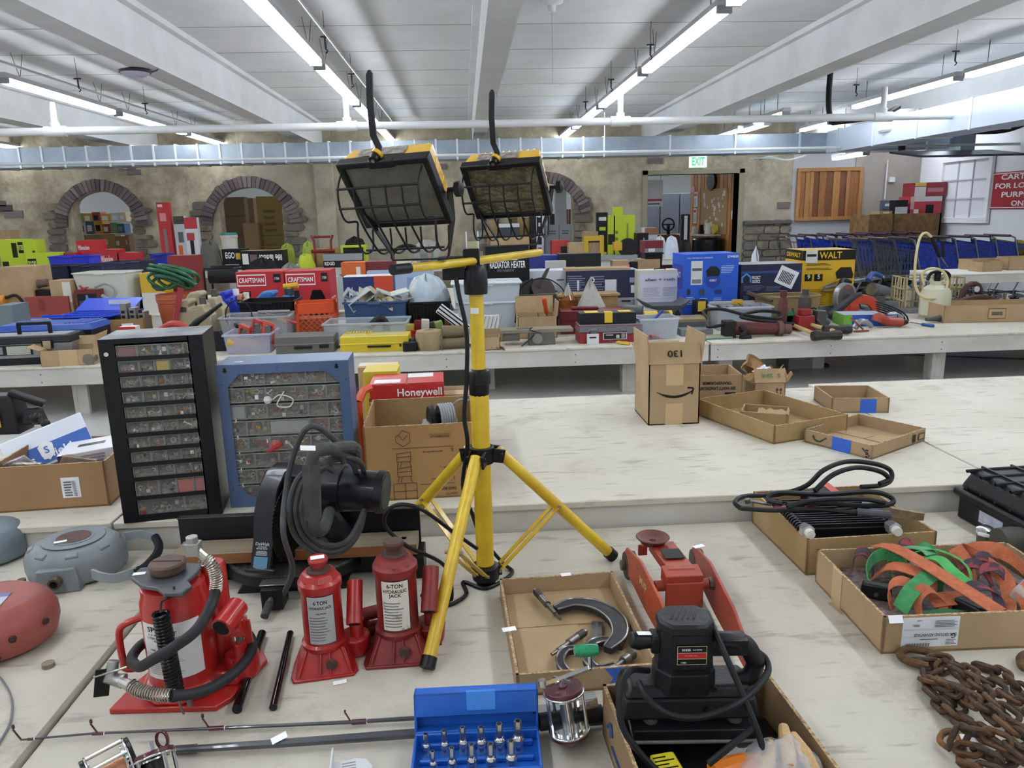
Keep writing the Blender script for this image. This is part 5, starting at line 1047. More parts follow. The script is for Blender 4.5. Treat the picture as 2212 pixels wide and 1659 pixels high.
for a,z in ((-80,.045),(-45,.05),(-12,.055),(-115,.05),(-60,.02)): c = V((.1165*cos(rad(a)),.107*sin(rad(a)),z));g.ball(c,.0075,(1,1,1),8)
g.done('vent_holes',t)
g = G(mt('#aeb2c2',.4));g.at((.0,-.03,.1005),(0,0,8));g.bx(-.035,.045,-.03,.02,0,.0008);g.mat(mt('#6d3a6a',.5));g.bx(-.035,.045,-.045,-.03,0,.0009);g.mat(mt('#5f6b96',.5));g.bx(-.035,.045,.02,.036,0,.0009);g.done('product_label',t)
g = G(mt('#5a5650',.5,m=.4));p = AZ(48,1262,TZ1+.012);g.cyl(p,p+V((.0,0,.012)),.009,n=12);g.cyl(p+V((0,0,-.012)),p,.006,n=8);tag(g.done('hose_fitting'),'small metal hose fitting between the grey and red reels','fitting')
p = AZ(105,1440,TZ1);g = G(mt('#8a7a68',.7,c2='#6e6052',s=40));g.lathe([(.007,0),(.011,0),(.011,.008),(.007,.008)],p,n=16);tag(g.done('rusty_bushing'),'small rusty ring lying on the left table','ring')
p = AZ(0,1560,TZ1);g = G(mt('#6c7074',.4));g.tube([AZ(-20,1445,TZ1+.003),AZ(5,1470,TZ1+.003),AZ(25,1510,TZ1+.003),AZ(22,1560,TZ1+.003),AZ(-5,1610,TZ1+.003)],.002,6,k=5);tag(g.done('wire_cable'),'thin grey cable curving at the left edge of the table','cable')
# ================================================================ micrometer tray
def Zp(px,py,dz=0): return AZ(px,py,TZ1+dz)
GRN = 'opened cardboard boxes on the near table'
t = tray('cardboard_tray','shallow cardboard tray holding three micrometers on the near table','tray',(.175,1.30,TZ1),.245,.345,.042,2,CARD2,None,GRN)
g = G(CARD2);g.bx(-.112,.112,.03,.165,.0055,.0085);g.bx(-.112,.02,-.165,.028,.0055,.008);g.done('inner_flap',t)
g = G(BT);g.prism([(.03,.002),(.09,.002),(.085,.04),(.03,.041),(.045,.02)],-.1737,-.1727);o = g.done('blue_tape',t)
sticker(t,(.02,.17,.043),(0,0,5));sticker(t,(-.121,-.03,.043),(0,0,8),.026)
IRON = mt('#33343a',.45,c2='#2a2b2e',s=20,m=.4,b=.1);STL = mt('#8f8c88',.3,m=.85,c2='#6e6a66',s=30)
def cframe(g,pts,w,th):         # curved flat frame with bright rims
    P = smooth_pts(pts,6);n = len(P);vs = []
    for i,p in enumerate(P):
        tg = (P[min(i+1,n-1)]-P[max(i-1,0)]).normalized();nn = V((-tg.y,tg.x,0));f = sin(pi*(i+.5)/n)**.6;ww = w*(.35+.65*f)/2
        vs += [p-nn*ww+V((0,0,-th/2)),p+nn*ww+V((0,0,-th/2)),p+nn*ww+V((0,0,th/2)),p-nn*ww+V((0,0,th/2))]
    g.mat(IRON);g.poly(vs,[(i*4+j,i*4+(j+1) % 4,i*4+4+(j+1) % 4,i*4+4+j) for i in range(n-1) for j in range(4)]+[(0,3,2,1),tuple(4*(n-1)+j for j in range(4))])
    g.mat(STL);g.tube([vs[4*i+3] for i in range(n)],th*.18,5);g.tube([vs[4*i+2] for i in range(n)],th*.18,5)
def micro(label,arc,w,barrel,br,th=.012,dz=.02):
    t = T('micrometer',label,'micrometer',(0,0,0),0,'micrometers in the cardboard tray');g = G();A = [Zp(x,y,dz) for x,y in arc];cframe(g,A,w,th);g.done('frame',t)
    g = G(STL);a,b_ = Zp(*barrel[0],dz),Zp(*barrel[1],dz);d = b_-a;g.cyl(a,a+d*.5,br*.62,n=14);g.cyl(a+d*.4,b_,br,n=18);g.cyl(b_,b_+d*.07,br*.6,n=12);g.mat(mt('#4b4743',.5,m=.6));g.cyl(a+d*.72,a+d*.97,br*1.04,n=18);g.done('thimble',t)
    g = G(STL);g.cyl(a-d*.02,a-d*.22,br*.42,n=10);g.done('anvil',t);return t
micro('largest micrometer with a wide dark C frame at the back of the tray',[(1200,1318),(1240,1305),(1290,1312),(1330,1340),(1338,1375),(1312,1405)],.032,((1200,1326),(1158,1278)),.0075,dz=.024)
micro('middle micrometer with a round dark frame at the right of the tray',[(1328,1440),(1290,1448),(1268,1425),(1278,1395),(1310,1386),(1345,1398)],.016,((1330,1440),(1368,1412)),.0085,dz=.018)
micro('smallest micrometer with its silver barrel pointing up left of the tray',[(1262,1462),(1225,1455),(1210,1430),(1222,1408),(1248,1404)],.014,((1205,1405),(1262,1366)),.0075,dz=.02)
g = G(STL);a,b_ = Zp(1285,1400,.012),Zp(1290,1345,.012);g.bar(a,b_,.022,.006);g.mat(mt('#6b6b6b',.4,m=.6));g.bar(a+V((0,0,.0035)),b_+V((0,0,.0035)),.006,.001);tag(g.done('steel_rule',bev=.001),'short grey steel slide lying under the micrometers','rule')
# ================================================================ fishing rods and reels
ROD = mt('#3e3f46',.3,coat=.5);MAR = mt('#54202c',.3,coat=.4);CHM = mt('#cfcfcf',.12,m=.95)
def rod(label,pts,r0,r1,guides,wraps):
    t = T('fishing_rod',label,'fishing rod',(0,0,0),0,'fishing rods lying on the near table');P = [Zp(x,y,r) for x,y,r in pts]
    g = G(ROD);n = len(P);g.tube(P,[r0+(r1-r0)*i/(n-1) for i in range(n)],10);g.done('blank',t)
    for (x,y),s_ in guides:
        p = Zp(x,y,.008);g = G(MAR);g.tube([p+V((0,0,.0)),p+V((-.004,-.002,.012)),p+V((-.008,-.002,.02))],.0014,6,k=3)
        g.tube([p+V((-.008+s_*.3*cos(a),0,.02+s_+s_*sin(a))) for a in [2*pi*j/14 for j in range(14)]],.0016,6,closed=True);g.done('line_guide',t)
    for (xa,ya),(xb,yb),r_ in wraps:
        g = G(MAR);a,b_ = Zp(xa,ya,.008),Zp(xb,yb,.008);g.cyl(a,b_,r_,n=12);g.mat(WHT);g.cyl(b_,b_+(b_-a).normalized()*.0012,r_*1.03,n=12);g.done('thread_wrap',t)
    return t
rod('thin fishing rod with four line guides crossing from the left edge',[(45,1598,.008),(205,1584,.008),(448,1574,.008),(755,1560,.009),(900,1551,.009),(1300,1530,.01)],.0014,.0042,(((45,1597),.003),((212,1585),.003),((452,1573),.003),((758,1560),.001)),(((60,1597),(74,1596),.0022),((200,1585),(225,1584),.0028),((452,1574),(485,1572),.0036),((760,1560),(792,1558),.0044)))
rod('thick fishing rod butt section behind the blue socket case',[(378,1620,.012),(600,1606,.013),(890,1585,.014),(1160,1566,.014),(1330,1550,.014)],.0052,.0095,(),(((378,1620),(428,1616),.0064),))
def reelm(t,c,axd,L,R,cf,line,sp=.5):        # generic multiplier reel: two discs, pillars, spool, crank
    axd = V(axd).normalized();up = V((0,0,1));e1 = (up-axd*up.dot(axd)).normalized();e2 = axd.cross(e1)
    def disc(g,o,r_,th,m): g.mat(m);g.cyl(c+axd*o,c+axd*(o+th),r_,n=28)
    g = G();disc(g,-L/2-.006,R*.93,.006,cf);disc(g,-L/2,R,.003,CHM);g.done('side_plate',t,bev=.001)
    g = G();disc(g,L/2,R,.003,CHM);disc(g,L/2+.003,R*.93,.006,cf);g.done('side_plate',t,bev=.001)
    for k in range(5): a = 2*pi*k/5+.5;v = (e1*cos(a)+e2*sin(a))*R*.88;g = G(CHM);g.cyl(c+v-axd*L/2,c+v+axd*L/2,.0028,n=8);g.done('pillar',t)
    g = G(CHM);g.cyl(c-axd*L*.46,c-axd*L*.4,R*.74,n=24);g.cyl(c+axd*L*.4,c+axd*L*.46,R*.74,n=24);g.mat(line);g.cyl(c-axd*L*.4,c+axd*L*.4,R*sp,n=24);g.done('spool',t)
    return axd,e1,e2
# chrome reel with green grip
p = Zp(1230,1600);c = V((.128,1.0,TZ1+.058));t = T('fishing_reel','chrome fishing reel with a green crank knob beside the blue case','fishing reel',(0,0,0),0,'fishing reels on the near table')
axd,e1,e2 = reelm(t,c,(-.12,.12,1),.062,.032,MAR,mt('#8d9094',.3,m=.8),.3)
g = G(CHM);top = c+axd*.042;g.cyl(top,top+axd*.012,.006,n=12);a = top+axd*.01;b_ = a+V((.045,.01,.01));cc_ = a+V((-.03,-.008,-.004));g.bar(cc_,b_,.009,.004);g.cyl(b_-axd*.0,b_+V((0,0,.024)),.0035,n=8);g.cyl(cc_,cc_+axd*.01,.006,n=10)
for k in range(4): a_ = 2*pi*k/4;g.bar(a,a+(e1*cos(a_)+e2*sin(a_))*.016,.003,.003)
g.done('crank',t)
g = G(mt('#15744e',.2,coat=.6,c2='#1f8f62',s=60));g.lathe([(0,-.02),(.008,-.018),(.01,-.008),(.0095,0),(.01,.008),(.008,.018),(0,.02)],b_+V((-.006,0,.03)),'x',n=16);g.done('crank_knob',t)
g = G(CHM);g.cyl(c-axd*.042,c-axd*.056,.008,.006,n=12);g.cyl(c+V((.02,.03,-.01)),c+V((.05,.035,-.01)),.014,n=14);g.bar(c+V((-.05,.034,-.02)),c+V((.05,.036,-.02)),.02,.004);g.done('reel_foot',t)
g = G(mt('#17181b',.4));g.cyl(Zp(1165,1560,.03),Zp(1300,1540,.03),.0135,n=14);tag(g.done('rod_grip'),'black rod grip lying behind the chrome reel','grip')
# two reels bottom left
c = V((-.492,1.0,TZ1+.035));t = T('fishing_reel','black and chrome reel wound with copper line at the bottom left','fishing reel',(0,0,0),0,'fishing reels on the near table')
c = Zp(238,1668,.042);axd,e1,e2 = reelm(t,c,(.75,.55,.12),.05,.036,mt('#1b1c20',.3),mt('#b98265',.35,m=.6,c2='#a06c50',s=80))
g = G(CHM);a = c-axd*.035;g.cyl(a,a-axd*.01,.005);g.bar(a-axd*.006,a-axd*.006+V((.012,-.012,.03)),.007,.003);g.cyl(a-axd*.006+V((.012,-.012,.03)),a-axd*.014+V((.012,-.012,.03)),.004);g.done('crank',t)
c = Zp(335,1668,.034);t = T('fishing_reel','maroon reel with chrome bars lying at the end of the thick rod','fishing reel',(0,0,0),0,'fishing reels on the near table')
axd,e1,e2 = reelm(t,c,(-.3,.5,.65),.034,.033,MAR,mt('#241216',.4))
g = G(CHM);a = c+axd*.026;g.bar(a+e1*.03,a-e1*.03,.006,.003);g.bar(a+e2*.026,a,.006,.003);g.cyl(a+e1*.028,a+e1*.028+axd*.012,.004,n=8);g.done('crank',t)
g = G(MAR);q = c+V((.002,.03,.03));g.tube([q+V((.008*cos(x),0,.014*sin(x))) for x in [2*pi*j/14 for j in range(14)]],.0025,6,closed=True);g.done('rod_ring',t)
sticker(None,Zp(603,1594,.024),(12,-12,25),.024,.012,'price_tag');o = S.collection.objects['price_tag'] if False else [x for x in S.collection.objects if x.name.startswith('price_tag') and not x.parent][-1];tag(o,'small white price sticker lying on the thick fishing rod','sticker')
sticker(None,Zp(734,1474,.001),(0,0,15),.024,.011);o = [x for x in S.collection.objects if x.name.startswith('price_tag') and not x.parent and 'label' not in x][-1];tag(o,'small white price sticker on the table at the grey-labelled jack base','sticker')
# white plastic card thing at the bottom edge
t = T('plastic_bracket','white plastic piece with faint print at the bottom edge','bracket',Zp(752,1672),10)
g = G(mt('#cfd0d4',.35));P = [(-.03,-.03),(.034,-.03),(.036,.0),(.028,.016),(.01,.022),(.0,.02),(-.024,.022)];g.prism(P[::-1],.004,.008,'z');g.bar((-.026,-.03,.012),(-.02,.026,.02),.003,.022);g.done('plate',t,bev=.001)
g = G(mt('#8f8f96',.5));
for k in range(3): g.bx(-.008,.012,.0+.006*k,.002+.006*k,.008,.0084)
g.done('plate_print',t)
# ================================================================ blue socket case
SB = mt('#1d63c4',.38,c2='#1a5ab6',s=20);a,b_ = Zp(893,1672),Zp(1170,1658);w = (b_-a).length;u = (b_-a);t = T('socket_case','open blue plastic case holding chrome hex bit sockets','case',a+u/2+V((0,.02,0)),math.degrees(math.atan2(u.y,u.x)))
g = G(SB);tray_z = .03
g.bx(-w/2,w/2,-.055,.03,0,.012);
for x0,x1,y0,y1 in ((-w/2,w/2,.026,.03),(-w/2,w/2,-.055,-.05),(-w/2,-w/2+.004,-.05,.026),(w/2-.004,w/2,-.05,.026)): g.bx(x0,x1,y0,y1,.012,tray_z)
g.bx(-w/2+.01,w/2-.01,.012,.018,.012,.022);g.bx(-w/2+.01,w/2-.01,-.02,-.014,.012,.02);g.done('case_base',t,bev=.002)
g = G(SB);lh = .062;th = rad(12)
g.at((0,.034,tray_z-.006),(-12,0,0));g.bx(-w/2-.001,w/2+.001,.022,.026,0,lh);g.bx(-w/2-.001,w/2+.001,0,.022,lh-.004,lh);g.bx(-w/2-.001,w/2+.001,0,.022,0,.004);g.bx(-w/2-.001,-w/2+.003,0,.022,0,lh);g.bx(w/2-.003,w/2+.001,0,.022,0,lh);g.bx(-w/2-.001,w/2+.001,0,.0035,lh*.42,lh);g.done('case_lid',t,bev=.003)
g = G(mt('#3d86de',.3));g.at((0,.034,tray_z-.006),(-12,0,0));g.bx(-.015,.03,-.002,.004,lh*.55,lh+.002);g.done('latch',t,bev=.001)
bit = T('bit_socket','x','bit',(0,0,0));g = G(CHM);g.lathe([(.0,0),(.007,0),(.0075,.003),(.006,.012),(.0078,.015),(.0075,.02),(.0045,.024)],n=16);g.done('socket_body',bit);g = G(mt('#a9abae',.18,m=.9));g.lathe([(.0045,.022),(.0047,.044),(.0042,.045),(0,.045)],n=6);g.mat(mt('#2a2a2c',.5));g.lathe([(.0032,.0452),(0,.0452)],n=6);g.done('hex_bit',bit)
R3 = t.rotation_euler.to_matrix();k = 0
for r_,(yy,xs_) in enumerate(((.004,[-.066,-.042,-.018,.006,.03,.054]),(-.034,[-.055,-.031,-.006,.018,.044]))):
    for i,x in enumerate(xs_):
        o = bit if k == 0 else dup(bit);o.location = t.location+R3 @ V((x*w/.165,yy,.0125));s_ = .8+.09*i;o.scale = (s_,s_,s_*.9 if s_ > 1 else s_)
        nm = ('smallest','second smallest','third','fourth','fifth','largest')[i]
        o['label'] = 'chrome hex bit socket, %s from the left in the %s row of the blue case' % (nm if i in (0,1) else ('third','fourth','fifth','sixth')[i-2],('back','front')[r_]);o['group'] = 'chrome bit sockets in the blue case';k += 1
for o in [x for x in S.collection.objects if x.name.startswith('bit_socket')]: o['label'] = o['label'].replace('second smallest','second').replace('smallest','first')
# ================================================================ sander in its box
zt = .088;a,b_,c_ = AZ(1302,1478,TZ1+zt),AZ(1655,1446,TZ1+zt),AZ(1815,1662,TZ1+zt);w = (b_-a).length;ang = math.degrees(math.atan2((b_-a).y,(b_-a).x));d = .3
cen = (a+b_)/2;ar = rad(ang);cen = V((cen.x+sin(ar)*d/2,cen.y-cos(ar)*d/2,TZ1))
t = tray('cardboard_box','open cardboard box holding the black sander at the bottom edge','box',cen,w,d,zt,ang,mt('#8e7452',.85,c2='#7f6647',s=5),CARDD,GRN)
g = G(mt('#27406f',.6));g.tube([(-w/2-.001,d*.34,.05),(-w/2-.001,d*.3,.06),(-w/2-.001,d*.28,.045)],.004,5,k=3);g.bar((-w/2-.001,d*.28,.03),(-w/2-.001,-.05,.028),.005,.001);g.done('blue_print',t)
sc_ = V((.232,1.07,TZ1+.03));SK = mt('#1b1d21',.4,c2='#25272b',s=20,b=.08,bs=120)
P_ = AZ(1470,1330,.93)
t = T('electric_sander','black electric pad sander with red and black maker plate and coiled cord','sander',(AY(1474,1500,.955).x,.955,TZ1+.03),-4,sc=(.9,.9,.9))
def sd(px,py,Y): return Matrix.Rotation(rad(4),3,'Z') @ (AY(px,py,Y)-t.location)/.9
zb0 = sd(1480,1520,.92).z
g = G(SK);g.bx(-.105,.115,-.04,.05,zb0-.03,zb0+.005,.006,.006);g.bx(-.1,.11,-.036,.046,zb0+.005,zb0+.02,.012,.012);g.done('pad_cover',t,bev=.005)
g = G(SK);g.bx(-.085,.11,-.045,.05,zb0-.062,zb0-.044);g.mat(mt('#6d6a63',.8));g.bx(-.087,.112,-.047,.052,zb0-.068,zb0-.062);g.mat(mt('#57544c',.6));g.cyl((-.055,-.02,zb0-.045),(-.055,-.02,zb0-.03),.012,n=12);g.cyl((.08,-.02,zb0-.045),(.08,-.02,zb0-.03),.012,n=12);g.done('sanding_pad',t,bev=.002)
zt_ = sd(1468,1336,.95).z;g = G(SK)
pr = [(.046,zb0+.015),(.046,zb0+.04),(.043,zb0+.045),(.042,zt_-.012),(.039,zt_-.012)]
def oct_(r_,z,k=.8): return [(x*r_,y*r_*k,z) for x,y in ((1,.45),(.6,1),(-.6,1),(-1,.45),(-1,-.45),(-.6,-1),(.6,-1),(1,-.45))]
vs = [];zs = [(.048,zb0+.012),(.047,zb0+.045),(.044,zb0+.048),(.041,zt_-.014),(.044,zt_-.013),(.043,zt_-.002),(.038,zt_+.002)]
for r_,z in zs: vs += oct_(r_,z)
g.poly(vs,[(i*8+j,(i+1)*8+j,(i+1)*8+(j+1) % 8,i*8+(j+1) % 8) for i in range(len(zs)-1) for j in range(8)]+[list(range(8)),list(range(8*len(zs)-8,8*len(zs)))[::-1]])
for k in range(5): g.bar((-.025+.009*k,-.012,zt_+.0025),(-.012+.009*k,.018,zt_+.0025),.003,.002)
g.done('motor_housing',t,bev=.003)
g = G(BLK);g.bx(-.02,.034,-.0385,-.036,zb0+.05,zb0+.056);
for x in (-.006,.04): g.cyl((x,-.0405,zb0+.025),(x,-.036,zb0+.025),.005,n=10)
for x in (-.04,.03): g.cyl((x,-.0425,zb0-.012),(x,-.036,zb0-.012),.005,n=10)
g.done('vent_holes',t)
g = G(SK);g.bx(-.055,-.04,-.018,.012,zt_-.055,zt_-.026);g.tube([(-.05,-.004,zt_-.038),(-.075,-.008,zt_-.036),(-.088,-.01,zt_-.033)],[.012,.015,.012],12);g.done('front_handle',t,bev=.003);sticker(t,(-.066,-.012,zt_-.0215),(0,6,8),.022,.01)
g = G(SK);g.tube([(.04,0,zt_-.045),(.07,0,zt_-.045),(.098,0,zt_-.052),(.112,0,zt_-.075),(.116,0,zb0+.045),(.108,0,zb0+.022),(.09,0,zb0+.015)],[.016,.0155,.016,.013,.012,.013,.014],12,k=5);g.bx(.04,.098,-.015,.015,zt_-.062,zt_-.036);g.done('rear_handle',t,bev=.003)
g = G(mt('#c9c3a0',.5));x0,x1,z0,z1 = -.018,.028,zb0+.066,zb0+.098;y_ = -.0358
g.poly([(x0,y_,z0),(x1,y_,z0),(x1,y_,z1),(x0,y_,z1)],[(0,1,2,3)]);e = .0008
for a0,a1,col in ((0,.3,'#1c1c1f'),(.33,.64,'#b02a28'),(.67,1,'#1c1c1f')): q0 = z0+e+(z1-z0-2*e)*a0;q1 = z0+e+(z1-z0-2*e)*a1;g.mat(mt(col,.4));g.poly([(x0+e,y_-.0003,q0),(x1-e,y_-.0003,q0),(x1-e,y_-.0003,q1),(x0+e,y_-.0003,q1)],[(0,1,2,3)])
gtext(g,'SANDER',x0+.014,z1-.006,.0035,WHT,y_-.0006,.014);gtext(g,'DUAL MOTION',x0+.031,z1-.006,.002,WHT,y_-.0006,.014);gtext(g,'MODEL NO.',x0+.022,z0+.016,.0022,mt('#d98a80',.5),y_-.0006,.02);gtext(g,'11881',x0+.01,z0+.004,.0025,WHT,y_-.0006,.008)
g.done('maker_plate',t)
g = G(mt('#222428',.5));g.tube([sd(1535,1345,.965),sd(1560,1400,.92),sd(1600,1490,.89),sd(1640,1590,.86),sd(1655,1665,.84),sd(1640,1700,.84)],.0052,8,k=6)
g.tube([sd(1400,1448,.95),sd(1360,1450,.91),sd(1338,1500,.885),sd(1345,1570,.87),sd(1385,1630,.86),sd(1430,1675,.85)],.0052,8,k=6)
g.tube([sd(1380,1475,.93),sd(1400,1510,.89),sd(1450,1545,.875),sd(1520,1548,.87),sd(1600,1515,.88),sd(1655,1460,.92),sd(1655,1425,.95),sd(1625,1400,.955)],.0052,8,k=6)
g.tube([sd(1530,1650,.84),sd(1580,1610,.85),sd(1635,1565,.87)],.0052,8,k=5);g.done('power_cord',t)
g = G(mt('#141518',.6));g.bx(-w/2+.012,w/2-.012,-d/2+.012,d/2-.03,0,.022);o = tag(g.done('dark_box_filler',bev=.006),'dark slab added to darken the bottom of the sander box','bag');o.location = cen+V((0,0,.006));o.rotation_euler[2] = rad(ang)  # invented dark slab; its colour makes the box interior look dark
# bag of wooden pieces, tape measure, orange thing
fl = TZ1+.03
t = T('plastic_bag','clear plastic bag of pale wooden handles in front of the sander','bag',AZ(1690,1640,fl+.05)-V((0,0,.045)),0)
WOODP = mt('#c9a878',.5,c2='#b58f5e',s=30)
for k,(x,y,z,a,L_) in enumerate(((-.02,.0,.045,60,.06),(.01,.01,.055,75,.07),(.03,.0,.05,95,.065),(-.035,-.02,.03,50,.055),(.0,-.03,.03,100,.06))):
    g = G(WOODP);u = V((cos(rad(a)),sin(rad(a)),.15))*L_/2;g.tube([V((x,y,z))-u,V((x,y,z)),V((x,y,z))+u],[.008,.011,.007],10);g.done('wooden_handle',t)
g = G(mt('#e9eaec',.15,al=.38,b=.9,bs=45));g.cloth(lambda u,v: V(((u-.5)*.13,(v-.5)*.11,.022+.05*sin(pi*u)*sin(pi*v)+.008*sin(u*17)*cos(v*14))),14,12);g.done('bag_film',t)
t = T('tape_measure','yellow and black tape measure partly hidden under the sander','tape measure',AZ(1440,1665,fl+.025)-V((0,0,.02)),8)
g = G(mt('#cfc02a',.4));g.bx(-.018,.018,-.03,.02,.0,.034);g.done('case_body',t,bev=.004);g = G(BLK);
for k in range(6): g.bx(-.016,.016-.01*(k % 2),-.0305,-.03,.004+.005*k,.006+.005*k)
for k in range(6): g.bx(-.016,.012-.01*(k % 2),-.026+.007*k,-.024+.007*k,.034,.0345)
g.done('printed_marks',t)
g = G(mt('#dd7a1e',.4));g.tube([AZ(1545,1672,fl+.03),AZ(1600,1650,fl+.035),AZ(1650,1645,fl+.04)],[.02,.022,.014],10,k=4);tag(g.done('orange_tool'),'bright orange rounded tool handle at the bottom of the sander box','tool').location = (0,0,-.005)
# ================================================================ floor jack
t = T('floor_jack','orange trolley jack with round saddle behind the sander','jack',(0,0,0));OR = mt('#a8402a',.45,c2='#8a3322',s=12,w=.2);OR2 = mt('#b5502f',.5,c2='#9a4428',s=12)
def J(px,py,Y): return AY(px,py,Y)
A1,A2 = V((.375,1.60,0)),V((.50,1.66,0));B1,B2 = V((.40,1.20,0)),V((.53,1.26,0))
fl_,fr_ = AZ(1355,1200,TZ1+.055),AZ(1500,1190,TZ1+.06);bl_,br_ = AZ(1450,1330,TZ1+.09),AZ(1610,1400,TZ1+.05)
for sd_,(a,b_) in enumerate(((fl_,bl_),(fr_,br_))):
    d_ = (b_-a);d_.z = 0;n_ = V((d_.y,-d_.x,0)).normalized()*.003;g = G(OR2 if sd_ == 0 else OR);z0 = TZ1+.012;L_ = d_.length;u = d_.normalized()
    o = V((a.x,a.y,z0));P = [(-.02,.04),(0,.062),(L_*.35,.085),(L_*.8,.075),(L_*1.25,.03),(L_*1.25,.005),(L_*.5,-.002),(.02,.005),(-.015,.02)]
    vs = [o+u*s_+V((0,0,z))+n_*k for k in (-1,1) for s_,z in P];n = len(P);g.poly(vs,[list(range(n)),list(range(2*n-1,n-1,-1))]+[(i,i+n,(i+1) % n+n,(i+1) % n) for i in range(n)]);g.done('side_plate',t,bev=.0015)
    if sd_ == 0:
        g = G();a_ = math.degrees(math.atan2(u.y,u.x));h2 = G();gtext(h2,'MVP',L_*.45,.048,.018,BLK,0,.05);gtext(h2,'2 TON',L_*.82,.03,.009,BLK,0,.035)
        g.mat(mt('#d8c77a',.5));g.poly([o+u*p.x+V((0,0,p.z))+n_*1.3 for p in h2.v],h2.f);o2 = g.done('lettering',t)
    g = G(mt('#3b332e',.6,c2='#4d4238',s=30));wc = a+u*-.005;wc.z = TZ1+.03;q = n_.normalized();g.cyl(wc-q*.02,wc+q*.004,.03,n=24);g.mat(mt('#5a4c40',.5));g.cyl(wc+q*.004,wc+q*.014,.012,n=12) if sd_ == 0 else g.cyl(wc-q*.028,wc-q*.02,.012,n=12);g.done('wheel',t,bev=.002)
m0 = (fl_+fr_)/2;m1 = (bl_+br_)/2;u = (m1-m0);u.z = 0;u.normalize();q = V((-u.y,u.x,0));base = V((m0.x,m0.y,TZ1))
g = G(OR);g.bar(base+u*.0+V((0,0,.075)),base+u*.17+V((0,0,.095)),.055,.02);g.bar(base+u*.15+V((0,0,.09)),base+u*.19+V((0,0,.085)),.075,.03);g.bar(base+u*.19+V((0,0,.03)),base+u*.19+V((0,0,.085)),.075,.006,up=u);g.bar(base+u*.18+q*.02+V((0,0,.03)),base+u*.18+q*.02+V((0,0,.09)),.006,.02,up=q);g.bar(base+u*.18-q*.02+V((0,0,.03)),base+u*.18-q*.02+V((0,0,.09)),.006,.02,up=q)
g.cyl(base+u*.17-q*.055+V((0,0,.07)),base+u*.17+q*.055+V((0,0,.07)),.011,n=14);g.done('lift_arm',t,bev=.002)
g = G(mt('#2f2a2a',.6));g.bar(base+u*.07+V((0,0,.1)),base+u*.12+V((0,0,.103)),.04,.002);g.done('data_plate',t)
c = base+u*.01;g = G(OR);zs_ = AY(1410,1165,c.y).z-TZ1;c = V((AY(1410,1165,c.y).x,c.y,TZ1))
g.bar(c-q*.022+V((0,0,.06)),c-q*.022+V((0,0,zs_-.012)),.005,.02,up=q);g.bar(c+q*.022+V((0,0,.06)),c+q*.022+V((0,0,zs_-.012)),.005,.02,up=q);g.bar(c-q*.024+V((0,0,zs_-.012)),c+q*.024+V((0,0,zs_-.012)),.02,.005);g.done('saddle_post',t,bev=.001)
g = G(mt('#6e3a34',.55,c2='#54302c',s=30));g.lathe([(.01,zs_-.012),(.026,zs_-.006),(.037,zs_+.006),(.035,zs_+.008),(.022,zs_),(.008,zs_-.002),(.006,zs_-.008),(0,zs_-.008)],c,n=28);g.done('saddle',t)
g = G(STL);g.cyl(base+u*.17+q*.055+V((0,0,.07)),base+u*.17+q*.07+V((0,0,.07)),.013,n=8);g.cyl(base+u*.17-q*.055+V((0,0,.07)),base+u*.17-q*.062+V((0,0,.07)),.009,n=6);g.done('pivot_bolt',t)
sticker(t,(fr_.x+u.x*.03,fr_.y+u.y*.03,TZ1+.085),(0,0,20),.026,.012)
# ================================================================ cooler box with cables
def boxq(label,fl,bl,w,h,m=CARD,mi=None,hs=None,d=None):
    u = (bl-fl);u.z = 0;L_ = d or u.length;ang = math.degrees(math.atan2(u.y,u.x))-90;a = rad(ang);cen = fl+V((cos(a)*w/2,sin(a)*w/2,0))+u.normalized()*L_/2
    return tray('cardboard_box',label,'box',V((cen.x,cen.y,TZ1)),w,L_,h,ang,m,mi,GRN,hs),L_
fl,bl = Zp(1740,1243),Zp(1624,1128);hC = AY(1739,1166,fl.y).z-TZ1
bl = fl+(bl-fl).normalized()*.30 if (bl-fl).length > .3 else bl
tC,LC = boxq('open tan box with oil cooler and jumper cables behind the strap box',fl,bl,.30,hC,CARDY,CARDY)
def inC(x,y,z): a = tC.rotation_euler[2];return tC.location+V((x*cos(a)-y*sin(a),x*sin(a)+y*cos(a),z))
t = T('oil_cooler','black finned cooler with two hose ends lying in the tan box','cooler',inC(-.03,-.02,.01),math.degrees(tC.rotation_euler[2])-4)
g = G(mt('#15161a',.35));w_,d_ = .2,.17;g.bx(-w_/2,w_/2,-d_/2,d_/2,0,hC-.008);g.done('cooler_core',t,bev=.002)
g = G(mt('#1d1f24',.3))
for k in range(13): g.bar((-w_/2+.005,-d_/2+.006+k*.0125,hC-.004),(w_/2-.005,-d_/2+.006+k*.0125,hC-.004),.004,.008)
for k in range(14): g.lathe([(.0,-.003),(.012,-.003),(.012,.003),(0,.003)],(-w_/2-.004,-d_/2+.012*k,hC-.008),'y',n=12)
g.done('cooling_fins',t)
for x,lab in ((-w_/2-.0,'chrome hose end'),(w_/2-.005,'chrome hose end')):
    g = G(mt('#b3b6ba',.3,m=.7));g.lathe([(.012,-.03),(.016,-.028),(.016,-.012),(.012,-.01),(.012,0)],(x,-d_/2-.0,hC-.004),'y',n=6);g.mat(mt('#d6d4cc',.5));g.lathe([(0,-.042),(.01,-.042),(.011,-.03)],(x,-d_/2,hC-.004),'y',n=14);g.done('hose_end',t)
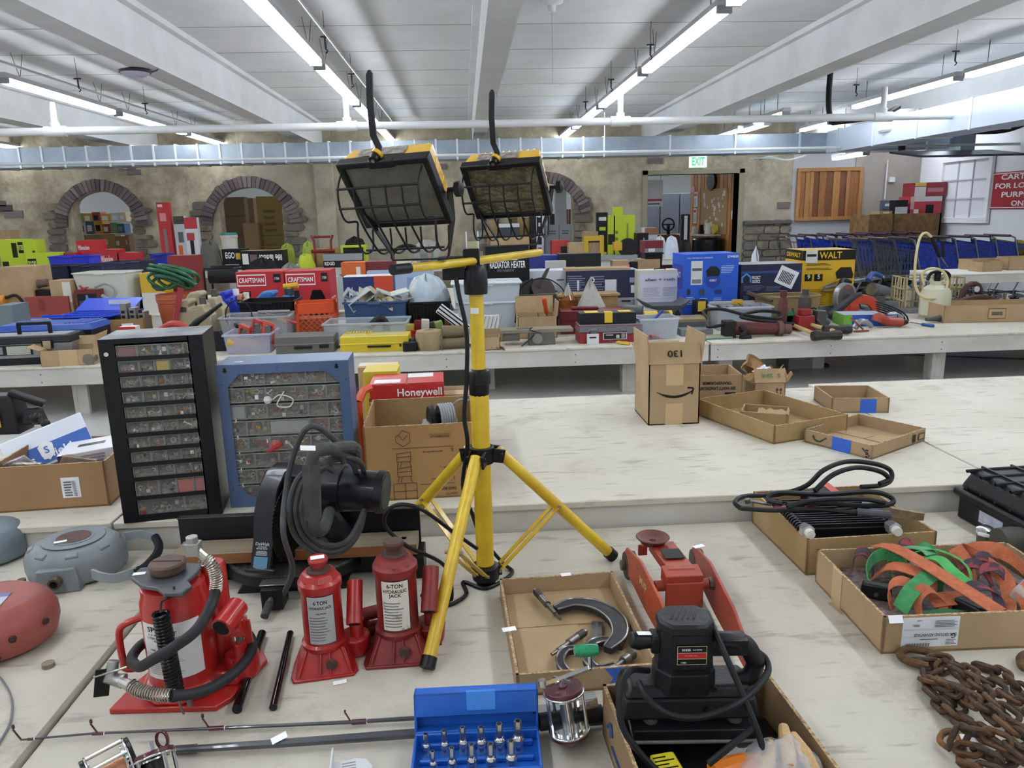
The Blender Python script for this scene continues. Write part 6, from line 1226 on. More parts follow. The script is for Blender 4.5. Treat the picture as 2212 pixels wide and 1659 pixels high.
t = T('battery','small black battery with a red corner standing among the jumper cables','battery',inC(-.01,.08,.02),12);g = G(BLK);g.at((0,0,.03),(12,-8,0));g.bx(-.04,.04,-.02,.02,0,.062);g.done('case_body',t,bev=.002);g = G(mt('#c13326',.4));g.at((0,0,.03),(12,-8,0));g.bx(.022,.041,-.0207,.0207,.044,.063);g.done('red_corner',t);g = G(WHT);g.at((0,0,.03),(12,-8,0));gtext(g,'P',.032,.054,.008,WHT,-.0212);gtext(g,'P',-.03,.02,.008,WHT,-.0212);g.done('lettering',t)
g = G(mt('#50596b',.35,c2='#454d5e',s=10));o = inC(.09,.06,.03);g.at(o,(0,18,-35));g.prism([(-.06,.0),(.06,0),(.07,.02),(.04,.045),(-.02,.05),(-.06,.03)],-.02,.02);tag(g.done('power_tool',bev=.006),'dark grey plastic tool body at the right of the tan box','tool')
g = G(mt('#5a1d22',.4));g.cyl(inC(.11,.0,.04),inC(.125,-.04,.035),.013,n=12);tag(g.done('red_tool_cap',bev=.003),'dark red round cap beside the grey tool body','cap')
t = T('jumper_cables','thick black jumper cables heaped on the oil cooler','cable',(0,0,0));JC = mt('#232428',.45,c2='#2d2e32',s=20)
def K(px,py,Y): return AY(px,py,Y)
for P in ([(1600,1098,1.6),(1588,1085,1.62),(1610,1072,1.66),(1680,1068,1.68),(1740,1050,1.68),(1780,1015,1.68),(1830,997,1.7),(1890,1002,1.7),(1922,1015,1.7),(1925,1035,1.69),(1905,1048,1.67),(1860,1052,1.66)],
          [(1760,1060,1.6),(1800,1025,1.62),(1850,1010,1.63),(1900,1018,1.64),(1920,1035,1.64),(1900,1045,1.63)],
          [(1600,1098,1.58),(1670,1102,1.57),(1760,1100,1.56),(1850,1108,1.55)],
          [(1690,1088,1.58),(1660,1080,1.6),(1680,1065,1.61),(1780,1068,1.6),(1880,1062,1.6),(1925,1075,1.6),(1920,1090,1.58),(1850,1092,1.57),(1770,1085,1.56),(1700,1090,1.56)],
          [(1700,1095,1.55),(1760,1080,1.55),(1860,1078,1.56),(1910,1085,1.57)]):
    g = G(JC);g.tube([K(*p) for p in P],.006,8,k=6);g.done('cable',t)
g = G(mt('#4a4b50',.5));g.cyl(K(1852,1106,1.55),K(1925,1112,1.52),.009,n=10);g.done('clamp_grip',t);g = G(mt('#8a765c',.5,m=.3,c2='#6e5d48',s=60));a,b_ = K(1922,1108,1.52),K(1995,1115,1.5);g.bar(a,b_,.012,.018);g.bar(a+V((0,0,.012)),b_+V((0,0,.006)),.012,.004);g.done('clamp_jaw',t,bev=.001)
g = G(mt('#7a2026',.4));g.cyl(K(1672,1100,1.58),K(1712,1098,1.58),.008,n=10);g.cyl(K(1740,1090,1.57),K(1765,1088,1.57),.006,n=10);g.done('red_clamp_grip',t);g = G(STL);g.bar(K(1612,1080,1.6),K(1665,1090,1.59),.014,.003);g.cyl(K(1614,1078,1.6),K(1616,1086,1.6),.007,n=10);g.done('silver_clamp',t)
# ================================================================ strap box
fl,bl = Zp(1903,1413),Zp(1760,1255);h = AY(1910,1333,fl.y).z-TZ1;u = bl-fl
tS,LS = boxq('open cardboard box of green and orange straps with shipping label',fl,bl,.42,h,CARD2,None)
def inS(x,y,z): a = tS.rotation_euler[2];return tS.location+V((x*cos(a)-y*sin(a),x*sin(a)+y*cos(a),z))
yf = -LS/2;X0 = -.21+.035;g = G(mt('#dfe2e6',.4));g.bx(X0,X0+.105,yf-.001,yf,.012,h-.004);g.done('shipping_label',tS)
hw = h-.016
printed(tS,.105,hw,[(.02,.98,.62,.625,'#333333'),(.02,.98,.36,.365,'#333333')]+[(.02,.98,.59,.595,'#333333')]+rows(.55,.95,.68,.95,5,'#6e7278')+rows(.3,.62,.28,.34,1,'#444444')+rows(.75,.95,.1,.32,4,'#777777'),[('USPS GROUND ADVANTAGE',.55,.47,.09,'#333333',.75,1),('0001',.2,.8,.08,'#333333',None,1),('C003',.25,.97,.05,'#333333',None,1),('G',.87,.42,.16,'#333333',None,1)],y=yf-.0015,x0=X0,z0=.012,name='label_print')
g = G(mt('#2a2b2d',.5));
for k in range(26): x = X0+.008+k*.0017;g.poly([(x,yf-.0035,.014),(x+.0006+.0006*(k % 3 == 0),yf-.0035,.014),(x+.0006+.0006*(k % 3 == 0),yf-.0035,.021),(x,yf-.0035,.021)],[(0,1,2,3)])
g.done('barcode',tS)
g = G(TAPE);g.bx(-.2115,-.21,.02,.06,0,h);g.poly([(-.2105,.0,.0),(-.2105,.05,.0),(-.226,.045,.002),(-.218,.0,.002)],[(0,1,2,3)]);g.done('tape',tS);sticker(tS,(-.19,yf-.002,h-.004),(60,0,0),.026,.014)
ORS = mt('#c06a45',.8,c2='#a85a38',s=50,b=.3,bs=400);GRS = mt('#3f8f52',.8,c2='#34794a',s=50,b=.3,bs=400);GR2 = mt('#4fae5a',.8,c2='#3f9a4c',s=50);GDK = mt('#24603c',.8);RDS = mt('#8a3a40',.8,c2='#3c3440',s=18,w=.02,st=(1,3,1))
def strap(label,pts,wv,m,t_=.0022):
    g = G(m);g.ribbon([inS(*p) for p in pts],[V(q) for q in wv] if isinstance(wv,list) else V(wv),t_,k=6);tag(g.done('ratchet_strap',ang=60),label,'strap','ratchet straps in the cardboard box')
H = h
strap('orange strap crossing over the pile from back left to front',[(-.085,.13,H+.01),(-.07,.09,H+.022),(-.05,.02,H+.022),(-.02,-.07,H+.01),(.01,-.13,H-.005)],(.03,.006,.004),ORS)
strap('orange strap loop standing at the right of the pile',[(.04,-.02,.03),(.06,.05,H),(.07,.1,H+.012),(.1,.09,H+.0),(.11,.0,H-.01),(.08,-.06,.04),(.05,-.1,.04)],[(.02,-.01,.02)]*7,ORS)
strap('orange strap arched in the far right corner of the pile',[(.07,.08,.05),(.1,.1,H+.002),(.15,.08,H+.01),(.165,.02,H-.005),(.14,-.04,.04),(.12,-.01,.05)],[(.008,.02,.026)]*6,ORS)
strap('orange strap folded low at the left of the pile',[(-.12,.07,.04),(-.1,.05,H),(-.07,.02,H+.006),(-.05,-.02,H),(-.06,-.05,.05),(-.03,-.06,.045)],(.022,.018,.008),ORS)
strap('short orange strap end lying in the middle bottom of the pile',[(-.07,-.05,.05),(-.04,-.06,.06),(-.0,-.05,.055)],(.0,.03,.012),ORS)
strap('green strap lying flat across the front left of the pile',[(-.14,-.07,.045),(-.11,-.05,H-.002),(-.05,-.01,H+.008),(-.045,.0,H)],[(.01,-.03,-.008)]*4,GRS)
strap('green strap arching behind at the left of the pile',[(-.15,.02,.03),(-.14,.06,H-.01),(-.1,.09,H+.006),(-.06,.08,H),(-.05,.03,.04)],(.0,.006,.024),GRS)
strap('bright green strap curled in the middle of the pile',[(-.02,.1,H+.004),(.02,.09,H+.014),(.05,.05,H+.008),(.04,.0,H),(.02,-.03,.045)],(.018,.02,-.01),GR2)
strap('bright green strap folded over the middle of the pile',[(-.04,.08,H+.0),(-.0,.05,H+.014),(.0,.0,H+.012),(.02,-.03,H-.006)],(.028,.012,0),GR2)
strap('pale green flat strap piece at the back of the pile',[(-.03,.14,H),(-.0,.1,H+.012),(.0,.07,H+.012)],(.032,.014,-.004),mt('#5c9a6c',.8))
strap('dark green strap end at the front left bottom',[(-.1,-.09,.04),(-.07,-.1,.05),(-.03,-.1,.045)],(0,.024,.01),GDK)
for k,(x,y,r_) in enumerate(((.06,.02,.03),(.1,.05,.026),(.085,.0,.03),(-.02,.13,.02),(-.13,.1,.02))):
    strap('dark red and grey strap roll, '+('centre right','far right','front right','back middle','back left')[k]+' of the pile',[(x-r_,y,H-.03),(x-r_*.5,y+r_*.5,H+.002),(x+r_*.4,y+r_*.4,H+.008),(x+r_,y,H-.012),(x+r_*.8,y-r_,H-.035)],(.012,.016,.012),RDS)
for k,(x,y,r_,m_,c_) in enumerate(((-.11,-.02,.03,ORS,'orange'),(-.05,.1,.028,GRS,'green'),(.0,.0,.026,GDK,'dark green'),(.03,-.05,.03,RDS,'dark red'),(-.08,-.06,.026,ORS,'orange'),(.13,.1,.03,RDS,'dark red'),(-.02,.06,.03,ORS,'orange'),(.02,.12,.026,GRS,'green'),(.12,-.07,.03,ORS,'orange'))):
    strap('%s strap loop tucked %s' % (c_,('low at the far left','behind at the left back','in the very middle','in front of the middle','at the left front','in the right back corner','under the crossing strap','at the back middle','in the right front corner')[k]),[(x-r_,y-r_,.03),(x-r_*.9,y,H-.012),(x,y+r_*.3,H+.004*(k % 3)),(x+r_,y,H-.016),(x+r_*.7,y-r_,.03)],(.013*cos(k),.02,.01),m_)
for k,(x,y,a) in enumerate(((-.015,-.085,20),(.015,-.06,-10),(-.15,.0,60))):
    t = T('ratchet_buckle','black ratchet buckle among the straps, '+('front','middle','left')[k],'buckle',inS(x,y,.035),a);g = G(mt('#202124',.4));g.bx(-.012,.012,-.03,.03,0,.03,.002,.004);g.done('handle_body',t,bev=.004);g = G(STL);g.cyl((-.016,0,.012),(.016,0,.012),.004,n=8);g.done('pin',t)
g = G(mt('#9a9a9a',.4,m=.6));g.at(inS(-.04,.05,H-.01),(10,0,30));g.bx(-.02,.02,-.014,.014,0,.016);tag(g.done('metal_buckle',bev=.004),'silver metal buckle on the strap pile','buckle')
t = T('plastic_pack','clear plastic pack of small hooks at the right of the strap box','pack',inS(.15,-.06,.02),30);g = G(CL);g.at((0,0,.02),(25,-10,0));g.bx(-.05,.05,-.06,.05,0,.03);g.done('blister',t,bev=.006);g = G(CHM);g.at((0,0,.02),(25,-10,0))
for k in range(7): g.tube([(-.03+.008*k,-.04+.01*k,.01),(-.02+.01*k,-.02+.008*k,.02),(-.01+.008*k,.0+.006*k,.01)],.0016,5,k=3)
g.done('hooks',t)
g = G(mt('#4a3026',.5,c2='#7c7470',s=80));g.bx(-.19,.19,-LS/2+.01,LS/2-.01,0,.028);o = tag(g.done('mixed_hardware'),'mixed dark hardware under the straps','hardware',kind='stuff');o.location = inS(0,0,.006);o.rotation_euler = tS.rotation_euler
# ================================================================ rugged black case, bits behind
a = AZ(2052,1110,TZ1);t = T('rugged_case','large black ribbed plastic case at the right edge of the near table','case',(1.245,1.775,TZ1),2)
RK = mt('#1f2023',.42,c2='#28292c',s=15,b=.06,bs=90);w_,d_,h_ = .55,.36,.135
g = G(RK);g.bx(.012,w_,-d_,-.01,0,.07,0,0);g.bx(0,w_,-d_-.01,0,.062,.082);g.done('case_base',t,bev=.006)
g = G(RK);g.bx(.008,w_,-d_,-.006,.082,h_,.018,.02);g.done('case_lid',t,bev=.014,seg=3)
g = G(RK)
for k in range(7): y = -.035-.05*k;g.tube([(.014,y,.084),(.019,y,h_-.03),(.03,y,h_-.007),(.05,y,h_+.0),(w_,y,h_+.0)],.0045,6,k=3)
for k in range(4): g.bar((.06+.08*k,-.02,h_+.002),(.06+.08*k,-d_+.02,h_+.002),.006,.005)
g.done('lid_ribs',t)
g = G(mt('#b9bcc4',.4,c2='#8f96ac',s=50));g.bx(.0108,.0118,-.17,-.09,.02,.05);g.mat(mt('#101013',.4));g.bx(.0108,.0118,-.24,-.18,.01,.045);g.done('label_strip',t)
t = T('round_tin','dark olive round tin lying beside the rugged case','tin',AZ(2195,1225,TZ1)+V((.02,.05,0)),0);g = G(mt('#3c3a33',.5));g.lathe([(.0,-.03),(.034,-.03),(.036,0),(.034,.03),(0,.03)],(0,0,.036),'x',n=22);g.done('tin_body',t)
t = T('metal_jar','shiny round metal capped jar in the gap by the rugged case','cap',AZ(2150,1195,TZ1)+V((.0,.04,0)),0);g = G(CHM);g.lathe([(.018,.03),(.02,.035),(.02,.045),(.012,.05),(0,.05)],n=20);g.mat(mt('#4a463e',.5));g.lathe([(.016,0),(.018,.03)],n=18);g.done('cap_body',t)
g = G(mt('#cfd1d4',.4));g.at(Zp(2130,1163,.055),(0,20,30));g.bx(-.014,.014,-.008,.008,0,.008);tag(g.done('white_connector',bev=.002),'small white connector on the rim of the strap box','connector').location = (0,.01,.0)
# ================================================================ rusty chain
t = T('rusty_chain','heap of rusty brown chain with grab hooks at the bottom right','chain',(0,0,0));RU = mt('#54402f',.7,c2='#3a2c24',s=35,m=.25,b=.5,bs=90);RU2 = mt('#6b4a2e',.7,c2='#46331f',s=35,m=.2,b=.5,bs=90)
def linkmesh(m):
    g = G(m);a,b_ = .0125,.0095;n = 20;P = []
    for i in range(n):
        th = 2*pi*i/n;P.append(V((cos(th)*b_+(a if cos(th) > 0 else -a)*.75,sin(th)*b_,0)))
    g.tube(P,.0044,7,closed=True);return g
l0 = linkmesh(RU).done('link',t);l1 = linkmesh(RU2).done('link',t);used = 0
paths = [((1985,1425,.012),(2045,1428,.02),(2100,1455,.03),(2150,1485,.035),(2200,1520,.04),(2240,1550,.04)),((2000,1470,.012),(2060,1490,.03),(2110,1520,.045),(2160,1550,.05),(2230,1590,.05)),
         ((2010,1500,.008),(2060,1545,.02),(2110,1575,.04),(2160,1610,.05),(2220,1640,.05)),((2230,1620,.03),(2170,1640,.04),(2120,1625,.04),(2070,1610,.03),(2090,1580,.05),(2160,1600,.06),(2230,1650,.05)),
         ((2060,1450,.03),(2110,1480,.045),(2150,1520,.06),(2200,1560,.06)),((2120,1440,.012),(2160,1455,.012),(2205,1490,.02),(2240,1520,.02)),((2090,1655,.02),(2140,1670,.035),(2200,1690,.035)),((2030,1480,.02),(2080,1500,.04),(2140,1540,.065),(2210,1600,.07)),((2070,1530,.012),(2040,1500,.01),(2010,1475,.012),(2005,1455,.01),(2040,1440,.012))]
cnt = 0
for P in paths:
    pts = smooth_pts([Zp(*p) for p in P],12);acc = .02;k = 0
    for i in range(1,len(pts)):
        acc += (pts[i]-pts[i-1]).length
        if acc > .0255 and cnt < 98:
            d_ = (pts[i]-pts[i-1]).normalized();q = d_.to_track_quat('X','Z');sp = Matrix.Rotation(rad((45 if k % 2 else -45)+R0.uniform(-25,25)),4,'X')
            o = (l0 if (k+cnt) % 3 else l1);
            if not (cnt < 2): o = o.copy();S.collection.objects.link(o)
            elif cnt == 0: o = l0
            else: o = l1
            o.matrix_local = Matrix.Translation(pts[i]) @ q.to_matrix().to_4x4() @ sp;acc = 0;k += 1;cnt += 1
def hook(pts,r,m=RU2): g = G(m);g.tube([Zp(*p) for p in pts],r,10,k=5);g.done('grab_hook',t)
hook(((2005,1440,.012),(1975,1432,.012),(1950,1422,.012),(1945,1408,.012),(1965,1402,.013),(2000,1408,.014),(2040,1418,.014)),[.008,.011,.009,.008,.009,.009,.006])
hook(((2090,1655,.012),(2075,1640,.014),(2078,1612,.016),(2062,1583,.016),(2040,1582,.014),(2030,1600,.012),(2052,1620,.01)),[.007,.009,.011,.01,.009,.008,.004],mt('#8a5a2a',.7,c2='#54402f',s=40,m=.2))
hook(((2225,1410,.012),(2205,1420,.012),(2208,1440,.012),(2225,1445,.012)),.007)
sticker(t,Zp(2098,1600,.032),(10,0,-15),.026,.02)
# ================================================================ things on the low middle tables
Z3 = TZ3
def D3(px,yb,z=TZ3): return AZ(px,yb,z).y
def box3(name,label,cat,x0,x1,yt,Y,d,col,rz=0,z=TZ3,grp=None,top=None,**k):
    p,w,h = fitY(x0,x1,yt,Y,z)
    if col.__class__ is str: col = mt(col,.5)
    return carton(name,label,cat,p,w,h,d,col,rz,top,grp=grp,tape=k.pop('tape',False),**k),w,h
def bin3(name,label,cat,x0,x1,yt,Y,d,col,rz=0,z=TZ3,taper=.03,rim=.012,al=1,grp=None,hand=True,ribs=0):
    """plastic tote: tapered walls, rolled rim, hand grips"""
    p,w,h = fitY(x0,x1,yt,Y,z);m = mt(col,.35 if al == 1 else .2,al=al)
    t = T(name,label,cat,p,rz,grp);g = G(m);t_ = .006;tp = taper
    def wall(a,b_,c,e): g.poly([a,b_,c,e],[(0,1,2,3)])
    O0 = [(-w/2+tp,tp),(w/2-tp,tp),(w/2-tp,d-tp),(-w/2+tp,d-tp)];O1 = [(-w/2+rim,rim),(w/2-rim,rim),(w/2-rim,d-rim),(-w/2+rim,d-rim)]
    for (A0,A1) in ((O0,O1),([(x*(1-2*t_/w),t_+y*(1-2*t_/d)) for x,y in O0],[(x*(1-2*t_/w),t_+y*(1-2*t_/d)) for x,y in O1])):
        for i in range(4): j = (i+1) % 4;wall((*A0[i],.001),(*A0[j],.001),(*A1[j],h),(*A1[i],h))
    g.poly([(*q,.001) for q in O0],[(0,1,2,3)]);g.poly([(*q,.004) for q in O0],[(0,1,2,3)])
    g.done('tote_body',t)
    g = G(m if al == 1 else mt(col,.25,al=min(1,al*1.7)))
    for x0_,x1_,y0_,y1_ in ((-w/2,w/2,0,rim+.004),(-w/2,w/2,d-rim-.004,d),(-w/2,-w/2+rim+.004,0,d),(w/2-rim-.004,w/2,0,d)): g.bx(x0_,x1_,y0_,y1_,h-.018,h)
    g.done('rim',t,bev=.003)
    if ribs:
        g = G(m)
        for i in range(ribs): x = -w*.42+w*.84*i/(ribs-1);g.bx(x-.006,x+.006,tp*.3,tp*.6+.01,h*.1,h-.02)
        g.done('ribs',t)
    if hand: g = G(m);g.bx(-.06,.06,-.008,rim,h-.03,h-.012);g.done('hand_grip',t,bev=.003)
    return t,w,h,d
def junk(t,w,d,z,n,cols,sz=.05,rd=None,nm='tool'):
    """loose hand tools heaped in a container, each a thing of its own"""
    rd = rd or R0
    for i in range(n):
        col = cols[i % len(cols)];c = V((rd.uniform(-w*.36,w*.36),rd.uniform(d*.2,d*.75),z+rd.uniform(0,.03)));a = rad(t.rotation_euler[2]*57.3);loc = t.location+Matrix.Rotation(t.rotation_euler[2],3,'Z') @ c
        yield i,col,loc,rd.uniform(0,180)
def pliers(loc,rz,col,label,grp,tilt=20,s=1):
    t = T('hand_tool',label,'tool',loc,group=grp,rot=(tilt,10,rz),sc=(s,s,s));m = mt(col,.4);st = mt('#5d5d60',.35,m=.7)
    for sg in (-1,1): g = G(m);g.tube([(0,.0,0),(.02*sg,-.05,0),(.022*sg,-.1,0),(.014*sg,-.15,0)],[.006,.008,.009,.006],8,k=3);g.done('grip',t)
    g = G(st);g.cyl((0,0,-.008),(0,0,.008),.016,n=12);g.bx(-.016,.016,0,.06,-.006,.006,.0,0);g.done('jaw',t,bev=.002);return t
def driver(loc,rz,col,label,grp,tilt=20,s=1):
    t = T('hand_tool',label,'tool',loc,group=grp,rot=(tilt,0,rz),sc=(s,s,s));g = G(mt(col,.3));g.lathe([(.0,-.12),(.013,-.115),(.015,-.09),(.012,-.05),(.014,-.02),(.007,0)],ax='y',n=8);g.done('grip',t)
    g = G(STL);g.cyl((0,0,0),(0,.11,0),.0035,n=8);g.done('shaft',t);return t
def fill_tools(t,w,d,z,n,cols,grp,where,s=1,rd=None):
    nm = {'#b23a2e': 'red','#c9552c': 'orange','#1d1e22': 'black','#6b6b6d': 'grey','#2a4f9c': 'blue','#c4a633': 'yellow','#7b4a3a': 'rusty brown','#d7d7d7': 'white','#2f6a45': 'green'}
    pos = ('at the left','in the middle','at the right','near the front','near the back','on top','lying low','sticking up')
    for i,col,loc,rz in junk(t,w,d,z,n,cols,rd=rd):
        k = R0.random();f = pliers if k < .5 else driver;kind = 'pliers' if k < .5 else 'screwdriver'
        f(loc,rz,col,'%s handled %s %s %s' % (nm.get(col,'dull'),kind,pos[i % 8],where),grp,R0.uniform(0,35),s)
# -------- left: stainless tool box, blue lidded box, blue tote
Y = D3(60,788)
p,w,h = fitY(-60,148,728,Y,TZ3);t = T('tool_box','grey metal fronted tool box with black lid at the left edge','tool box',p,4)
SS = mt('#97979a',.35,m=.6,c2='#88888b',s=20);d = .3
g = G(SS);g.bx(-w/2,w/2,0,d,.045,h-.05);g.done('metal_shell',t,bev=.003)
g = G(BK2);g.bx(-w/2-.005,w/2+.005,-.005,d+.005,0,.06);g.done('plastic_base',t,bev=.006)
g = G(BK2);g.bx(-w/2-.008,w/2+.008,-.01,d+.01,h-.06,h,.02,.02);g.done('lid',t,bev=.01)
g = G(mt('#9b9ea0',.4,c2='#8b8e90',s=10));g.bx(-w/2+.08,w/2-.06,.04,d-.04,h,h+.004);g.done('lid_panel',t)
g = G(BLK);g.bar((-w*.1,d*.5,h),(-w*.1,d*.5,h+.09),.025,.03);g.bar((w*.22,d*.5,h),(w*.22,d*.5,h+.09),.025,.03);g.bar((-w*.115,d*.5,h+.09),(w*.235,d*.5,h+.09),.03,.026);g.done('handle',t,bev=.006)
g = G(BLK);g.bx(w*.2,w*.32,-.014,-.003,h-.1,h-.03);g.mat(mt('#b8ad8e',.3,m=.7));g.bx(w*.22,w*.3,-.02,-.012,h-.11,h-.04);g.done('latch',t,bev=.003)
printed(t,w,h,[(.02,.6,.36,.72,'#1e1f22'),(.03,.3,.4,.66,'#7a7c82'),(.34,.58,.42,.68,'#a5ab9c'),(.34,.58,.38,.41,'#d0d3c8')],(),y=-.004)
Yb = Y+.38;p,w,h = fitY(60,205,700,Yb,TZ3);t = T('storage_box','black storage box with ribbed blue lid behind the metal tool box','tool box',(AY(110,700,Yb).x,Yb,TZ3),0)
g = G(BK2);g.bx(-.45,.33,0,.35,0,h-.06,-.01,0);g.done('box_body',t,bev=.01);g = G(mt('#2d4fa6',.35));g.bx(-.47,.35,-.02,.37,h-.06,h,.03,.03);g.done('lid',t,bev=.012)
g = G(mt('#2d4fa6',.35));
for k in range(6): g.bx(.1+.035*k,.12+.035*k,.02,.33,h-.005,h+.008)
g.done('lid_ribs',t,bev=.004)
TB = '#1e45c4'
t,w,h,d = bin3('plastic_tote','large bright blue tote with folding lid flaps on the middle table','tote',100,240,684,7.35,.42,TB,-6,taper=.05)
m = mt(TB,.35);g = G(m);flap(g,(-w/2,0,h),(w/2,0,h),(0,-1,.12),.26,.01)
for k in range(5): x = -w/2+.1+(w-.2)*k/4;g.bar((x,-.01,h+.012),(x,-.24,h+.04),.012,.02)
g.done('lid_flap',t,bev=.003)
g = G(m);flap(g,(-w/2,d,h),(w/2,d,h),(0,1,.45),.25,.01);g.done('lid_flap',t,bev=.003);g = G(m);flap(g,(w/2,0,h),(w/2,d,h),(1,0,.2),.12,.01);g.done('side_flap',t)
g = G(mt('#c9ced2',.4));g.bx(.0,.22,d+.0+.1,d+.1+.008,h+.05,h+.1);g.done('white_label',t)
# small boxes, left front
Y = D3(160,790);t = tray('cardboard_box','small open cardboard box at the front edge left of the black cabinet','box',V((AY(163,780,Y+.15).x,Y+.14,TZ3)),.4,.28,.13,6,CARD2)
g = G(CARD2);flap(g,(.2,-.14,.13),(.2,.14,.13),(.3,0,1),.12);flap(g,(-.2,-.14,.13),(-.2,.14,.13),(-1,0,.4),.1);flap(g,(-.2,.14,.13),(.2,.14,.13),(0,.5,1),.08);g.done('flap',t);g = G(TAPE);g.bx(-.06,.08,-.142,-.1405,0,.13);g.done('tape',t)
g = G(mt('#77726c',.4,m=.6));g.lathe([(.02,-.04),(.045,-.04),(.045,.04),(.02,.04)],(AY(197,785,Y+.05).x,Y+.05,TZ3+.045),'y',n=18);tag(g.done('metal_ring'),'grey metal collar beside the small cardboard box','ring')
t = tray('cardboard_box','open brown box holding metal shelf parts beside the pot','box',V((AY(270,710,7.3).x,7.3,TZ3)),.42,.3,.25,8,mt('#96754d',.8),CARDD);g = G(WHT);g.bx(.02,.12,-.152,-.15,.17,.21);g.done('label_strip',t)
g = G(mt('#8c8a84',.4,m=.5));
for k in range(3): g.bx(-.02+.08*k,.04+.08*k,-.05,.05,.02,.38-.04*k)
g.mat(BLK)
for k in range(3):
    for j in range(3): g.bx(.0+.08*k-.012,.0+.08*k+.02,-.052,-.05,.2+.045*j,.225+.045*j)
o = tag(g.done('metal_bracket'),'slotted grey metal brackets standing in the brown box','bracket');o.location = t.location+V((.02,0,.005))
t,w,h = box3('small_carton','small red and white carton beside the brown shelf parts box','box',256,292,706,6.75,.1,'#d9d4d0',z=TZ3,rects=[(0,1,.55,1,'#b32b2b')]+rows(.1,.9,.1,.45,3,'#8d8d8d'))
g = G(mt('#5d5348',.6));g.ball((AY(310,712,6.8).x,6.8,TZ3+.14),.05);g.cyl((AY(310,712,6.8).x,6.8,TZ3),(AY(310,712,6.8).x,6.8,TZ3+.12),.018);tag(g.done('ball_hitch'),'round rusty trailer ball beside the brown box','hitch')
# terracotta pot with hose
Y = 7.35;p,w,h = fitY(322,405,638,Y,TZ3);t = T('plant_pot','large terracotta coloured plastic pot on the middle table','pot',(p.x,Y+w/2,TZ3))
g = G(mt('#b5603d',.5,c2='#a55334',s=10));r_ = w/2;g.lathe([(r_*.72,0),(r_*.9,h*.6),(r_*.93,h*.62),(r_*.95,h*.8),(r_*1.0,h*.82),(r_*1.02,h),(r_*.96,h),(r_*.9,h*.75),(r_*.7,.03),(0,.03)],n=32);g.done('pot_body',t)
for q in (.88,): g = G(mt('#a8583a',.5));g.lathe([(r_*1.0,h*.88),(r_*1.035,h*.89),(r_*1.035,h*.91),(r_*1.0,h*.92)],n=32);g.done('rim_band',t)
t2 = T('garden_hose','dark green garden hose coiled in the terracotta pot','hose',(p.x,Y+w/2,TZ3+h));GH = mt('#1f5138',.35,c2='#2f6b4b',s=12);rd = random.Random(4)
for k in range(13):
    c = V((rd.uniform(-.05,.06),rd.uniform(-.05,.05),rd.uniform(-.04,.04)));rr = rd.uniform(.12,.2);tl = rd.uniform(-.5,.5);ph = rd.uniform(0,3)
    g = G(GH);g.tube([c+V((rr*cos(a+ph),rr*sin(a+ph)*cos(tl+1.1)*.7,.06+rr*abs(sin(a*.5+.3))*1.0)) for a in [2*pi*j/16 for j in range(16)]],.016,7,closed=True);g.done('hose_loop',t2)
# beige jugs
JG = mt('#a5997b',.45,c2='#968a6c',s=8)
def jug(label,x0,x1,yt,Y,col,rz=0,capc='#4b4842',grp='plastic jugs on the middle table',d=.2,z=TZ3,grip=True):
    p,w,h = fitY(x0,x1,yt,Y,z);m = mt(col,.42,c2=None);t = T('fuel_jug',label,'jug',p,rz,grp)
    P = [(-w*.45,0),(w*.45,0),(w*.5,h*.1),(w*.5,h*.62),(w*.36,h*.76),(w*.34,h*.86),(w*.16,h*.86),(w*.14,h*.78),(-w*.05,h*.78),(-w*.05,h*.86),(w*.02,h*.9),(-w*.02,h*.98),(-w*.25,h*.97),(-w*.42,h*.8),(-w*.5,h*.55),(-w*.5,h*.1)]
    g = G(m);g.prism(P[::-1],0,d,'y');g.done('jug_body',t,bev=.02,seg=3)
    g = G(mt('#3a3529',.6));g.prism([(-w*.3,h*.72),(-w*.1,h*.72),(-w*.1,h*.82),(-w*.25,h*.84)][::-1],-.004,0);
    if grip: g.done('hand_opening',t)
    g = G(mt(capc,.5));g.cyl((w*.25,d/2,h*.84),(w*.25,d/2,h*1.0),.03,n=14);g.done('cap',t);return t,w,h
jug('beige fuel jug with a red strap across it, front one of the pair',366,450,645,7.0,'#9c9175',0,d=.2)
t,w,h = jug('beige fuel jug behind its twin, nearer the blue water can',385,478,628,7.28,'#a3977b',0,d=.2)
p = AY(395,660,6.98);g = G(mt('#8f2b33',.5));g.bar((p.x-.08,6.98,p.z-.14),(p.x,6.98,p.z+.16),.05,.004,up=(0,1,0));tag(g.done('red_strip'),'dark red strip leaning against the beige jug','strip')
t,w,h = jug('bright blue square water can with a white cap',462,512,628,7.7,'#1f38b8',0,'#dfe3e6',d=.3,grip=False)
g = G(mt('#b9c0cc',.4));g.lathe([(0,-.003),(.035,-.003),(.035,0)],(-.04,0,h*.45),'y',n=8);g.done('white_emblem',t)
jug('translucent orange pink jug beside the blue water can',505,532,634,7.75,'#c08468',0,'#d8d2cc',d=.2)
t,w,h = jug('wide sky blue jug with yellow pump beside the red cartons',540,640,628,7.85,'#2e6fae',0,d=.22)
g = G(mt('#d2a325',.4));g.tube([(w*.3,.1,h*1.0),(w*.3,.1,h*1.06)],.03,10);g.tube([(w*.18,.1,h*1.07),(w*.5,.1,h*1.1)],.03,10);g.mat(mt('#2b3b44',.5));g.cyl((w*.3,.1,h*.86),(w*.3,.1,h*1.02),.045,n=12);g.done('hand_pump',t)
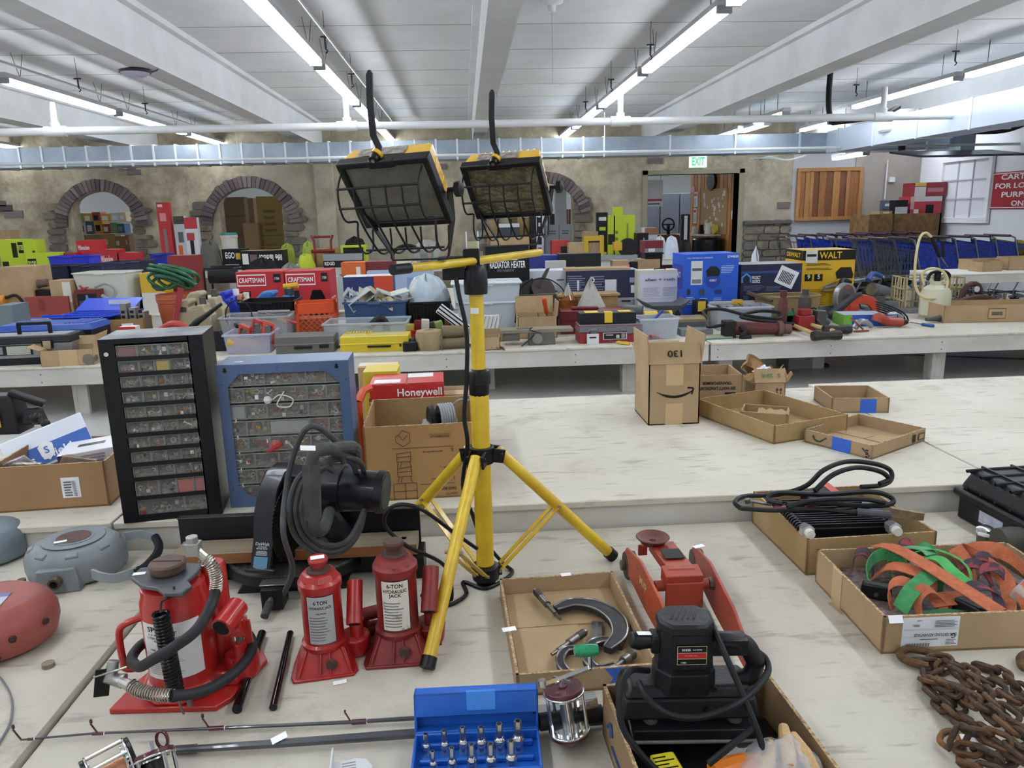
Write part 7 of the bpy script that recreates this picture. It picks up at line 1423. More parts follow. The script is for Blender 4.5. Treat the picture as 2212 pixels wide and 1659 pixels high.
# tools in front of jugs
Y = 6.55
for i,(px,py,c,k) in enumerate(((330,712,'#b23a2e','clamp'),(372,700,'#a83a32','gun'),(420,690,'#1f2926','sprayer'),(440,715,'#1d1e22','tool'))):
    p = AY(px,py,Y+.05*i);x,z = p.x,p.z;t = T('power_tool',('red plastic reel handle left of the black cabinet top','red power tool behind the black cabinet','black and dark green tool with long nozzle behind the black cabinet','low black tool at the right behind the black cabinet')[i],'tool',(x,Y+.05*i,TZ3),R0.uniform(-20,20))
    hh = max(.1,z-TZ3);g = G(mt(c,.45))
    if i == 0: g.ring([(-.12,0),(.12,0),(.1,hh),(-.1,hh)],[(-.06,.03),(.06,.03),(.05,hh-.05),(-.05,hh-.05)],-.03,.03)
    elif i == 1: g.tube([(-.12,0,hh*.8),(0,0,hh),(.12,0,hh*.9),(.15,0,hh*.4),(.1,0,.02)],.03,10,k=4);g.bx(-.06,.08,-.04,.04,0,hh*.7)
    elif i == 2: g.tube([(-.14,0,.04),(-.02,0,hh*.8),(.1,.0,hh*1.1),(.25,0,hh*1.45)],[.04,.045,.03,.014],10,k=4);g.bx(-.1,.1,-.05,.05,0,hh*.6)
    else: g.bx(-.18,.18,-.05,.06,0,hh,.04,.01)
    g.done('tool_body',t,bev=.006);g = G(BLK);g.bx(-.05,.05,-.06,.06,0,.05);g.done('tool_base',t,bev=.004)
# clear bins of trouble lights
t,w,h,d = bin3('storage_tub','low clear tub full of red power tools, nearest the black cabinet','tub',478,585,722,6.45,.38,'#b8bad0',2,al=.42)
rd = random.Random(2)
for k,(x,y,z,c,lab) in enumerate(((-.06,.12,h-.02,'#a8402f','red and grey work lamp heaped in the low clear tub'),(.05,.15,h+.02,'#a32d33','red framed work lamp upright in the low clear tub'),(.14,.14,h,'#c0492e','bright orange tool at the right of the low clear tub'))):
    u = T('work_lamp',lab,'lamp',t.location+V((x,y,0)),20*k-10);g = G(mt(c,.45));g.ring([(-.07,z-.12),(.05,z-.12),(.07,z+.06),(-.02,z+.1)],[(-.045,z-.1),(.035,z-.1),(.045,z+.04),(-.01,z+.06)],-.02,.04);g.done('lamp_frame',u,bev=.006);g = G(mt('#6b6c6e',.3));g.bx(-.04,.035,0,.02,z-.1,z+.04);g.done('lamp_panel',u)
g = G(mt('#c7a15a',.6));g.at(t.location+V((-.08,.08,.06)),(0,30,20));g.cyl((-.12,0,0),(.1,0,.05),.05,n=12);tag(g.done('yellow_roll'),'yellowish roll lying inside the low clear tub','roll')
t,w,h,d = bin3('storage_tub','clear tub with red tools behind the low clear tub','tub',468,622,685,6.95,.4,'#b4b6ba',0,al=.42,taper=.04)
fill_tools(t,w,d,h-.06,7,('#c9552c','#b23a2e','#1d1e22','#c4a633'),'tools in the clear tubs','of the rear clear tub',1.3)
g = G(BLK);p = t.location;g.tube([p+V((-.15+.12*cos(a),.1,h+.0+.15*sin(a))) for a in [pi*1.1*j/10-.1 for j in range(12)]],.006,6);tag(g.done('cable_loop'),'thin black cable arching over the rear clear tub','cable')
g = G(mt('#8f9296',.4,m=.5));g.cyl(p+V((-.0,.2,h+.02)),p+V((w*.46,.2,h+.02)),.015,n=10);tag(g.done('metal_tube'),'silver tube lying across the rear clear tub','tube')
# black crates, orange crate, blue-grey tote
t,w,h,d = bin3('plastic_crate','black ventilated crate in front of the red cartons','crate',512,634,652,7.4,.42,'#1a1b1f',0,ribs=14)
p,w,h = fitY(636,727,655,7.25,TZ3);t = T('milk_crate','bright orange lattice milk crate on the middle table','crate',p,10);OC = mt('#cf4f1e',.4);d = .33;g = G(OC)
for z0,z1 in ((0,.025),(h-.1,h)):
    g.bx(-w/2,w/2,0,.008,z0,z1);g.bx(-w/2,w/2,d-.008,d,z0,z1);g.bx(-w/2,-w/2+.008,0,d,z0,z1);g.bx(w/2-.008,w/2,0,d,z0,z1)
for x in (-w/2,w/2-.03): g.bx(x,x+.03,0,.008,0,h);g.bx(x,x+.03,d-.008,d,0,h)
for y in (0,d-.03): g.bx(-w/2,-w/2+.008,y,y+.03,0,h);g.bx(w/2-.008,w/2,y,y+.03,0,h)
n = 7
for i in range(-n,n): 
    for sg in (1,-1):
        x0 = -w/2+.02+(w-.04)*i/n;x1 = x0+(h-.12)*1.0;a,b_ = (x0,.02),(x1,h-.1)
        lo,hi = -w/2+.01,w/2-.01
        def clip(a,b_):
            (xa,za),(xb,zb_) = a,b_
            if xb == xa: return None
            f0 = max(0,(lo-xa)/(xb-xa));f1 = min(1,(hi-xa)/(xb-xa));return None if f0 >= f1 else ((xa+(xb-xa)*f0,za+(zb_-za)*f0),(xa+(xb-xa)*f1,za+(zb_-za)*f1))
        c = clip(a,b_)
        if c:
            (xa,za),(xb,zb_) = c;g.bar((sg*xa,.004,za),(sg*xb,.004,zb_),.007,.007)
g.bx(-w/2,w/2,0,d,0,.006);g.done('crate_frame',t,bev=.002)
g = G(mt('#9a5a42',.7));g.bx(-w/2+.03,w/2-.03,.03,d-.03,.01,h*.55);o = tag(g.done('wood_pieces'),'brown pieces filling the orange crate','pieces',kind='stuff');o.location = t.location;o.rotation_euler = t.rotation_euler
t,w,h,d = bin3('plastic_tote','slate blue tote overflowing with papers and gutter pieces','tote',738,878,652,7.1,.42,'#2f4a70',-2)
PAP = mt('#b7ab90',.7,c2='#a3967a',s=12,b=.4,bs=30);bp_ = t.location
for k,(x,y,a,c,lab) in enumerate(((-.2,.15,30,'#8d9495','grey folded gutter piece at the left of the blue tote'),(-.12,.1,-35,'#a8acac','light grey folded card in the blue tote'),(.1,.15,20,'#9da09a','long grey cardboard strip lying in the blue tote'),(.2,.18,-15,'#b3b5ad','pale crumpled sheet at the right of the blue tote'))):
    g = G(mt(c,.6));g.at(bp_+V((x,y,h-.02)),(10,a,15));g.ring([(-.13,0),(.15,0),(.13,.08),(-.12,.09)],[(-.12,.01),(.14,.01),(.12,.07),(-.11,.08)],-.06,.08);tag(g.done('paper_piece',bev=.003),lab,'paper')
g = G(PAP);g.cloth(lambda u,v: bp_+V((-.15+.32*u,.03+.1*v+.05*sin(u*5),h-.06+.22*v*(1-.75*u)+.03*sin(u*11+v*4))),12,8);tag(g.done('kraft_wrap',ang=20),'tan crumpled wrapping paper in the blue tote','paper')
g = G(mt('#cfc4a8',.7,b=.6,bs=40));g.cloth(lambda u,v: bp_+V((.0+.14*u,.1,h-.03))+V((0,.05*cos(v*6),.0+.13*sin(pi*v)*(.6+.4*sin(u*5)))),8,8);tag(g.done('foam_wad',ang=20),'cream wad of foam sheet in the blue tote','packing')
t,w,h,d = bin3('storage_tub','long clear tub in front of the slate blue tote','tub',693,880,698,6.62,.42,'#b9c0c8',-1,al=.38)
g = G(BK2);q = t.location+V((.1,.15,h-.03));g.at(q,(0,20,20));g.tube([(-.07,0,-.06),(0,0,.05),(.07,0,.02),(.09,0,-.06)],.035,10,k=3);tag(g.done('black_mouse_tool',bev=.004),'black curved tool lying in the long clear tub','tool');g = G(mt('#7b6f5c',.7));g.bx(-.0,.0,0,0,0,0)
# cases
Y = 6.5;t,w,h = box3('hard_case','flat grey hard case at the front edge left of the yellow case','case',594,720,728,6.42,.3,'#5e5e59',2)
g = G(BLK);g.bx(-.09,.06,-.02,0,h*.3,h*.45);g.bx(.12,.2,-.014,0,h*.3,h*.5);g.done('handle',t,bev=.004);g = G(mt('#6f6f69',.5));g.bx(-w/2-.005,w/2+.005,-.006,.3,h*.52,h*.6);g.done('seam_ridge',t,bev=.002)
t,w,h = box3('hard_case','long yellow plastic tool case with black handle at the front edge','case',733,882,727,6.38,.26,'#c9b224',-1)
g = G(BLK);g.bx(-.06,.14,-.022,0,h*.3,h*.42);g.done('handle',t,bev=.005);g = G(mt('#d4bf33',.4));g.bx(-w/2-.004,w/2+.004,-.008,.262,h*.5,h*.58);
for k in range(9): g.bx(-w*.45+.025*k,-w*.45+.014+.025*k,.2,.26,h,h+.012)
g.done('seam_ridge',t,bev=.002);g = G(mt('#b9ac70',.4));g.bx(-w*.42,-w*.18,.06,.2,h,h+.003);g.bx(-w*.1,w*.42,.06,.2,h,h+.003);g.done('lid_window',t)
g = G(BLK);g.bx(w*.42,w*.62,-.06,.12,0,h*.6);o = tag(g.done('black_box',bev=.006),'small black box behind the black trailer ball socket','box');o.location = t.location
t = T('ball_coupler','black ball coupler lying at the right end of the yellow case','coupler',AZ(880,757,TZ3)+V((0,.03,0)),10);g = G(BK2);g.ball((.05,0,.055),.05);g.cyl((-.07,0,.05),(.03,0,.05),.035,n=12);g.cyl((-.03,0,0),(-.03,0,.05),.03,n=10);g.done('coupler_body',t)
t = T('rope_roll','wide tan roll of webbing standing beside the black coupler','roll',AZ(927,760,TZ3)+V((0,.12,0)));g = G(mt('#9b8a66',.7,c2='#8a7a58',s=10,b=.3,bs=60));r_ = .118;g.lathe([(r_*.82,0),(r_*.95,.04),(r_,.13),(r_*.9,.165),(r_*.4,.17),(r_*.3,.15),(0,.15)],n=28);g.done('roll_body',t)
t = T('pipe_bundle','brown tube pair held in a wire clamp next to the tan roll','pipe',AZ(980,758,TZ3)+V((0,.1,0)));g = G(mt('#6f6248',.6));g.cyl((-.1,0,.05),(.12,.02,.05),.045,n=14);g.cyl((-.1,.05,.14),(.12,.07,.14),.06,.05,n=14);g.done('tubes',t);g = G(STL)
for x in (-.1,.1): g.tube([(x,-.06,0),(x,-.06,.13),(x,.1,.13),(x,.1,0)],.006,6)
g.done('wire_clamp',t)
t,w,h,d = bin3('tray_bin','red plastic tray of small boxed parts behind the tan roll','tray',876,990,712,6.85,.4,'#a91f22',0,taper=.02)
nmz = ('yellow','dark red','white','grey','green','brown','pink')
for k,c in enumerate(('#c9b84a','#7d2427','#cfcfc6','#58585a','#7e9a4d','#5c3f2c','#c86a6a')):
    g = G(mt(c,.5));g.at(t.location+V((-.21+.07*k,.12+.1*(k % 2),.08)),(0,R0.uniform(-15,15),R0.uniform(-20,20)));g.bx(-.035,.035,-.05,.05,0,h-.04+.02*(k % 3));tag(g.done('parts_packet',bev=.002),nmz[k]+' packet standing in the red tray','packet','packets in the red tray')
t,w,h,d = bin3('plastic_crate','black low crate holding a white plastic bag','crate',876,975,652,7.2,.42,'#17181b',2,ribs=12)
BAG = mt('#c9cbc6',.3,al=.9,c2='#b4b8b6',s=8,b=.7,bs=25)
def bag(label,x0,x1,yt,Y,z,seed=1,m=BAG,d=.3,pk=.5):
    p,w,h = fitY(x0,x1,yt,Y,z);rd = random.Random(seed);ph = [rd.uniform(0,6) for _ in range(6)]
    g = G(m);n = 22;vs = []
    def f(u,v):
        a = 2*pi*u;s_ = sin(pi*(.5+.5*v)) if v > 0 else 1;r_ = (1-v)**pk*(1+.12*sin(3*a+ph[0])+.06*sin(7*a+ph[1]+5*v));return V((p.x+w/2*r_*cos(a),Y+d/2+d/2*r_*sin(a),z+h*v*(1-.08*sin(5*a+ph[2]))))
    g.cloth(f,n,9);return tag(g.done('plastic_bag',ang=25),label,'bag')
bag('white and light blue plastic bag bulging out of the black crate',862,972,598,7.3,TZ3+.2,3,mt('#c6cac9',.3,al=.94,c2='#a9bccb',s=5,b=1,bs=14),.4,.3)
g = G(mt('#dfe1e3',.4));a,b_ = AY(948,665,6.75),AY(1010,712,6.75);g.bar(a,b_,.09,.05,up=(0,1,0));g.mat(BLK)
for k in (-.028,0,.028): g.bar(a+V((k*.6,-.03,k)),b_+V((k*.6,-.03,k)),.012,.004,up=(0,1,0))
tag(g.done('striped_box',bev=.002),'white box with black stripes leaning diagonally beside the yellow pole','box')
# white/clear totes behind the pole
t,w,h,d = bin3('storage_tub','large translucent lidded tub behind the top of the yellow pole','tub',975,1126,612,7.15,.4,'#c9d3dc',0,al=.75,z=TZ3+.25,taper=.03)
g = G(mt('#b9c8d4',.4));g.bx(-w/2+.03,w/2-.03,.03,d-.03,.01,h*.3);g.mat(mt('#b02a4a',.4));g.bx(-.02,.14,.0,.02,.02,.05);g.done('red_latch',t)
g = G(mt('#d7dfe5',.35,al=.85));g.bx(-w/2-.01,w/2+.01,-.01,d+.01,h-.012,h+.01);g.done('lid',t,bev=.01)
t,w,h,d = bin3('storage_tub','translucent tub under the lidded one behind the yellow pole','tub',985,1118,652,7.13,.42,'#c3ced8',0,al=.7,taper=.04)
g = G(mt('#8d939a',.5,c2='#5d6368',s=12));g.bx(-w/2+.06,w/2-.06,.06,d-.06,.01,h*.6);o = tag(g.done('tub_contents'),'grey contents seen through the lower translucent tub','contents',kind='stuff');o.location = t.location
Y = D3(1060,757);t = tray('cardboard_box','small cardboard box of clips right of the yellow pole','box',V((AY(1058,740,Y+.1).x,Y+.1,TZ3)),.17,.18,.11,0,CARD2)
fill_tools(t,.15,.0,.06,4,('#6b6b6d','#d7d7d7','#1d1e22'),'clips in the small cardboard box','in the small box by the pole',.7)
g = G(mt('#d6d8d6',.4));g.bx(-.09,.07,0,.03,0,.12);g.mat(BLK)
for k in range(5): g.bar((-.08+.035*k,-.002,.0),(-.05+.035*k,-.002,.11),.009,.002)
o = tag(g.done('striped_pack'),'white pack with black slanted stripes beside the yellow pole','pack');o.location = (AY(1062,705,6.7).x,6.7,TZ3+.12)
g = G(CARD);g.bx(-.1,.1,-.02,.12,0,.12);o = tag(g.done('cardboard_box',bev=.003),'low cardboard box under the striped pack','box');o.location = (AY(1062,705,6.7).x,6.7,TZ3)
# -------- centre right: tool boxes
t = tray('cardboard_box','open cardboard box of orange handled tools beside the dark red tool box','box',V((AY(1158,690,6.95).x,6.95,TZ3)),.36,.3,.2,0,CARD2)
g = G(CARD2);flap(g,(-.18,.15,.2),(.18,.15,.2),(0,.25,1),.16);g.done('flap',t);g = G(CARD2);flap(g,(.18,-.15,.2),(.18,.15,.2),(.12,0,1),.13);g.done('flap',t)
fill_tools(t,.3,.1,.14,6,('#c9552c','#7b4a3a','#1d1e22','#6b6b6d'),'tools in the open cardboard box','in the open cardboard box',1.1);driver(t.location+V((.1,0,.2)),-20,'#c9552c','orange handled tool sticking up at the right of the open cardboard box','tools in the open cardboard box',-60,1.6)
t = T('clamp_base','grey green cast machine vise base with a round dial at the front edge','machine part',(AY(1150,750,6.42).x,6.45,TZ3));CI = mt('#65655c',.55,c2='#57574f',s=12);p,w,h = fitY(1080,1240,712,6.42,TZ3)
g = G(mt('#7d7564',.6));g.bx(-w*.42,w*.56,-.02,.16,h-.03,h);g.done('wood_plate',t,bev=.002);g = G(CI);g.bx(-w*.05,w*.32,-.02,.12,0,h-.03,.01,0);g.bx(-w*.4,-w*.16,0,.1,.04,h-.03,.01,0);g.bx(-w*.2,0,.02,.08,.1,.15);g.done('casting',t,bev=.006)
g = G(mt('#83847c',.4,m=.4));g.lathe([(.035,-.02),(.045,-.018),(.045,0),(.035,0)],(w*.07,-.02,h-.08),'y',n=20);g.lathe([(0,-.022),(.02,-.022),(.02,0)],(w*.07,-.02,h-.08),'y',n=16);g.done('dial',t);g = G(BLK);g.tube([(w*.12,-.05,h-.03),(-.02,-.05,h),(.0,-.04,h+.02)],.005,6,k=3);g.tube([(-w*.15,-.05,h-.14),(.02,-.05,h-.04)],.005,6);g.done('lever',t)
t,w,h = box3('tool_box','large dark red metal tool box with raised lid on the middle table','tool box',1212,1352,672,6.95,.3,'#6a1d22',-4,top=mt('#742227',.35));
g = G(mt('#6a1d22',.4));g.bx(-.2,.06,.1,.16,h,h+.03);g.done('handle',t,bev=.01);g = G(mt('#a8a59d',.3,m=.7));g.bx(.0,.06,-.01,0,h*.72,h*.8);g.done('latch',t);g = G(mt('#4d1418',.4));g.bx(-w/2,w/2,-.004,0,h*.36,h*.38);g.bx(-w/2,w/2,-.004,0,h*.6,h*.615);g.done('drawer_seam',t)
t,w,h = box3('tool_box','red and grey plastic tool box with white maker label at the front edge','tool box',1252,1388,702,6.42,.26,'#8f2027',0,top=mt('#7f8385',.4));
g = G(mt('#63666a',.4));g.bx(-w/2-.006,w/2+.006,-.008,.266,h*.62,h+.004,.01,.01);g.done('lid',t,bev=.006);g = G(mt('#6d7074',.45))
for x in (-.3,.33): g.bx(x*w*.9-.03,x*w*.9+.03,-.016,0,h*.5,h*.85)
g.done('latch',t,bev=.004)
printed(t,w,h,[(.37,.75,.2,.58,'#c9c9c4'),(.385,.735,.23,.55,'#2a2a2c'),(.58,.63,.27,.45,'#c9c9c4'),(.66,.72,.25,.52,'#85878a')],[('TOOLBOX',.47,.45,.07,'#dddddd',.12)],y=-.009)
g = G(mt('#cfd3d6',.35));g.ring([(-.052,0),(.052,0),(.052,.09),(-.052,.09)],[(-.03,.05),(.03,.05),(.03,.065),(-.03,.065)],-.03,-.012);g.mat(STL);g.tube([(-.04,-.02,.09),(-.035,-.02,.12),(.035,-.02,.12),(.04,-.02,.09)],.005,6,k=2);o = tag(g.done('padlock',bev=.002),'white padlock with red slot hanging on the red tool box','padlock');o.location = t.location+V((-w*.3,-.01,.0))
lz = TZ3+h
t,w,h = box3('tool_box','slim black tool box with yellow latches on top of the red and grey one','tool box',1252,1374,676,6.46,.2,'#26282c',-2,z=lz+.005)
g = G(mt('#d4b42a',.4));g.bx(-w*.4,-w*.16,.01,.12,h,h+.008);g.bx(w*.2,w*.42,.01,.12,h,h+.008);g.bx(-.03,.04,-.012,.06,h*.1,h+.01);g.done('latch',t,bev=.003)
# junk left behind: dark metal bin with blade, amber jar, white bag
t,w,h,d = bin3('metal_bin','rusty grey metal bin holding grinding discs','bin',1120,1212,635,7.5,.35,'#5b5952',0,hand=False,taper=.015,z=TZ3+.0)
for k,(x,z,r_,c,lab) in enumerate(((-.08,.02,.12,'#2c2c2a','dark round disc standing in the metal bin'),(.05,.03,.13,'#3a2a24','rusty brown disc standing in the metal bin'))):
    g = G(mt(c,.6,c2='#23211f',s=20));g.at(t.location+V((x,.15,h+z)),(60,20*k,10));g.lathe([(0,-.015),(r_,-.01),(r_,.01),(0,.015)],n=24);tag(g.done('grinding_disc'),lab,'disc')
g = G(mt('#4f4d48',.4,m=.5));q = t.location+V((.03,.12,h+.05));g.prism([(q.x-.06,q.z),(q.x+.0,q.z),(q.x+.09,q.z+.2),(q.x+.05,q.z+.19)][::-1],q.y,q.y+.006);tag(g.done('blade'),'pointed grey blade sticking up from the metal bin','blade')
g = G(BLK);g.tube([q+V((-.28,0,-.1)),q+V((-.15,0,.06)),q+V((.05,0,.09)),q+V((.2,0,0)),q+V((.26,0,-.12))],.006,6,k=4);tag(g.done('cable'),'thin black wire looping over the metal bin','cable')
t = T('amber_jar','round amber glass jar beside the metal bin','jar',(AY(1228,640,7.35).x,7.4,TZ3));p,w,h = fitY(1206,1250,632,7.35,TZ3);g = G(mt('#6b3c14',.15,coat=.5,c2='#8d5420',s=12));g.lathe([(.05,0),(.1,.1),(.1,h*.8),(.04,h),(0,h)],n=20);g.done('jar_body',t)
bag('white crumpled plastic bag standing on the middle table',1230,1330,610,7.1,TZ3,7,mt('#b9b9b0',.4,al=.95,c2='#a3a39a',s=7,b=.6,bs=25),.3,.8)
bag('small twisted top of a clear bag beside the amber jar',1212,1245,615,7.3,TZ3+.2,9,CL,.15,.8)
# tan board behind red box
g = G(CARDY);g.bx(-.32,.3,0,.28,0,.02);o = tag(g.done('cardboard_sheet'),'flat tan cardboard sheet behind the dark red tool box','cardboard');o.location = (AY(1275,650,7.35).x,7.35,TZ3+.31);g = G(CARDY);g.bx(-.3,.28,.02,.26,0,.31);o = tag(g.done('cardboard_box',bev=.004),'tan carton under the flat sheet behind the dark red tool box','box');o.location = (AY(1275,650,7.35).x,7.35,TZ3)
# right clear tub + grey items
t,w,h,d = bin3('storage_tub','small clear tub with orange tools right of the red tool box','tub',1380,1472,688,6.5,.3,'#c3ccd6',3,al=.42,z=TZ3)
fill_tools(t,w*.7,d,.06,6,('#c9552c','#b23a2e','#6b6b6d','#2a4f9c'),'tools in the small clear tub','in the small clear tub',1.0)
g = G(mt('#2b3f9a',.4));g.cyl(t.location+V((-.06,.15,h*.6)),t.location+V((.06,.15,h+.05)),.012,n=8);tag(g.done('blue_marker'),'blue stick poking out of the small clear tub','stick')
t = T('power_drill','grey and black drill body lying between the red tool box and clear tub','tool',(AY(1370,670,7.0).x,7.0,TZ3+.0),-20);g = G(mt('#43464a',.45));g.cyl((-.1,0,.2),(.08,0,.19),.06,n=14);g.mat(mt('#7d8082',.4,m=.4));g.tube([(.08,0,.19),(.2,0,.17),(.3,0,.12)],[.05,.04,.035],12);g.mat(mt('#26282c',.5));g.bx(-.06,.0,-.04,.04,0,.18);g.done('tool_body',t,bev=.006)
g = G(mt('#d0ac33',.5,c2='#2b2a24',s=9,w=.02));a = AY(1400,682,6.85);g.cyl((a.x-.04,6.85,a.z),(a.x+.22,6.85,a.z-.0),.045,n=14);tag(g.done('tape_tube'),'yellow and black striped tube behind the small clear tub','tube')
t = T('saw_base','dark grey plastic saw base tray in front of the white carton','tool',(AY(1440,665,7.1).x,7.1,TZ3+.0));p,w,h = fitY(1385,1488,652,7.1,TZ3);g = G(mt('#3b3e43',.45));g.prism([(-w/2,h),(-w*.32,h*.72),(w*.32,h*.72),(w/2,h),(w*.48,h+.01),(w*.3,h*.86),(-w*.3,h*.86),(-w*.48,h+.01)],0,.3);g.bx(-w*.3,w*.3,0,.3,0,h*.72);g.done('base_body',t,bev=.004);g = G(BLK);
for k in range(4): g.tube([(-w*.35+.08*k,-.02,.05),(-w*.3+.08*k,-.03,h*.7),(-w*.2+.08*k,-.02,.05)],.008,6,k=3)
g.done('cables',t)
t,w,h = box3('flat_tool_box','flat brown and grey case lying behind the small clear tub','case',1412,1532,690,6.8,.3,'#8a7a5a',-2);g = G(mt('#54575a',.5));g.bx(-w/2,w/2,-.01,0,0,h*.8);g.done('grey_side',t)
t,w,h = box3('metal_case','flat grey metal box left of the red cylinder tool','case',1472,1540,712,6.62,.25,'#7c7f80',-4)
t,w,h = box3('retail_box','thin teal and orange printed game-like box at the front edge','box',1500,1585,730,6.4,.2,'#3f8788',6,top=mt('#b5a06a',.6,c2='#7c9a90',s=10),rects=[(.1,.22,.3,.6,'#6b3a22'),(.3,.9,.4,.5,'#7fb0ae')])
# -------- cartons behind: radiator heater, white, navy, allen, blue, project, yellow
NB = mt('#17181d',.45)
t,w,h = box3('retail_carton','tall black radiator heater carton behind the crossbar','carton',1048,1143,532,7.85,.4,'#16171b',2,texts=[('OIL-FILLED',.5,.86,.075,'#e6e6e6',.5),('RADIATOR HEATER',.5,.765,.085,'#e6e6e6',.82),('WITH THERMOSTAT',.45,.69,.03,'#77787c',.4)],rects=[(.42,.62,.1,.46,'#b9bcc0'),(.44,.46,.1,.44,'#8d9094'),(.48,.5,.1,.44,'#8d9094'),(.52,.54,.1,.44,'#8d9094'),(.56,.58,.1,.44,'#8d9094')])
t,w,h = box3('retail_carton','white printed carton in front of the black heater carton','carton',1143,1222,585,7.95,.35,'#cdd0da',-2,rects=[(.04,.1,.74,.86,'#333844')]+rows(.12,.45,.76,.84,1,'#9a9da6',jit=0)+rows(.75,.96,.8,.86,1,'#55585f',jit=0)+[(.6,.75,.42,.5,'#9a9ca2'),(.1,.14,.46,.5,'#88b'+'bcc'),(.2,.24,.46,.5,'#88bbcc')])
rw = rows(.02,.27,.55,.93,9,'#6d7590')+rows(.34,.55,.62,.92,6,'#6d7590')
t,w,h = box3('retail_carton','long navy and grey carton lying behind the white bag','carton',1222,1378,584,7.75,.3,'#9fa1a6',-2,rects=[(0,1,.46,1,'#1c2340')]+rw+[(.33,.42,.5,.58,'#d9dbe0'),(.43,.52,.5,.58,'#d9dbe0'),(.54,.7,.5,.82,'#c9ccd2'),(.9,.98,.55,.7,'#c9ccd2'),(.88,.98,.75,.85,'#8b90a4'),(.93,.99,.05,.42,'#5b7fb0'),(.77,.9,.38,.41,'#222222'),(.155,.185,.62,.82,'#c9ccd2')],texts=[('O',.36,.82,.1,'#e6e8ec')])
g = G(CARD);g.bx(-w/2,w*.4,.02,.3,h,h+.02);o = tag(g.done('cardboard_sheet'),'tan cardboard sheet lying on the navy carton','cardboard');o.location = t.location;o.rotation_euler = t.rotation_euler
t,w,h = box3('retail_carton','white lamp carton with thin serif lettering and black handle','carton',1378,1476,583,7.6,.18,'#c9c4b8',1,rects=[(.05,.97,.03,.94,'#c5c6d4')]+rows(.12,.52,.5,.68,6,'#a3a5b4')+rows(.56,.93,.5,.68,6,'#a3a5b4')+rows(.4,.6,.1,.4,6,'#a3a5b4')+[(.08,.93,.45,.454,'#8e90a0'),(.65,.655,.1,.42,'#8e90a0'),(.78,.785,.1,.42,'#8e90a0')],texts=[('allen + roth',.48,.82,.05,'#4a4c58',.66)])
g = G(BLK);g.tube([(-.06,.03,h),(-.05,.03,h+.012),(.05,.03,h+.012),(.06,.03,h)],.006,6);g.done('handle',t)
BLUC = '#1f56c4'
rr = [(.13,.34,.56,.9,'#c9ccd0'),(.15,.32,.58,.64,'#7c7e86'),(.15,.33,.76,.8,'#55575e')]+rows(.68,.92,.72,.84,5,'#9db7ea')+rows(.05,.22,.28,.4,5,'#9db7ea')+rows(.3,.45,.28,.38,4,'#9db7ea')+rows(.55,.7,.28,.38,4,'#9db7ea')+rows(.3,.6,.1,.2,4,'#4d7ad8')+[(.06,.12,.42,.5,'#1d2740'),(.3,.38,.42,.5,'#39404f'),(.58,.7,.43,.48,'#1c2c6a')]
t,w,h = box3('retail_carton','large bright blue air compressor carton with white shipping label','carton',1478,1597,548,7.4,.4,BLUC,1,rects=rr,texts=[('5744650',.88,.955,.035,'#dfe6f5',.2),('6 GAL. PORTABLE AIR COMPRESSOR',.28,.945,.018,'#c5d4f2',.48)],side=([(.1,.9,.5,.85,'#1b2f9a'),(.3,.5,.3,.45,'#20222a')],[('KOBALT',.45,.7,.08,'#e6e9f5',.6)],-90))
g = G(mt('#1a3fa0',.35));g.lathe([(0,-.006),(.075,-.004),(.075,0)],(.02,0,h*.62),'y',n=20);g.mat(mt('#22252c',.4));g.prism([(-.04,h*.68),(.08,h*.68),(.09,h*.76),(.05,h*.82),(-.01,h*.82),(-.05,h*.76)][::-1],-.008,-.001);gtext(g,'KOBALT',.02,h*.62,.022,WHT,-.009,.07);g.done('printed_compressor',t)
t,w,h = box3('retail_carton','navy carton with white house logo and tilted barcode sticker','carton',1602,1733,570,7.45,.38,'#121a38',-1,top=mt('#8c8d90',.5),rects=[(.0,1,.84,.88,'#1f3f86')]+rows(.05,.4,.54,.64,4,'#59617e')+rows(.42,.72,.52,.62,4,'#59617e')+rows(.05,.15,.38,.46,3,'#59617e')+rows(.25,.5,.38,.46,3,'#59617e')+[(.05,.4,.27,.275,'#8f96ad')],texts=[('PROJECT',.25,.76,.05,'#e6e9f0',.14),('SOURCE',.25,.7,.05,'#e6e9f0',.13),('T',.07,.2,.08,'#e6e9f0')])
g = G(mt('#4f8fd0',.4));zz = h*.68;xx = -w*.41;g.ring([(xx-.05,zz),(xx+.05,zz),(xx+.05,zz+.06),(xx,zz+.1),(xx-.05,zz+.06)],[(xx-.035,zz),(xx+.035,zz),(xx+.035,zz+.05),(xx,zz+.08),(xx-.035,zz+.05)],-.006,-.003);g.done('house_logo',t);g = G(mt('#dfe2e8',.4));g.at((w*.25,-.004,h*.76),(0,24,0));g.bx(-.1,.1,0,.002,-.09,.09);g.mat(BLK)
for k in range(9): g.bx(-.07+.016*k,-.062+.016*k,-.002,0,-.06,.05)
g.done('barcode_sticker',t)
YC = '#d4a816'
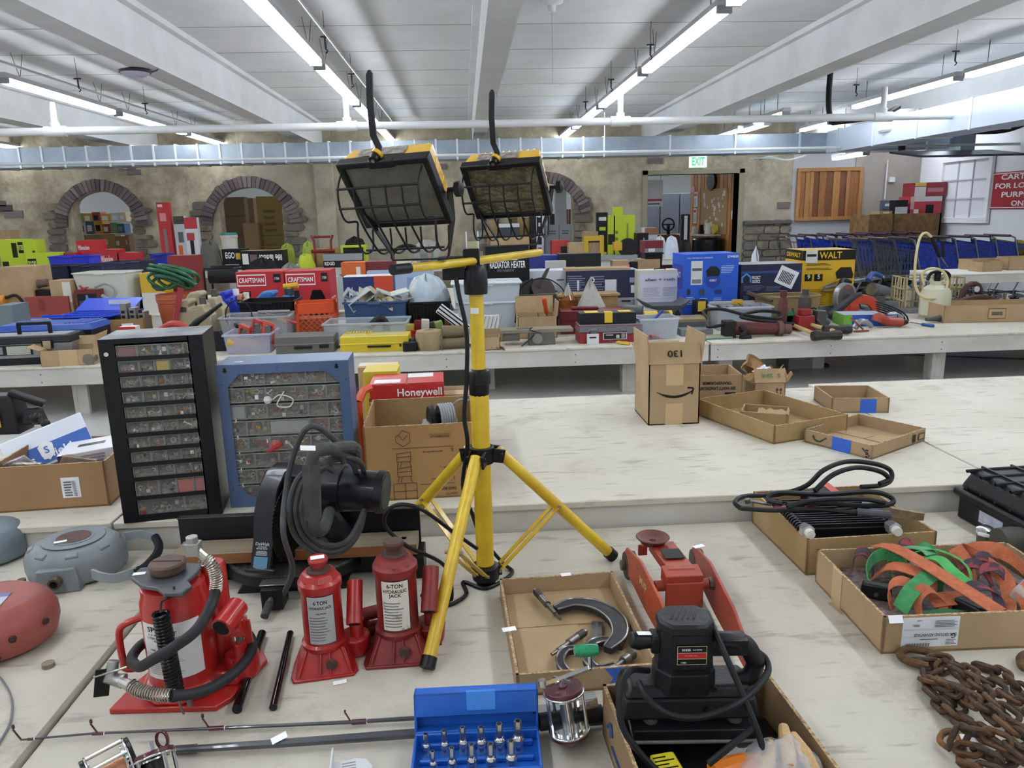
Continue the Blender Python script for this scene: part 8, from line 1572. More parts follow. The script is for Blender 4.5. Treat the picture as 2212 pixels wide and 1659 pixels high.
t,w,h = box3('retail_carton','large yellow and black shop vacuum carton at the right','carton',1736,1848,540,7.9,.5,YC,-3,top=mt('#c9a23a',.5),rects=[(0,1,.84,1.0,'#1d1d1f'),(.06,.28,.8,1.0,'#cfcfcc'),(.08,.26,.9,.94,'#2a2a2c'),(.06,.2,.51,.62,'#1d1d1f'),(.24,.4,.51,.62,'#1d1d1f')]+rows(.08,.55,.76,.8,2,'#4b3f14')+rows(.08,.6,.69,.73,2,'#4b3f14')+rows(.06,.5,.12,.4,9,'#a88412')+rows(.55,.9,.12,.38,7,'#a88412'),texts=[('WALT',.52,.92,.1,'#d9b01a',.42),('9',.13,.58,.07,'#e6e0c8'),('5',.32,.58,.07,'#e6e0c8')],side=([(0,1,.84,1,'#1d1d1f')]+rows(.1,.8,.74,.8,2,'#4b3f14'),[('DEWALT',.5,.92,.07,'#d9b01a',.8)],-90))
g = G(mt('#26262a',.4));g.prism([(.1,h*.52),(.26,h*.52),(.27,h*.6),(.24,h*.72),(.13,h*.72),(.08,h*.64)][::-1],-.008,-.001);g.mat(mt('#c79c12',.4));g.prism([(.1,h*.4),(.24,h*.4),(.26,h*.54),(.08,h*.54)][::-1],-.009,-.001);g.mat(mt('#8d7a3a',.4));g.tube([(.1,-.006,h*.5),(.0,-.006,h*.44),(-.06,-.006,h*.36),(.04,-.006,h*.34),(.1,-.006,h*.38)],.014,6,k=4);g.done('printed_vacuum',t)
p = AY(1728,620,7.95)
# husqvarna etc behind blue tote
t,w,h = box3('retail_carton','blue and orange chainsaw carton behind the papers','carton',740,848,597,7.9,.3,'#1f2f66',1,top=mt('#c9c6be',.6),rects=[(.62,1,0,1,'#c8472a'),(.78,.96,.35,.4,'#e08a70')],texts=[('Husqvarna',.36,.62,.26,'#d9dde8',.5),('T435B',.78,.62,.16,'#e08a70',.2)])
t,w,h = box3('retail_carton','red shop vacuum carton with white lettering, left of the pair','carton',508,612,587,8.55,.45,'#b5262b',0,top=mt('#b8474c',.5),rects=[(.02,.62,.72,.95,'#e2dada'),(.035,.605,.745,.925,'#b5262b'),(.78,.93,.78,.95,'#26262a'),(.07,.13,.5,.62,'#26262a'),(.16,.28,.5,.62,'#2f2f33')]+rows(.07,.4,.3,.42,3,'#dba0a0')+rows(.55,.8,.55,.62,2,'#dba0a0'),texts=[('CRAFTSMAN',.32,.835,.09,'#f0ecec',.52),('3 YEAR',.855,.86,.05,'#dddddd',.1)])
t2,w2,h2 = box3('retail_carton','red shop vacuum carton with a black vacuum picture, right of the pair','carton',614,710,585,8.52,.45,'#b5262b',0,top=mt('#b8474c',.5),rects=[(.02,.68,.72,.95,'#e2dada'),(.035,.665,.745,.925,'#b5262b'),(.82,.96,.78,.95,'#26262a'),(.08,.14,.5,.62,'#26262a'),(.18,.3,.5,.62,'#2f2f33')],texts=[('CRAFTSMAN',.35,.835,.09,'#f0ecec',.56),('3 YEAR',.89,.86,.05,'#dddddd',.1)],side=(rows(.1,.8,.2,.5,4,'#dba0a0'),(),90))
g = G(mt('#1c1c20',.3));g.prism([(w2*.0,h2*.1),(w2*.4,h2*.1),(w2*.38,h2*.45),(w2*.3,h2*.62),(w2*.1,h2*.62),(w2*.02,h2*.42)][::-1],-.006,-.001);g.done('printed_vacuum',t2)
# generator
t = T('generator','black portable generator with red panel left of the red cartons','generator',(AY(478,620,9.7).x,9.65,TZ3),5);p,w,h = fitY(445,508,580,9.65,TZ3)
g = G(BK2);g.tube([(-w/2+.02,.2,h-.1),(w/2,.2,h-.1)],.1,16);g.done('fuel_tank',t);g = G(BLK)
for y in (.02,.4): g.tube([(-w/2,y,.02),(-w/2,y,h-.05),(-w/2+.05,y,h),(w/2,y,h)],.014,8,k=2);g.tube([(-w/2,y,.02),(w/2,y,.02)],.014,8)
g.done('frame',t);g = G(mt('#7a1f1c',.4));g.bx(-w/2+.06,w/2-.02,.06,.36,.06,h*.42);g.mat(BLK);g.bx(-w/2+.08,.0,.05,.06,h*.25,h*.4);g.done('motor',t,bev=.006)
# -------- right: wicker basket, jacks, saws
t = T('wicker_basket','shallow wicker basket holding bottles in front of the navy carton','basket',(AY(1715,670,7.05).x,7.05,TZ3));p,w,h = fitY(1640,1772,642,7.05,TZ3);WK = mt('#a89468',.7,c2='#8a764c',s=60,b=.8,bs=120,st=(1,1,4));g = G(WK);n = 28
def ob(a,r_,z): return V((w/2*r_*(abs(cos(a))**.5)*(1 if cos(a) > 0 else -1),.17+.17*r_*(abs(sin(a))**.5)*(1 if sin(a) > 0 else -1),z))
vs = [ob(2*pi*j/n,r_,z) for r_,z in ((.9,0),(1,h),(.95,h),(.86,.02)) for j in range(n)];g.poly(vs,[(i*n+j,i*n+(j+1) % n,(i+1)*n+(j+1) % n,(i+1)*n+j) for i in range(3) for j in range(n)]+[list(range(3*n,4*n))]);g.done('basket_body',t);g = G(WK);g.tube([ob(2*pi*j/n,.98,h) for j in range(n)],.012,6,closed=True);g.done('rim',t)
t = T('bottle_jack','old dull red bottle jack standing in front of the wicker basket','jack',(AY(1690,680,6.75).x,6.75,TZ3));p,w,h = fitY(1680,1700,628,6.75,TZ3);g = G(mt('#5f2b26',.6,c2='#4b221e',s=20));g.lathe([(.055,0),(.05,.05),(.042,.06),(.042,h*.7),(.03,h*.8),(.026,h*.85),(.032,h*.87),(.032,h),(0,h)],n=18);g.done('jack_body',t,bev=.002)
t = T('oil_can','dark rusty cylindrical can with screw top behind the vise','can',(AY(1737,680,6.85).x,6.85,TZ3));p,w,h = fitY(1723,1750,625,6.85,TZ3);r_ = w/2;g = G(mt('#3d3630',.55,c2='#4d433a',s=16));g.lathe([(r_,0),(r_,h*.7),(r_*.9,h*.8),(r_*.5,h*.86),(r_*.5,h),(0,h)],n=20);g.done('can_body',t);g = G(BLK);g.tube([(r_,0,.05),(r_+.05,0,.06),(r_+.05,0,h*.5),(r_,0,h*.5)],.007,6,k=2);g.done('handle',t)
g = G(mt('#4b3a2a',.6));g.bar(AY(1615,632,7.2),AY(1668,650,7.0),.05,.03);tag(g.done('wooden_bar',bev=.004),'dark wooden bar leaning over the basket','bar').location = (0,0,0)
g = G(mt('#2c7a50',.4));g.at((AY(1702,668,6.8).x,6.8,TZ3),(0,12,0));g.bx(-.03,.03,0,.03,0,.17);tag(g.done('green_pack',bev=.004),'small green packet beside the old bottle jack','packet')
t,w,h,d = bin3('storage_tub','long clear tub of red tools left of the wicker basket','tub',1548,1672,663,6.85,.32,'#c6cfda',-2,al=.45)
fill_tools(t,w,d,h-.05,5,('#b23a2e','#1d1e22','#2a4f9c'),'tools in the long clear tub on the right','of the long right clear tub',1.1)
t = T('level','yellow and silver sliding ruler across the black case in front of the blue carton','level',(AY(1570,650,7.15).x,7.15,TZ3+.0));p,w,h = fitY(1505,1640,648,7.15,TZ3);g = G(mt('#8b7a4a',.6));g.bx(-w*.3,w*.2,0,.2,0,h*.7);g.mat(BK2);g.bx(-w*.48,-w*.3,0,.15,0,h);g.bx(w*.2,w*.5,.1,.3,0,h*.8);g.done('case_body',t,bev=.006);g = G(mt('#b9b9b4',.4,m=.4));g.bx(-w*.28,w*.45,0,.03,h*.85,h*.95);g.mat(mt('#c9962a',.4));g.bx(w*.1,w*.25,-.02,.04,h*.8,h*1.0);g.done('slide_bar',t,bev=.003);g = G(mt('#c9a82c',.4));g.bx(-w*.46,-w*.34,-.01,.0,h*.6,h*.98);g.done('yellow_panel',t)
# hydraulic cylinder with hose
t = T('hydraulic_ram','long dark red hydraulic ram with a black hose at the front edge','hydraulic tool',(0,0,0));a,b_ = AZ(1590,712,TZ3+.08),AZ(1725,722,TZ3+.06);a.y = b_.y = 6.5;g = G(mt('#5e1a1d',.4,c2='#4a2622',s=14));g.cyl(a,b_,.062,.05,n=22);g.done('cylinder',t);g = G(mt('#6b4f48',.5,m=.3));d = (b_-a).normalized();g.cyl(b_-d*.06,b_-d*.02,.07,n=16);g.cyl(b_,b_+d*.06,.045,.05,n=16);g.done('end_collar',t)
g = G(mt('#2f2925',.6));q = a+d*.05+V((0,-.06,0));g.tube([q+V((-.0,0,.03)),q+V((.03,-.03,-.02)),q+V((-.01,-.04,-.06)),q+V((.08,-.03,-.07))],.025,8,k=3);g.bx(a.x-.09,a.x+.01,6.44,6.56,TZ3,TZ3+.15);g.done('base_claw',t,bev=.005)
g = G(mt('#222326',.45));g.tube([a+V((-.0,0,.05)),a+V((-.22,.0,.02)),AY(1530,690,6.6),AY(1520,672,6.7),AY(1560,668,6.7),AY(1620,683,6.6),AY(1680,688,6.6),AY(1683,676,6.7),AY(1640,672,6.7),AY(1600,684,6.6),AY(1650,694,6.55),AY(1715,700,6.5)],.015,8,k=7);g.done('hose',t)
# sledge hammers
for lb,a,b_,hc in (('sledge hammer with pale wooden handle, head nearest the table front',(1760,722),(1680,688),(1785,725)),('sledge hammer lying behind with a dark steel head',(1800,715),(1690,684),(1808,712))):
    t = T('sledge_hammer',lb,'hammer',(0,0,0),0,'sledge hammers on the right middle table');p,q = AZ(*a,TZ3+.05),AZ(*b_,TZ3+.06);g = G(mt('#bfa470',.5,c2='#a88c5a',s=12));g.cyl(p,q,.02,.016,n=10);g.done('handle',t);h_ = AZ(*hc,TZ3+.05);g = G(mt('#3d3a38',.5,m=.5,c2='#2e2b2a',s=20));g.lathe([(0,-.13),(.04,-.125),(.045,-.1),(.035,0),(.045,.1),(.04,.125),(0,.13)],h_,'x',n=8);g.done('head',t)
# vises
t = T('bench_vise','red bench vise with grey jaws beside the green and blue box','vise',(AY(1755,695,6.7).x,6.7,TZ3),5);g = G(mt('#8d2024',.4));g.bx(-.13,.04,0,.13,0,.14,.01,.01);g.bx(-.1,.0,.02,.1,.14,.2);g.done('vise_body',t,bev=.008);g = G(mt('#4b4a4c',.45,m=.3));g.bx(.05,.15,.0,.12,.02,.18,.01,.01);g.cyl((.15,.06,.08),(.2,.06,.06),.03,n=12);g.bar((.1,-.04,.02),(.02,-.03,.12),.02,.012);g.done('jaw',t,bev=.006)
t = T('bench_vise','dark teal clamp block left of the red vise','vise',(AY(1712,690,6.8).x,6.8,TZ3));g = G(mt('#1d3a3f',.4));g.bx(-.09,.05,0,.12,0,.14);g.bx(.06,.13,0,.1,0,.1);g.done('block',t,bev=.008);g = G(STL);g.cyl((.02,.05,.14),(.02,.05,.2),.01);g.cyl((.08,.05,.1),(.08,.05,.19),.008);g.done('screw',t)
# green blue box, drill, jigsaw
t = tray('retail_box','open low box printed green and blue lined in white','box',V((AY(1868,680,7.0).x,7.0,TZ3)),.5,.3,.11,-8,mt('#1d4aa8',.4),WHT);g = G(mt('#6ba63a',.4));g.bx(-.2515,-.2505,-.15,.15,0,.108);g.bx(-.25,-.17,-.1515,-.1502,0,.108);g.done('green_print',t);g = G(WHT);gtext(g,'KOBALT',-.08,.055,.025,WHT,-.153,.12);g.done('lettering',t)
t = T('corded_drill','red corded drill with coiled black cord at the table front','drill',(AY(1920,705,6.75).x,6.75,TZ3),-5);g = G(mt('#9c3b2c',.4));g.tube([(-.12,0,.06),(-.1,0,.1),(-.02,0,.06),(.12,0,.045)],[.05,.06,.045,.04],12,k=4);g.done('drill_body',t);g = G(mt('#2a2b2e',.5));g.tube([(.12,0,.045),(.17,0,.05)],[.035,.02],10)
for k in range(5): r_ = .09+.015*k;g.tube([(-.1+.02*k+1.1*r_*cos(a_)+.12,.1+.02*k,.03+abs(r_*sin(a_/2)*1.3)) for a_ in [2*pi*j/14 for j in range(14)]],.008,6,closed=True)
g.done('power_cord',t);g = G(mt('#8f9092',.35,m=.6));g.tube([(.0,.12,.08),(.1,.12,.09),(.18,.12,.07)],[.04,.045,.02],12);g.done('chuck',t)
t = T('jigsaw','silver and orange clamp tool left of the corded drill','tool',(AY(1858,710,6.6).x,6.6,TZ3),10);g = G(mt('#97989a',.35,m=.5));g.tube([(-.06,0,.03),(.0,0,.09),(.09,0,.06),(.12,0,.03)],[.03,.04,.035,.02],12,k=3);g.done('tool_body',t);g = G(mt('#8d4a30',.5));g.bar((-.12,-.02,.13),(.0,-.04,.02),.03,.01);g.bar((-.1,-.05,.01),(.05,-.04,.008),.04,.012);g.done('clamp_foot',t,bev=.003)
# orange circular saw
t = T('circular_saw','orange circular saw with dark grey handle in front of the chop saws','saw',(AY(1860,660,7.3).x,7.3,TZ3),-8);g = G(mt('#c2452a',.4));P = [(.0+.2*cos(a_),.05+.2*sin(a_)) for a_ in [pi*j/14 for j in range(15)]];g.ring(P+[(x*.65,.05+(z-.05)*.65) for x,z in P[::-1]][:0] or P,[(x*.6,.05+(z-.05)*.55) for x,z in P],-.03,.05);g.bx(-.12,-.04,-.05,.05,.0,.15);g.done('blade_guard',t,bev=.004);g = G(mt('#33363a',.5));g.tube([(-.3,0,.04),(-.2,0,.12),(-.08,0,.22),(.0,0,.25)],[.05,.045,.04,.03],10,k=3);g.bx(-.3,.2,-.06,.08,0,.015);g.done('handle',t,bev=.004)
# chop saws
def chop(label,x,Y,s,rz,hc,blade=True):
    t = T('miter_saw',label,'saw',(x,Y,TZ3),rz,'chop saws on the right middle table',sc=(s,s,s));AL = mt('#8d8f90',.4,m=.45,c2='#7a7c7e',s=20)
    g = G(AL);g.bx(-.28,.28,-.06,.12,0,.05);g.lathe([(0,0),(.2,0),(.2,.055),(0,.055)],(0,-.02,0),n=28);g.bx(-.27,.27,.06,.08,.05,.12);g.done('saw_base',t,bev=.004)
    if blade:
        g = G(mt('#a5a6a7',.35,m=.5));R = .15;c = (.0,-.02,.2);g.lathe([(R,-.02),(R,.03),(R*.9,.035),(0,.035)],c,'y',n=30);g.mat(mt('#75777a',.3,m=.8));g.lathe([(0,-.022),(R*.86,-.022),(R*.86,-.018)],c,'y',n=30);g.mat(mt('#3c3d40',.5));g.lathe([(0,-.04),(.035,-.04),(.04,-.022)],c,'y',n=16);g.mat(mt('#a33a38',.4));g.bx(-.03,.05,-.044,-.024,c[2]+.09,c[2]+.115);g.done('blade_guard',t)
    g = G(mt(hc,.45));g.tube([(.0,.05,.3),(.1,.1,.36),(.22,.1,.33)],[.03,.035,.025],10,k=3);g.done('handle',t);g = G(AL);g.tube([(.1,.1,.2),(.3,.12,.16),(.42,.12,.14)],[.07,.06,.05],12);g.tube([(-.05,.2,.28),(.4,.25,.3)],.018,8);g.done('motor',t);g = G(BLK);g.tube([(.2,.1,.34),(.35,.1,.2),(.3,0,.06),(.4,-.08,.02)],.008,6,k=4);g.done('power_cord',t)
chop('grey chop saw with round blade guard nearest the yellow carton',AY(1815,660,7.6).x,7.55,1.0,25,'#2c2d30');chop('grey sliding chop saw with blue handle behind the round guard',AY(1880,640,8.0).x,8.0,1.05,15,'#2c4f94',False);chop('grey sliding saw at the right end with a small blue lever',AY(1930,655,7.9).x+.1,7.75,.85,-20,'#33507f',False)
# cream crate, sprayer, leather tool belt, box at right
p,w,h = fitY(1955,2000,602,7.55,TZ3);cx = AY(2020,640,7.6).x;t = T('plastic_crate','cream lattice crate behind the white garden sprayer','crate',(cx,7.62,TZ3),-8);CC = mt('#bdae84',.5);W_,D_ = .58,.36;g = G(CC)
for a_ in (0,1):
    for y in (0,D_-.01):
        for i in range(9): x = -W_/2+W_*i/8;g.bx(x-.008,x+.008,y,y+.01,0,h)
        for k in range(4): g.bx(-W_/2,W_/2,y,y+.01,h*k/3-.01 if k else 0,h*k/3+.008 if k < 3 else h)
for x in (-W_/2,W_/2-.01):
    for i in range(6): y = D_*i/5;g.bx(x,x+.01,y-.006,y+.008,0,h)
    for k in range(4): g.bx(x,x+.01,0,D_,h*k/3-.01 if k else 0,h*k/3+.008 if k < 3 else h)
g.done('crate_frame',t);g = G(mt('#b5b0a6',.4));
for k in range(4): g.lathe([(.06,.01),(.06,.2),(.02,.26)],(-.18+.13*k,.18,0),n=14)
g.done('bottles_inside',t)
t = T('garden_sprayer','white plastic pump sprayer with a looped cream hose','sprayer',(AY(2022,670,7.25).x,7.28,TZ3),0);p,w,h = fitY(1990,2052,585,7.25,TZ3);r_ = w/2*.95;TK = mt('#c9c8ae',.4)
g = G(TK);g.lathe([(r_*.8,0),(r_,.03),(r_,h*.5),(r_*.85,h*.62),(r_*.45,h*.7),(r_*.45,h*.78),(0,h*.78)],n=26);g.done('tank',t)
g = G(BLK);g.tube([(-.1,0,h*.8),(-.07,0,h*.95),(.05,0,h*.98),(.12,0,h*.9),(.1,0,h*.78)],.016,8,k=3);g.cyl((0,0,h*.75),(0,0,h*.95),.03,n=12);g.done('pump_handle',t)
o_ = t.location
def S_(px,py,dy=0): return AY(px,py,7.2+dy)-o_
g = G(mt('#cdbf8a',.4));g.tube([S_(2012,512,.05),S_(2000,503,.05),S_(1988,512,.03),S_(1980,545),S_(1976,590),S_(1980,625),S_(1995,642,-.02),S_(2020,645,-.03),S_(2040,632,-.03),S_(2047,605),S_(2035,585),S_(2010,580),S_(1992,592),S_(1996,615)],.0125,8,k=6);g.done('hose',t)
g = G(BLK);g.tube([S_(2012,512,.05),S_(2022,535,.05),S_(2030,555,.05)],[.018,.02,.016],8);g.bar(S_(2035,520,.05),S_(2038,555,.05),.015,.02);g.mat(STL);g.cyl(S_(2032,555,.05),S_(2048,578,.05),.006,n=6);g.done('spray_wand',t)
t = T('tool_belt','brown leather tool belt heaped at the right','belt',(AY(2110,655,7.4).x,7.4,TZ3),5);LE = mt('#4a2f20',.6,c2='#3a2418',s=12,b=.3,bs=40);g = G(LE);g.tube([(-.25,0,.03),(-.22,0,.12),(0,0,.17),(.2,0,.13),(.26,0,.05)],.035,8,k=4);g.bx(-.1,.16,-.06,.02,0,.1,.02,0);g.tube([(-.12,.1,.1),(-.05,.1,.28),(.08,.1,.28),(.14,.1,.12)],.03,8,k=3);g.done('belt',t);g = G(mt('#7a5434',.6));g.bar((-.05,-.08,.05),(.14,-.07,.06),.06,.03);g.done('tan_patch',t);g = G(mt('#c9ccd0',.3));g.lathe([(0,-.01),(.03,-.01),(.03,.0)],(.03,.06,.25),'y',n=12);g.done('buckle',t);g = G(CHM);g.lathe([(.02,.0),(.03,.05),(.02,.12),(.03,.18),(0,.19)],(.32,0,.02),n=12);g.done('metal_tool',t)
p,w,h = fitY(2052,2275,658,6.85,TZ3);t = tray('cardboard_box','wide open low cardboard box at the right edge of the middle table','box',V((p.x,7.05,TZ3)),w,.42,h,-6,CARD2);printed(t,w,h,[(.4,.56,.2,.8,'#5b4a34'),(.405,.555,.24,.76,'#ae9472'),(.43,.53,.4,.6,'#6b5840')],(),y=-.212)
g = G(mt('#3e4a4a',.4));g.tube([AY(2000,690,6.9),AY(2030,688,6.95),AY(2052,680,7.0)],[.015,.03,.04],10);tag(g.done('paint_brush'),'dark handled brush lying left of the wide cardboard box','brush')
# small white table trays
for lb,x0,x1,yt,Y,d,rz in (('flat open cardboard tray at the left of the small white table',2100,2180,560,8.75,.25,2),('smaller cardboard tray in front on the small white table',2118,2168,566,8.5,.2,10),('cardboard box at the right edge on the small white table',2185,2260,555,8.55,.25,-5)):
    p,w,h = fitY(x0,x1,yt,Y,.76);tray('cardboard_tray',lb,'tray',V((p.x,Y+d/2,.76)),w,d,max(h,.06),rz,CARD2,None,'trays on the small white table')
# ================================================================ background goods
LM = '#b4c82a';TN = CARD2;TD = CARD;KB = mt('#86705a',.8);KO = mt('#9a8350',.8)
def many(cat,name,z,Y,L_,grp=None):
    for e in L_:
        x0,x1,yt,col,lab = e[:5];k = e[5] if len(e) > 5 else {};k = dict(k);d = k.pop('d',.28);Yy = k.pop('Y',Y);zz = k.pop('z',z);tl = k.pop('tilt',0)
        t,w,h = box3(k.pop('name',name),lab,k.pop('cat',cat),x0,x1,yt,Yy,d,col,z=zz,grp=grp,rz=k.pop('rz',0),**k)
        if tl: t.rotation_euler[0] = rad(-tl)
def lines2(c='#2a2c20'): return rows(.1,.6,.2,.7,4,c)
LB = dict(rects=rows(.08,.5,.15,.5,3,'#2e3318')+[(.6,.85,.2,.7,'#39401f')])
many('carton','retail_carton',.74,13.1,[
 (-6,50,517,LM,'large lime green tool carton at the left edge along the plaster wall',dict(rects=[(.5,.7,.5,.9,'#222a12'),(.05,.3,.1,.4,'#2e3318'),(.75,.95,.62,.92,'#20240f')],texts=[('RYOBI',.85,.77,.14,'#d9e08a',.18)])),
 (50,76,518,LM,'lime green carton with dark tool pictures second from the left edge',LB),
 (54,126,546,LM,'low lime green carton in front of the lime cartons',dict(Y=12.95,d=.2,rects=[(.04,.3,.25,.75,'#20240f')],texts=[('RYOBI',.17,.5,.3,'#d9e08a',.22)])),
 (-4,20,497,TN,'plain cardboard box standing behind the lime cartons',dict(Y=13.7)),
 (163,212,519,'#b8242a','tall bright red tool carton under the left arch',dict(Y=13.3,rects=[(.5,.85,.25,.55,'#33191b'),(.62,.72,.1,.3,'#d8c9c4')],texts=[('Milwaukee',.32,.78,.14,'#e8dada',.5)])),
 (212,254,539,'#ad2228','medium red tool carton right of the tall red one',dict(texts=[('Milwaukee',.4,.6,.3,'#e0c8c8',.6)])),
 (252,294,546,'#ad2228','low red tool carton at the right end of the red cartons',dict(texts=[('Milwaukee',.5,.5,.3,'#d8b8b8',.7)])),
 (104,163,547,'#9c2025','low dark red carton behind the blue tray',dict(rects=rows(.1,.8,.3,.7,2,'#c98a8a'))),
 (697,782,548,'#26282c','black and grey power tool carton with white bold lettering',dict(Y=12.95,rects=[(0,1,.5,1,'#8e9294'),(.0,.33,.1,.5,'#101114'),(.7,.95,.15,.45,'#5a3024')],texts=[('RIDGID',.16,.3,.25,'#e6e6e6',.26)])),
 (478,528,538,'#15171a','black blower carton with white and yellow print',dict(rects=[(.6,.95,.5,.8,'#c9a52c')]+rows(.1,.9,.1,.35,2,'#8d9195'),texts=[('EGO',.35,.7,.28,'#dfe3e6',.4)])),
 (1145,1174,466,'#1c1e24','tall black and white motor carton behind the right work lamp bracket',dict(Y=13.5,rects=[(.45,1,0,1,'#bcc4d2'),(.55,.8,.1,.28,'#23242a'),(.55,.85,.35,.52,'#23242a'),(.55,.85,.6,.76,'#23242a'),(.55,.8,.84,.96,'#23242a')])),
 (1075,1122,483,'#2f3a44','dark and white printed carton between the work lamp brackets',dict(Y=13.5,rects=[(0,1,.9,1,'#c9ced4'),(0,1,.5,.56,'#c9ced4'),(.5,.85,.15,.45,'#8d98a4')]))],None)
many('box','cardboard_box',.74,13.2,[
 (680,757,537,KO,'tan cardboard box behind the black and grey tool carton'),(1052,1076,475,TD,'small brown box left of the dark printed carton',dict(Y=13.7)),(1120,1146,470,KO,'brown box right of the dark printed carton',dict(Y=13.7)),
 (1228,1296,524,TN,'open tan box right of the red kits under the third arch',dict(Y=12.95)),(1262,1292,500,TD,'brown cardboard flap box behind the yellow tool case',dict(Y=13.6)),(1060,1143,512,TN,'long tan box behind the black radiator carton',dict(Y=12.95))])
many('carton','tool_carton',.74,13.75,[
 (1290,1313,459,'#1b1d1c','tall black trimmer carton leaning on the plaster wall',dict(d=.15,rects=[(.15,.85,.82,.9,'#c9d0c9'),(.2,.8,.6,.68,'#a8bd30'),(.2,.6,.42,.5,'#c9ced0'),(.1,.9,.0,.12,'#a8bd30')])),
 (1312,1329,465,LM,'tall lime carton right of the black trimmer carton',dict(d=.15,rects=[(.1,.9,.3,.55,'#2b301c')])),
 (1326,1346,447,LM,'tallest lime carton in the middle of the green group',dict(d=.15,rects=rows(.2,.5,.2,.6,3,'#5d6b20'))),
 (1346,1372,464,LM,'wide lime carton at the right of the green group',dict(d=.15,rects=[(.3,.45,.1,.8,'#7e8c2c')]))],'lime green tool cartons by the plaster wall')
many('box','tall_carton',.74,13.9,[
 (336,363,437,'#b3282d','tall narrow bright red carton leaning between the two left arches',dict(d=.12,rects=[(.35,.6,.05,.6,'#6d7470'),(.2,.7,.72,.84,'#d98a8a'),(.1,.5,.93,.97,'#e6cccc')])),
 (373,396,467,'#aeb6bb','tall white and orange trimmer carton right of the red one',dict(d=.12,rects=[(.2,.6,.2,.45,'#c9562c'),(0,1,.85,1,'#33402c'),(.3,.8,.5,.7,'#55585a')])),
 (396,424,470,'#c9ccd0','tall white carton with a red top beside the white and orange one',dict(d=.12,rects=[(0,1,.78,1,'#b8323a'),(.3,.6,.1,.6,'#2a2c30'),(.1,.7,.55,.7,'#a83a40')]))],'tall cartons between the arches')
many('carton','retail_carton',.43,10.0,[
 (1143,1206,552,'#25307e','dark blue flat carton behind the white printed carton',dict(Y=9.8)),(1208,1298,548,'#2b2d33','long dark grey carton behind the navy and grey carton',dict(Y=9.7)),
 (1358,1378,566,'#1d1e20','small black carton behind the long navy carton',dict(Y=9.6,d=.2)),(1378,1426,560,TD,'brown carton left of the black bin',dict(Y=9.6,d=.2)),(1325,1360,563,TN,'open tan carton with pink print behind the navy carton',dict(Y=9.6,d=.2,rects=[(.5,1,.3,.9,'#c9807a')])),
 (736,788,567,'#c9652a','bright orange flat carton behind the blue and orange chainsaw carton',dict(Y=9.7,rects=[(.62,.8,.2,.9,'#dcdcd8')])),
 (787,852,565,'#6b2326','maroon and white oil carton behind the chainsaw carton',dict(Y=9.75,rects=[(.05,.2,.2,.8,'#c9b8b8'),(.85,.97,.2,.8,'#c9b8b8')],texts=[('VP-28',.5,.55,.3,'#e0d0d0',.3)])),
 (792,935,584,'#9fb4d4','pale blue carton with round emblem behind the chainsaw carton',dict(Y=9.6,rects=[(.02,.2,.1,.6,'#2a3f9a'),(.6,.75,.1,.8,'#7f98c4')])),
 (1224,1245,578,'#c4762c','small orange and grey carton in front of the dark blue one',dict(Y=9.5,z=.43,d=.15)),(1180,1223,564,'#b0b4b0','grey metal junction box on the white printed carton stack',dict(Y=9.5,d=.15)),
 (1350,1430,595,'#55191e','low dark red case behind the white serif lamp carton',dict(Y=9.4)),(300,352,590,'#c4a024','low yellow and white carton behind the pot',dict(Y=9.9,rects=[(0,1,0,.5,'#c9c9c4')]))])
many('box','cardboard_box',.43,9.75,[(-10,62,577,TN,'large tan cardboard box at the left edge on the back low table',dict(d=.5)),(105,150,606,TN,'cardboard box with a white patch beside the black grinder',dict(Y=9.7,rects=[(.6,1,.4,.95,'#c9c6be')]))])
for x0,x1,yt,Y,lab in ((62,146,575,10.6,'dark navy tote at the left of the three behind the white tub'),(148,222,573,10.6,'dark navy tote in the middle of the three, mostly hidden'),(215,304,566,10.2,'dark navy tote at the right of the three, taller and nearer')): bin3('plastic_tote',lab,'tote',x0,x1,yt,Y,.5,'#242a44',0,grp='navy totes on the back low table',ribs=3)
bin3('plastic_tub','off white plastic tub in front of the navy totes','tub',150,274,589,9.75,.45,'#c9cbc2',-4,taper=.08)
bin3('plastic_tray','shallow bright blue tray standing high above the navy totes','tray',101,192,553,11.6,.4,'#2330c0',0,taper=.05)
bin3('plastic_bin','small royal blue bin left of the dark red tool chest','bin',320,359,548,11.2,.3,'#232f96',0)
bin3('plastic_bin','black plastic bin under the maroon battery charger box','bin',1393,1434,546,9.6,.3,'#1b1c1f',0)
many('tool box','tool_box',.43,10.3,[(361,421,552,'#7e1f24','dark red metal tool chest beside the grey covered chair',dict(rects=[(0,1,.48,.52,'#4d1216')])),(52,146,641,'#8f3f38','faded red plastic tool case in front of the cardboard boxes',dict(Y=9.66,d=.25,z=.435,rects=[(.3,.45,.3,.9,'#7c332e')])),(160,211,626,'#6d1f25','small red battery charger with dark dials in front of the white tub',dict(Y=9.62,d=.15,cat='charger',name='battery_charger',rects=[(.08,.92,.15,.85,'#1f2024'),(.45,.55,.25,.8,'#4f9ab0'),(.15,.38,.3,.6,'#3c3d42'),(.62,.88,.3,.6,'#3c3d42')]))])
many('box','parts_box',.43,7.6,[(-12,24,660,'#66747a','grey blue metal box at the left edge of the middle table',dict(Y=7.3)),(1393,1433,520,'#6b1d26','maroon and grey battery charger box on the black bin',dict(Y=9.62,z=.43+AY(1412,546,9.6).z-.43+.003,rects=[(0,1,0,.35,'#77797c'),(.2,.55,.05,.35,'#c4c7ca')]))])
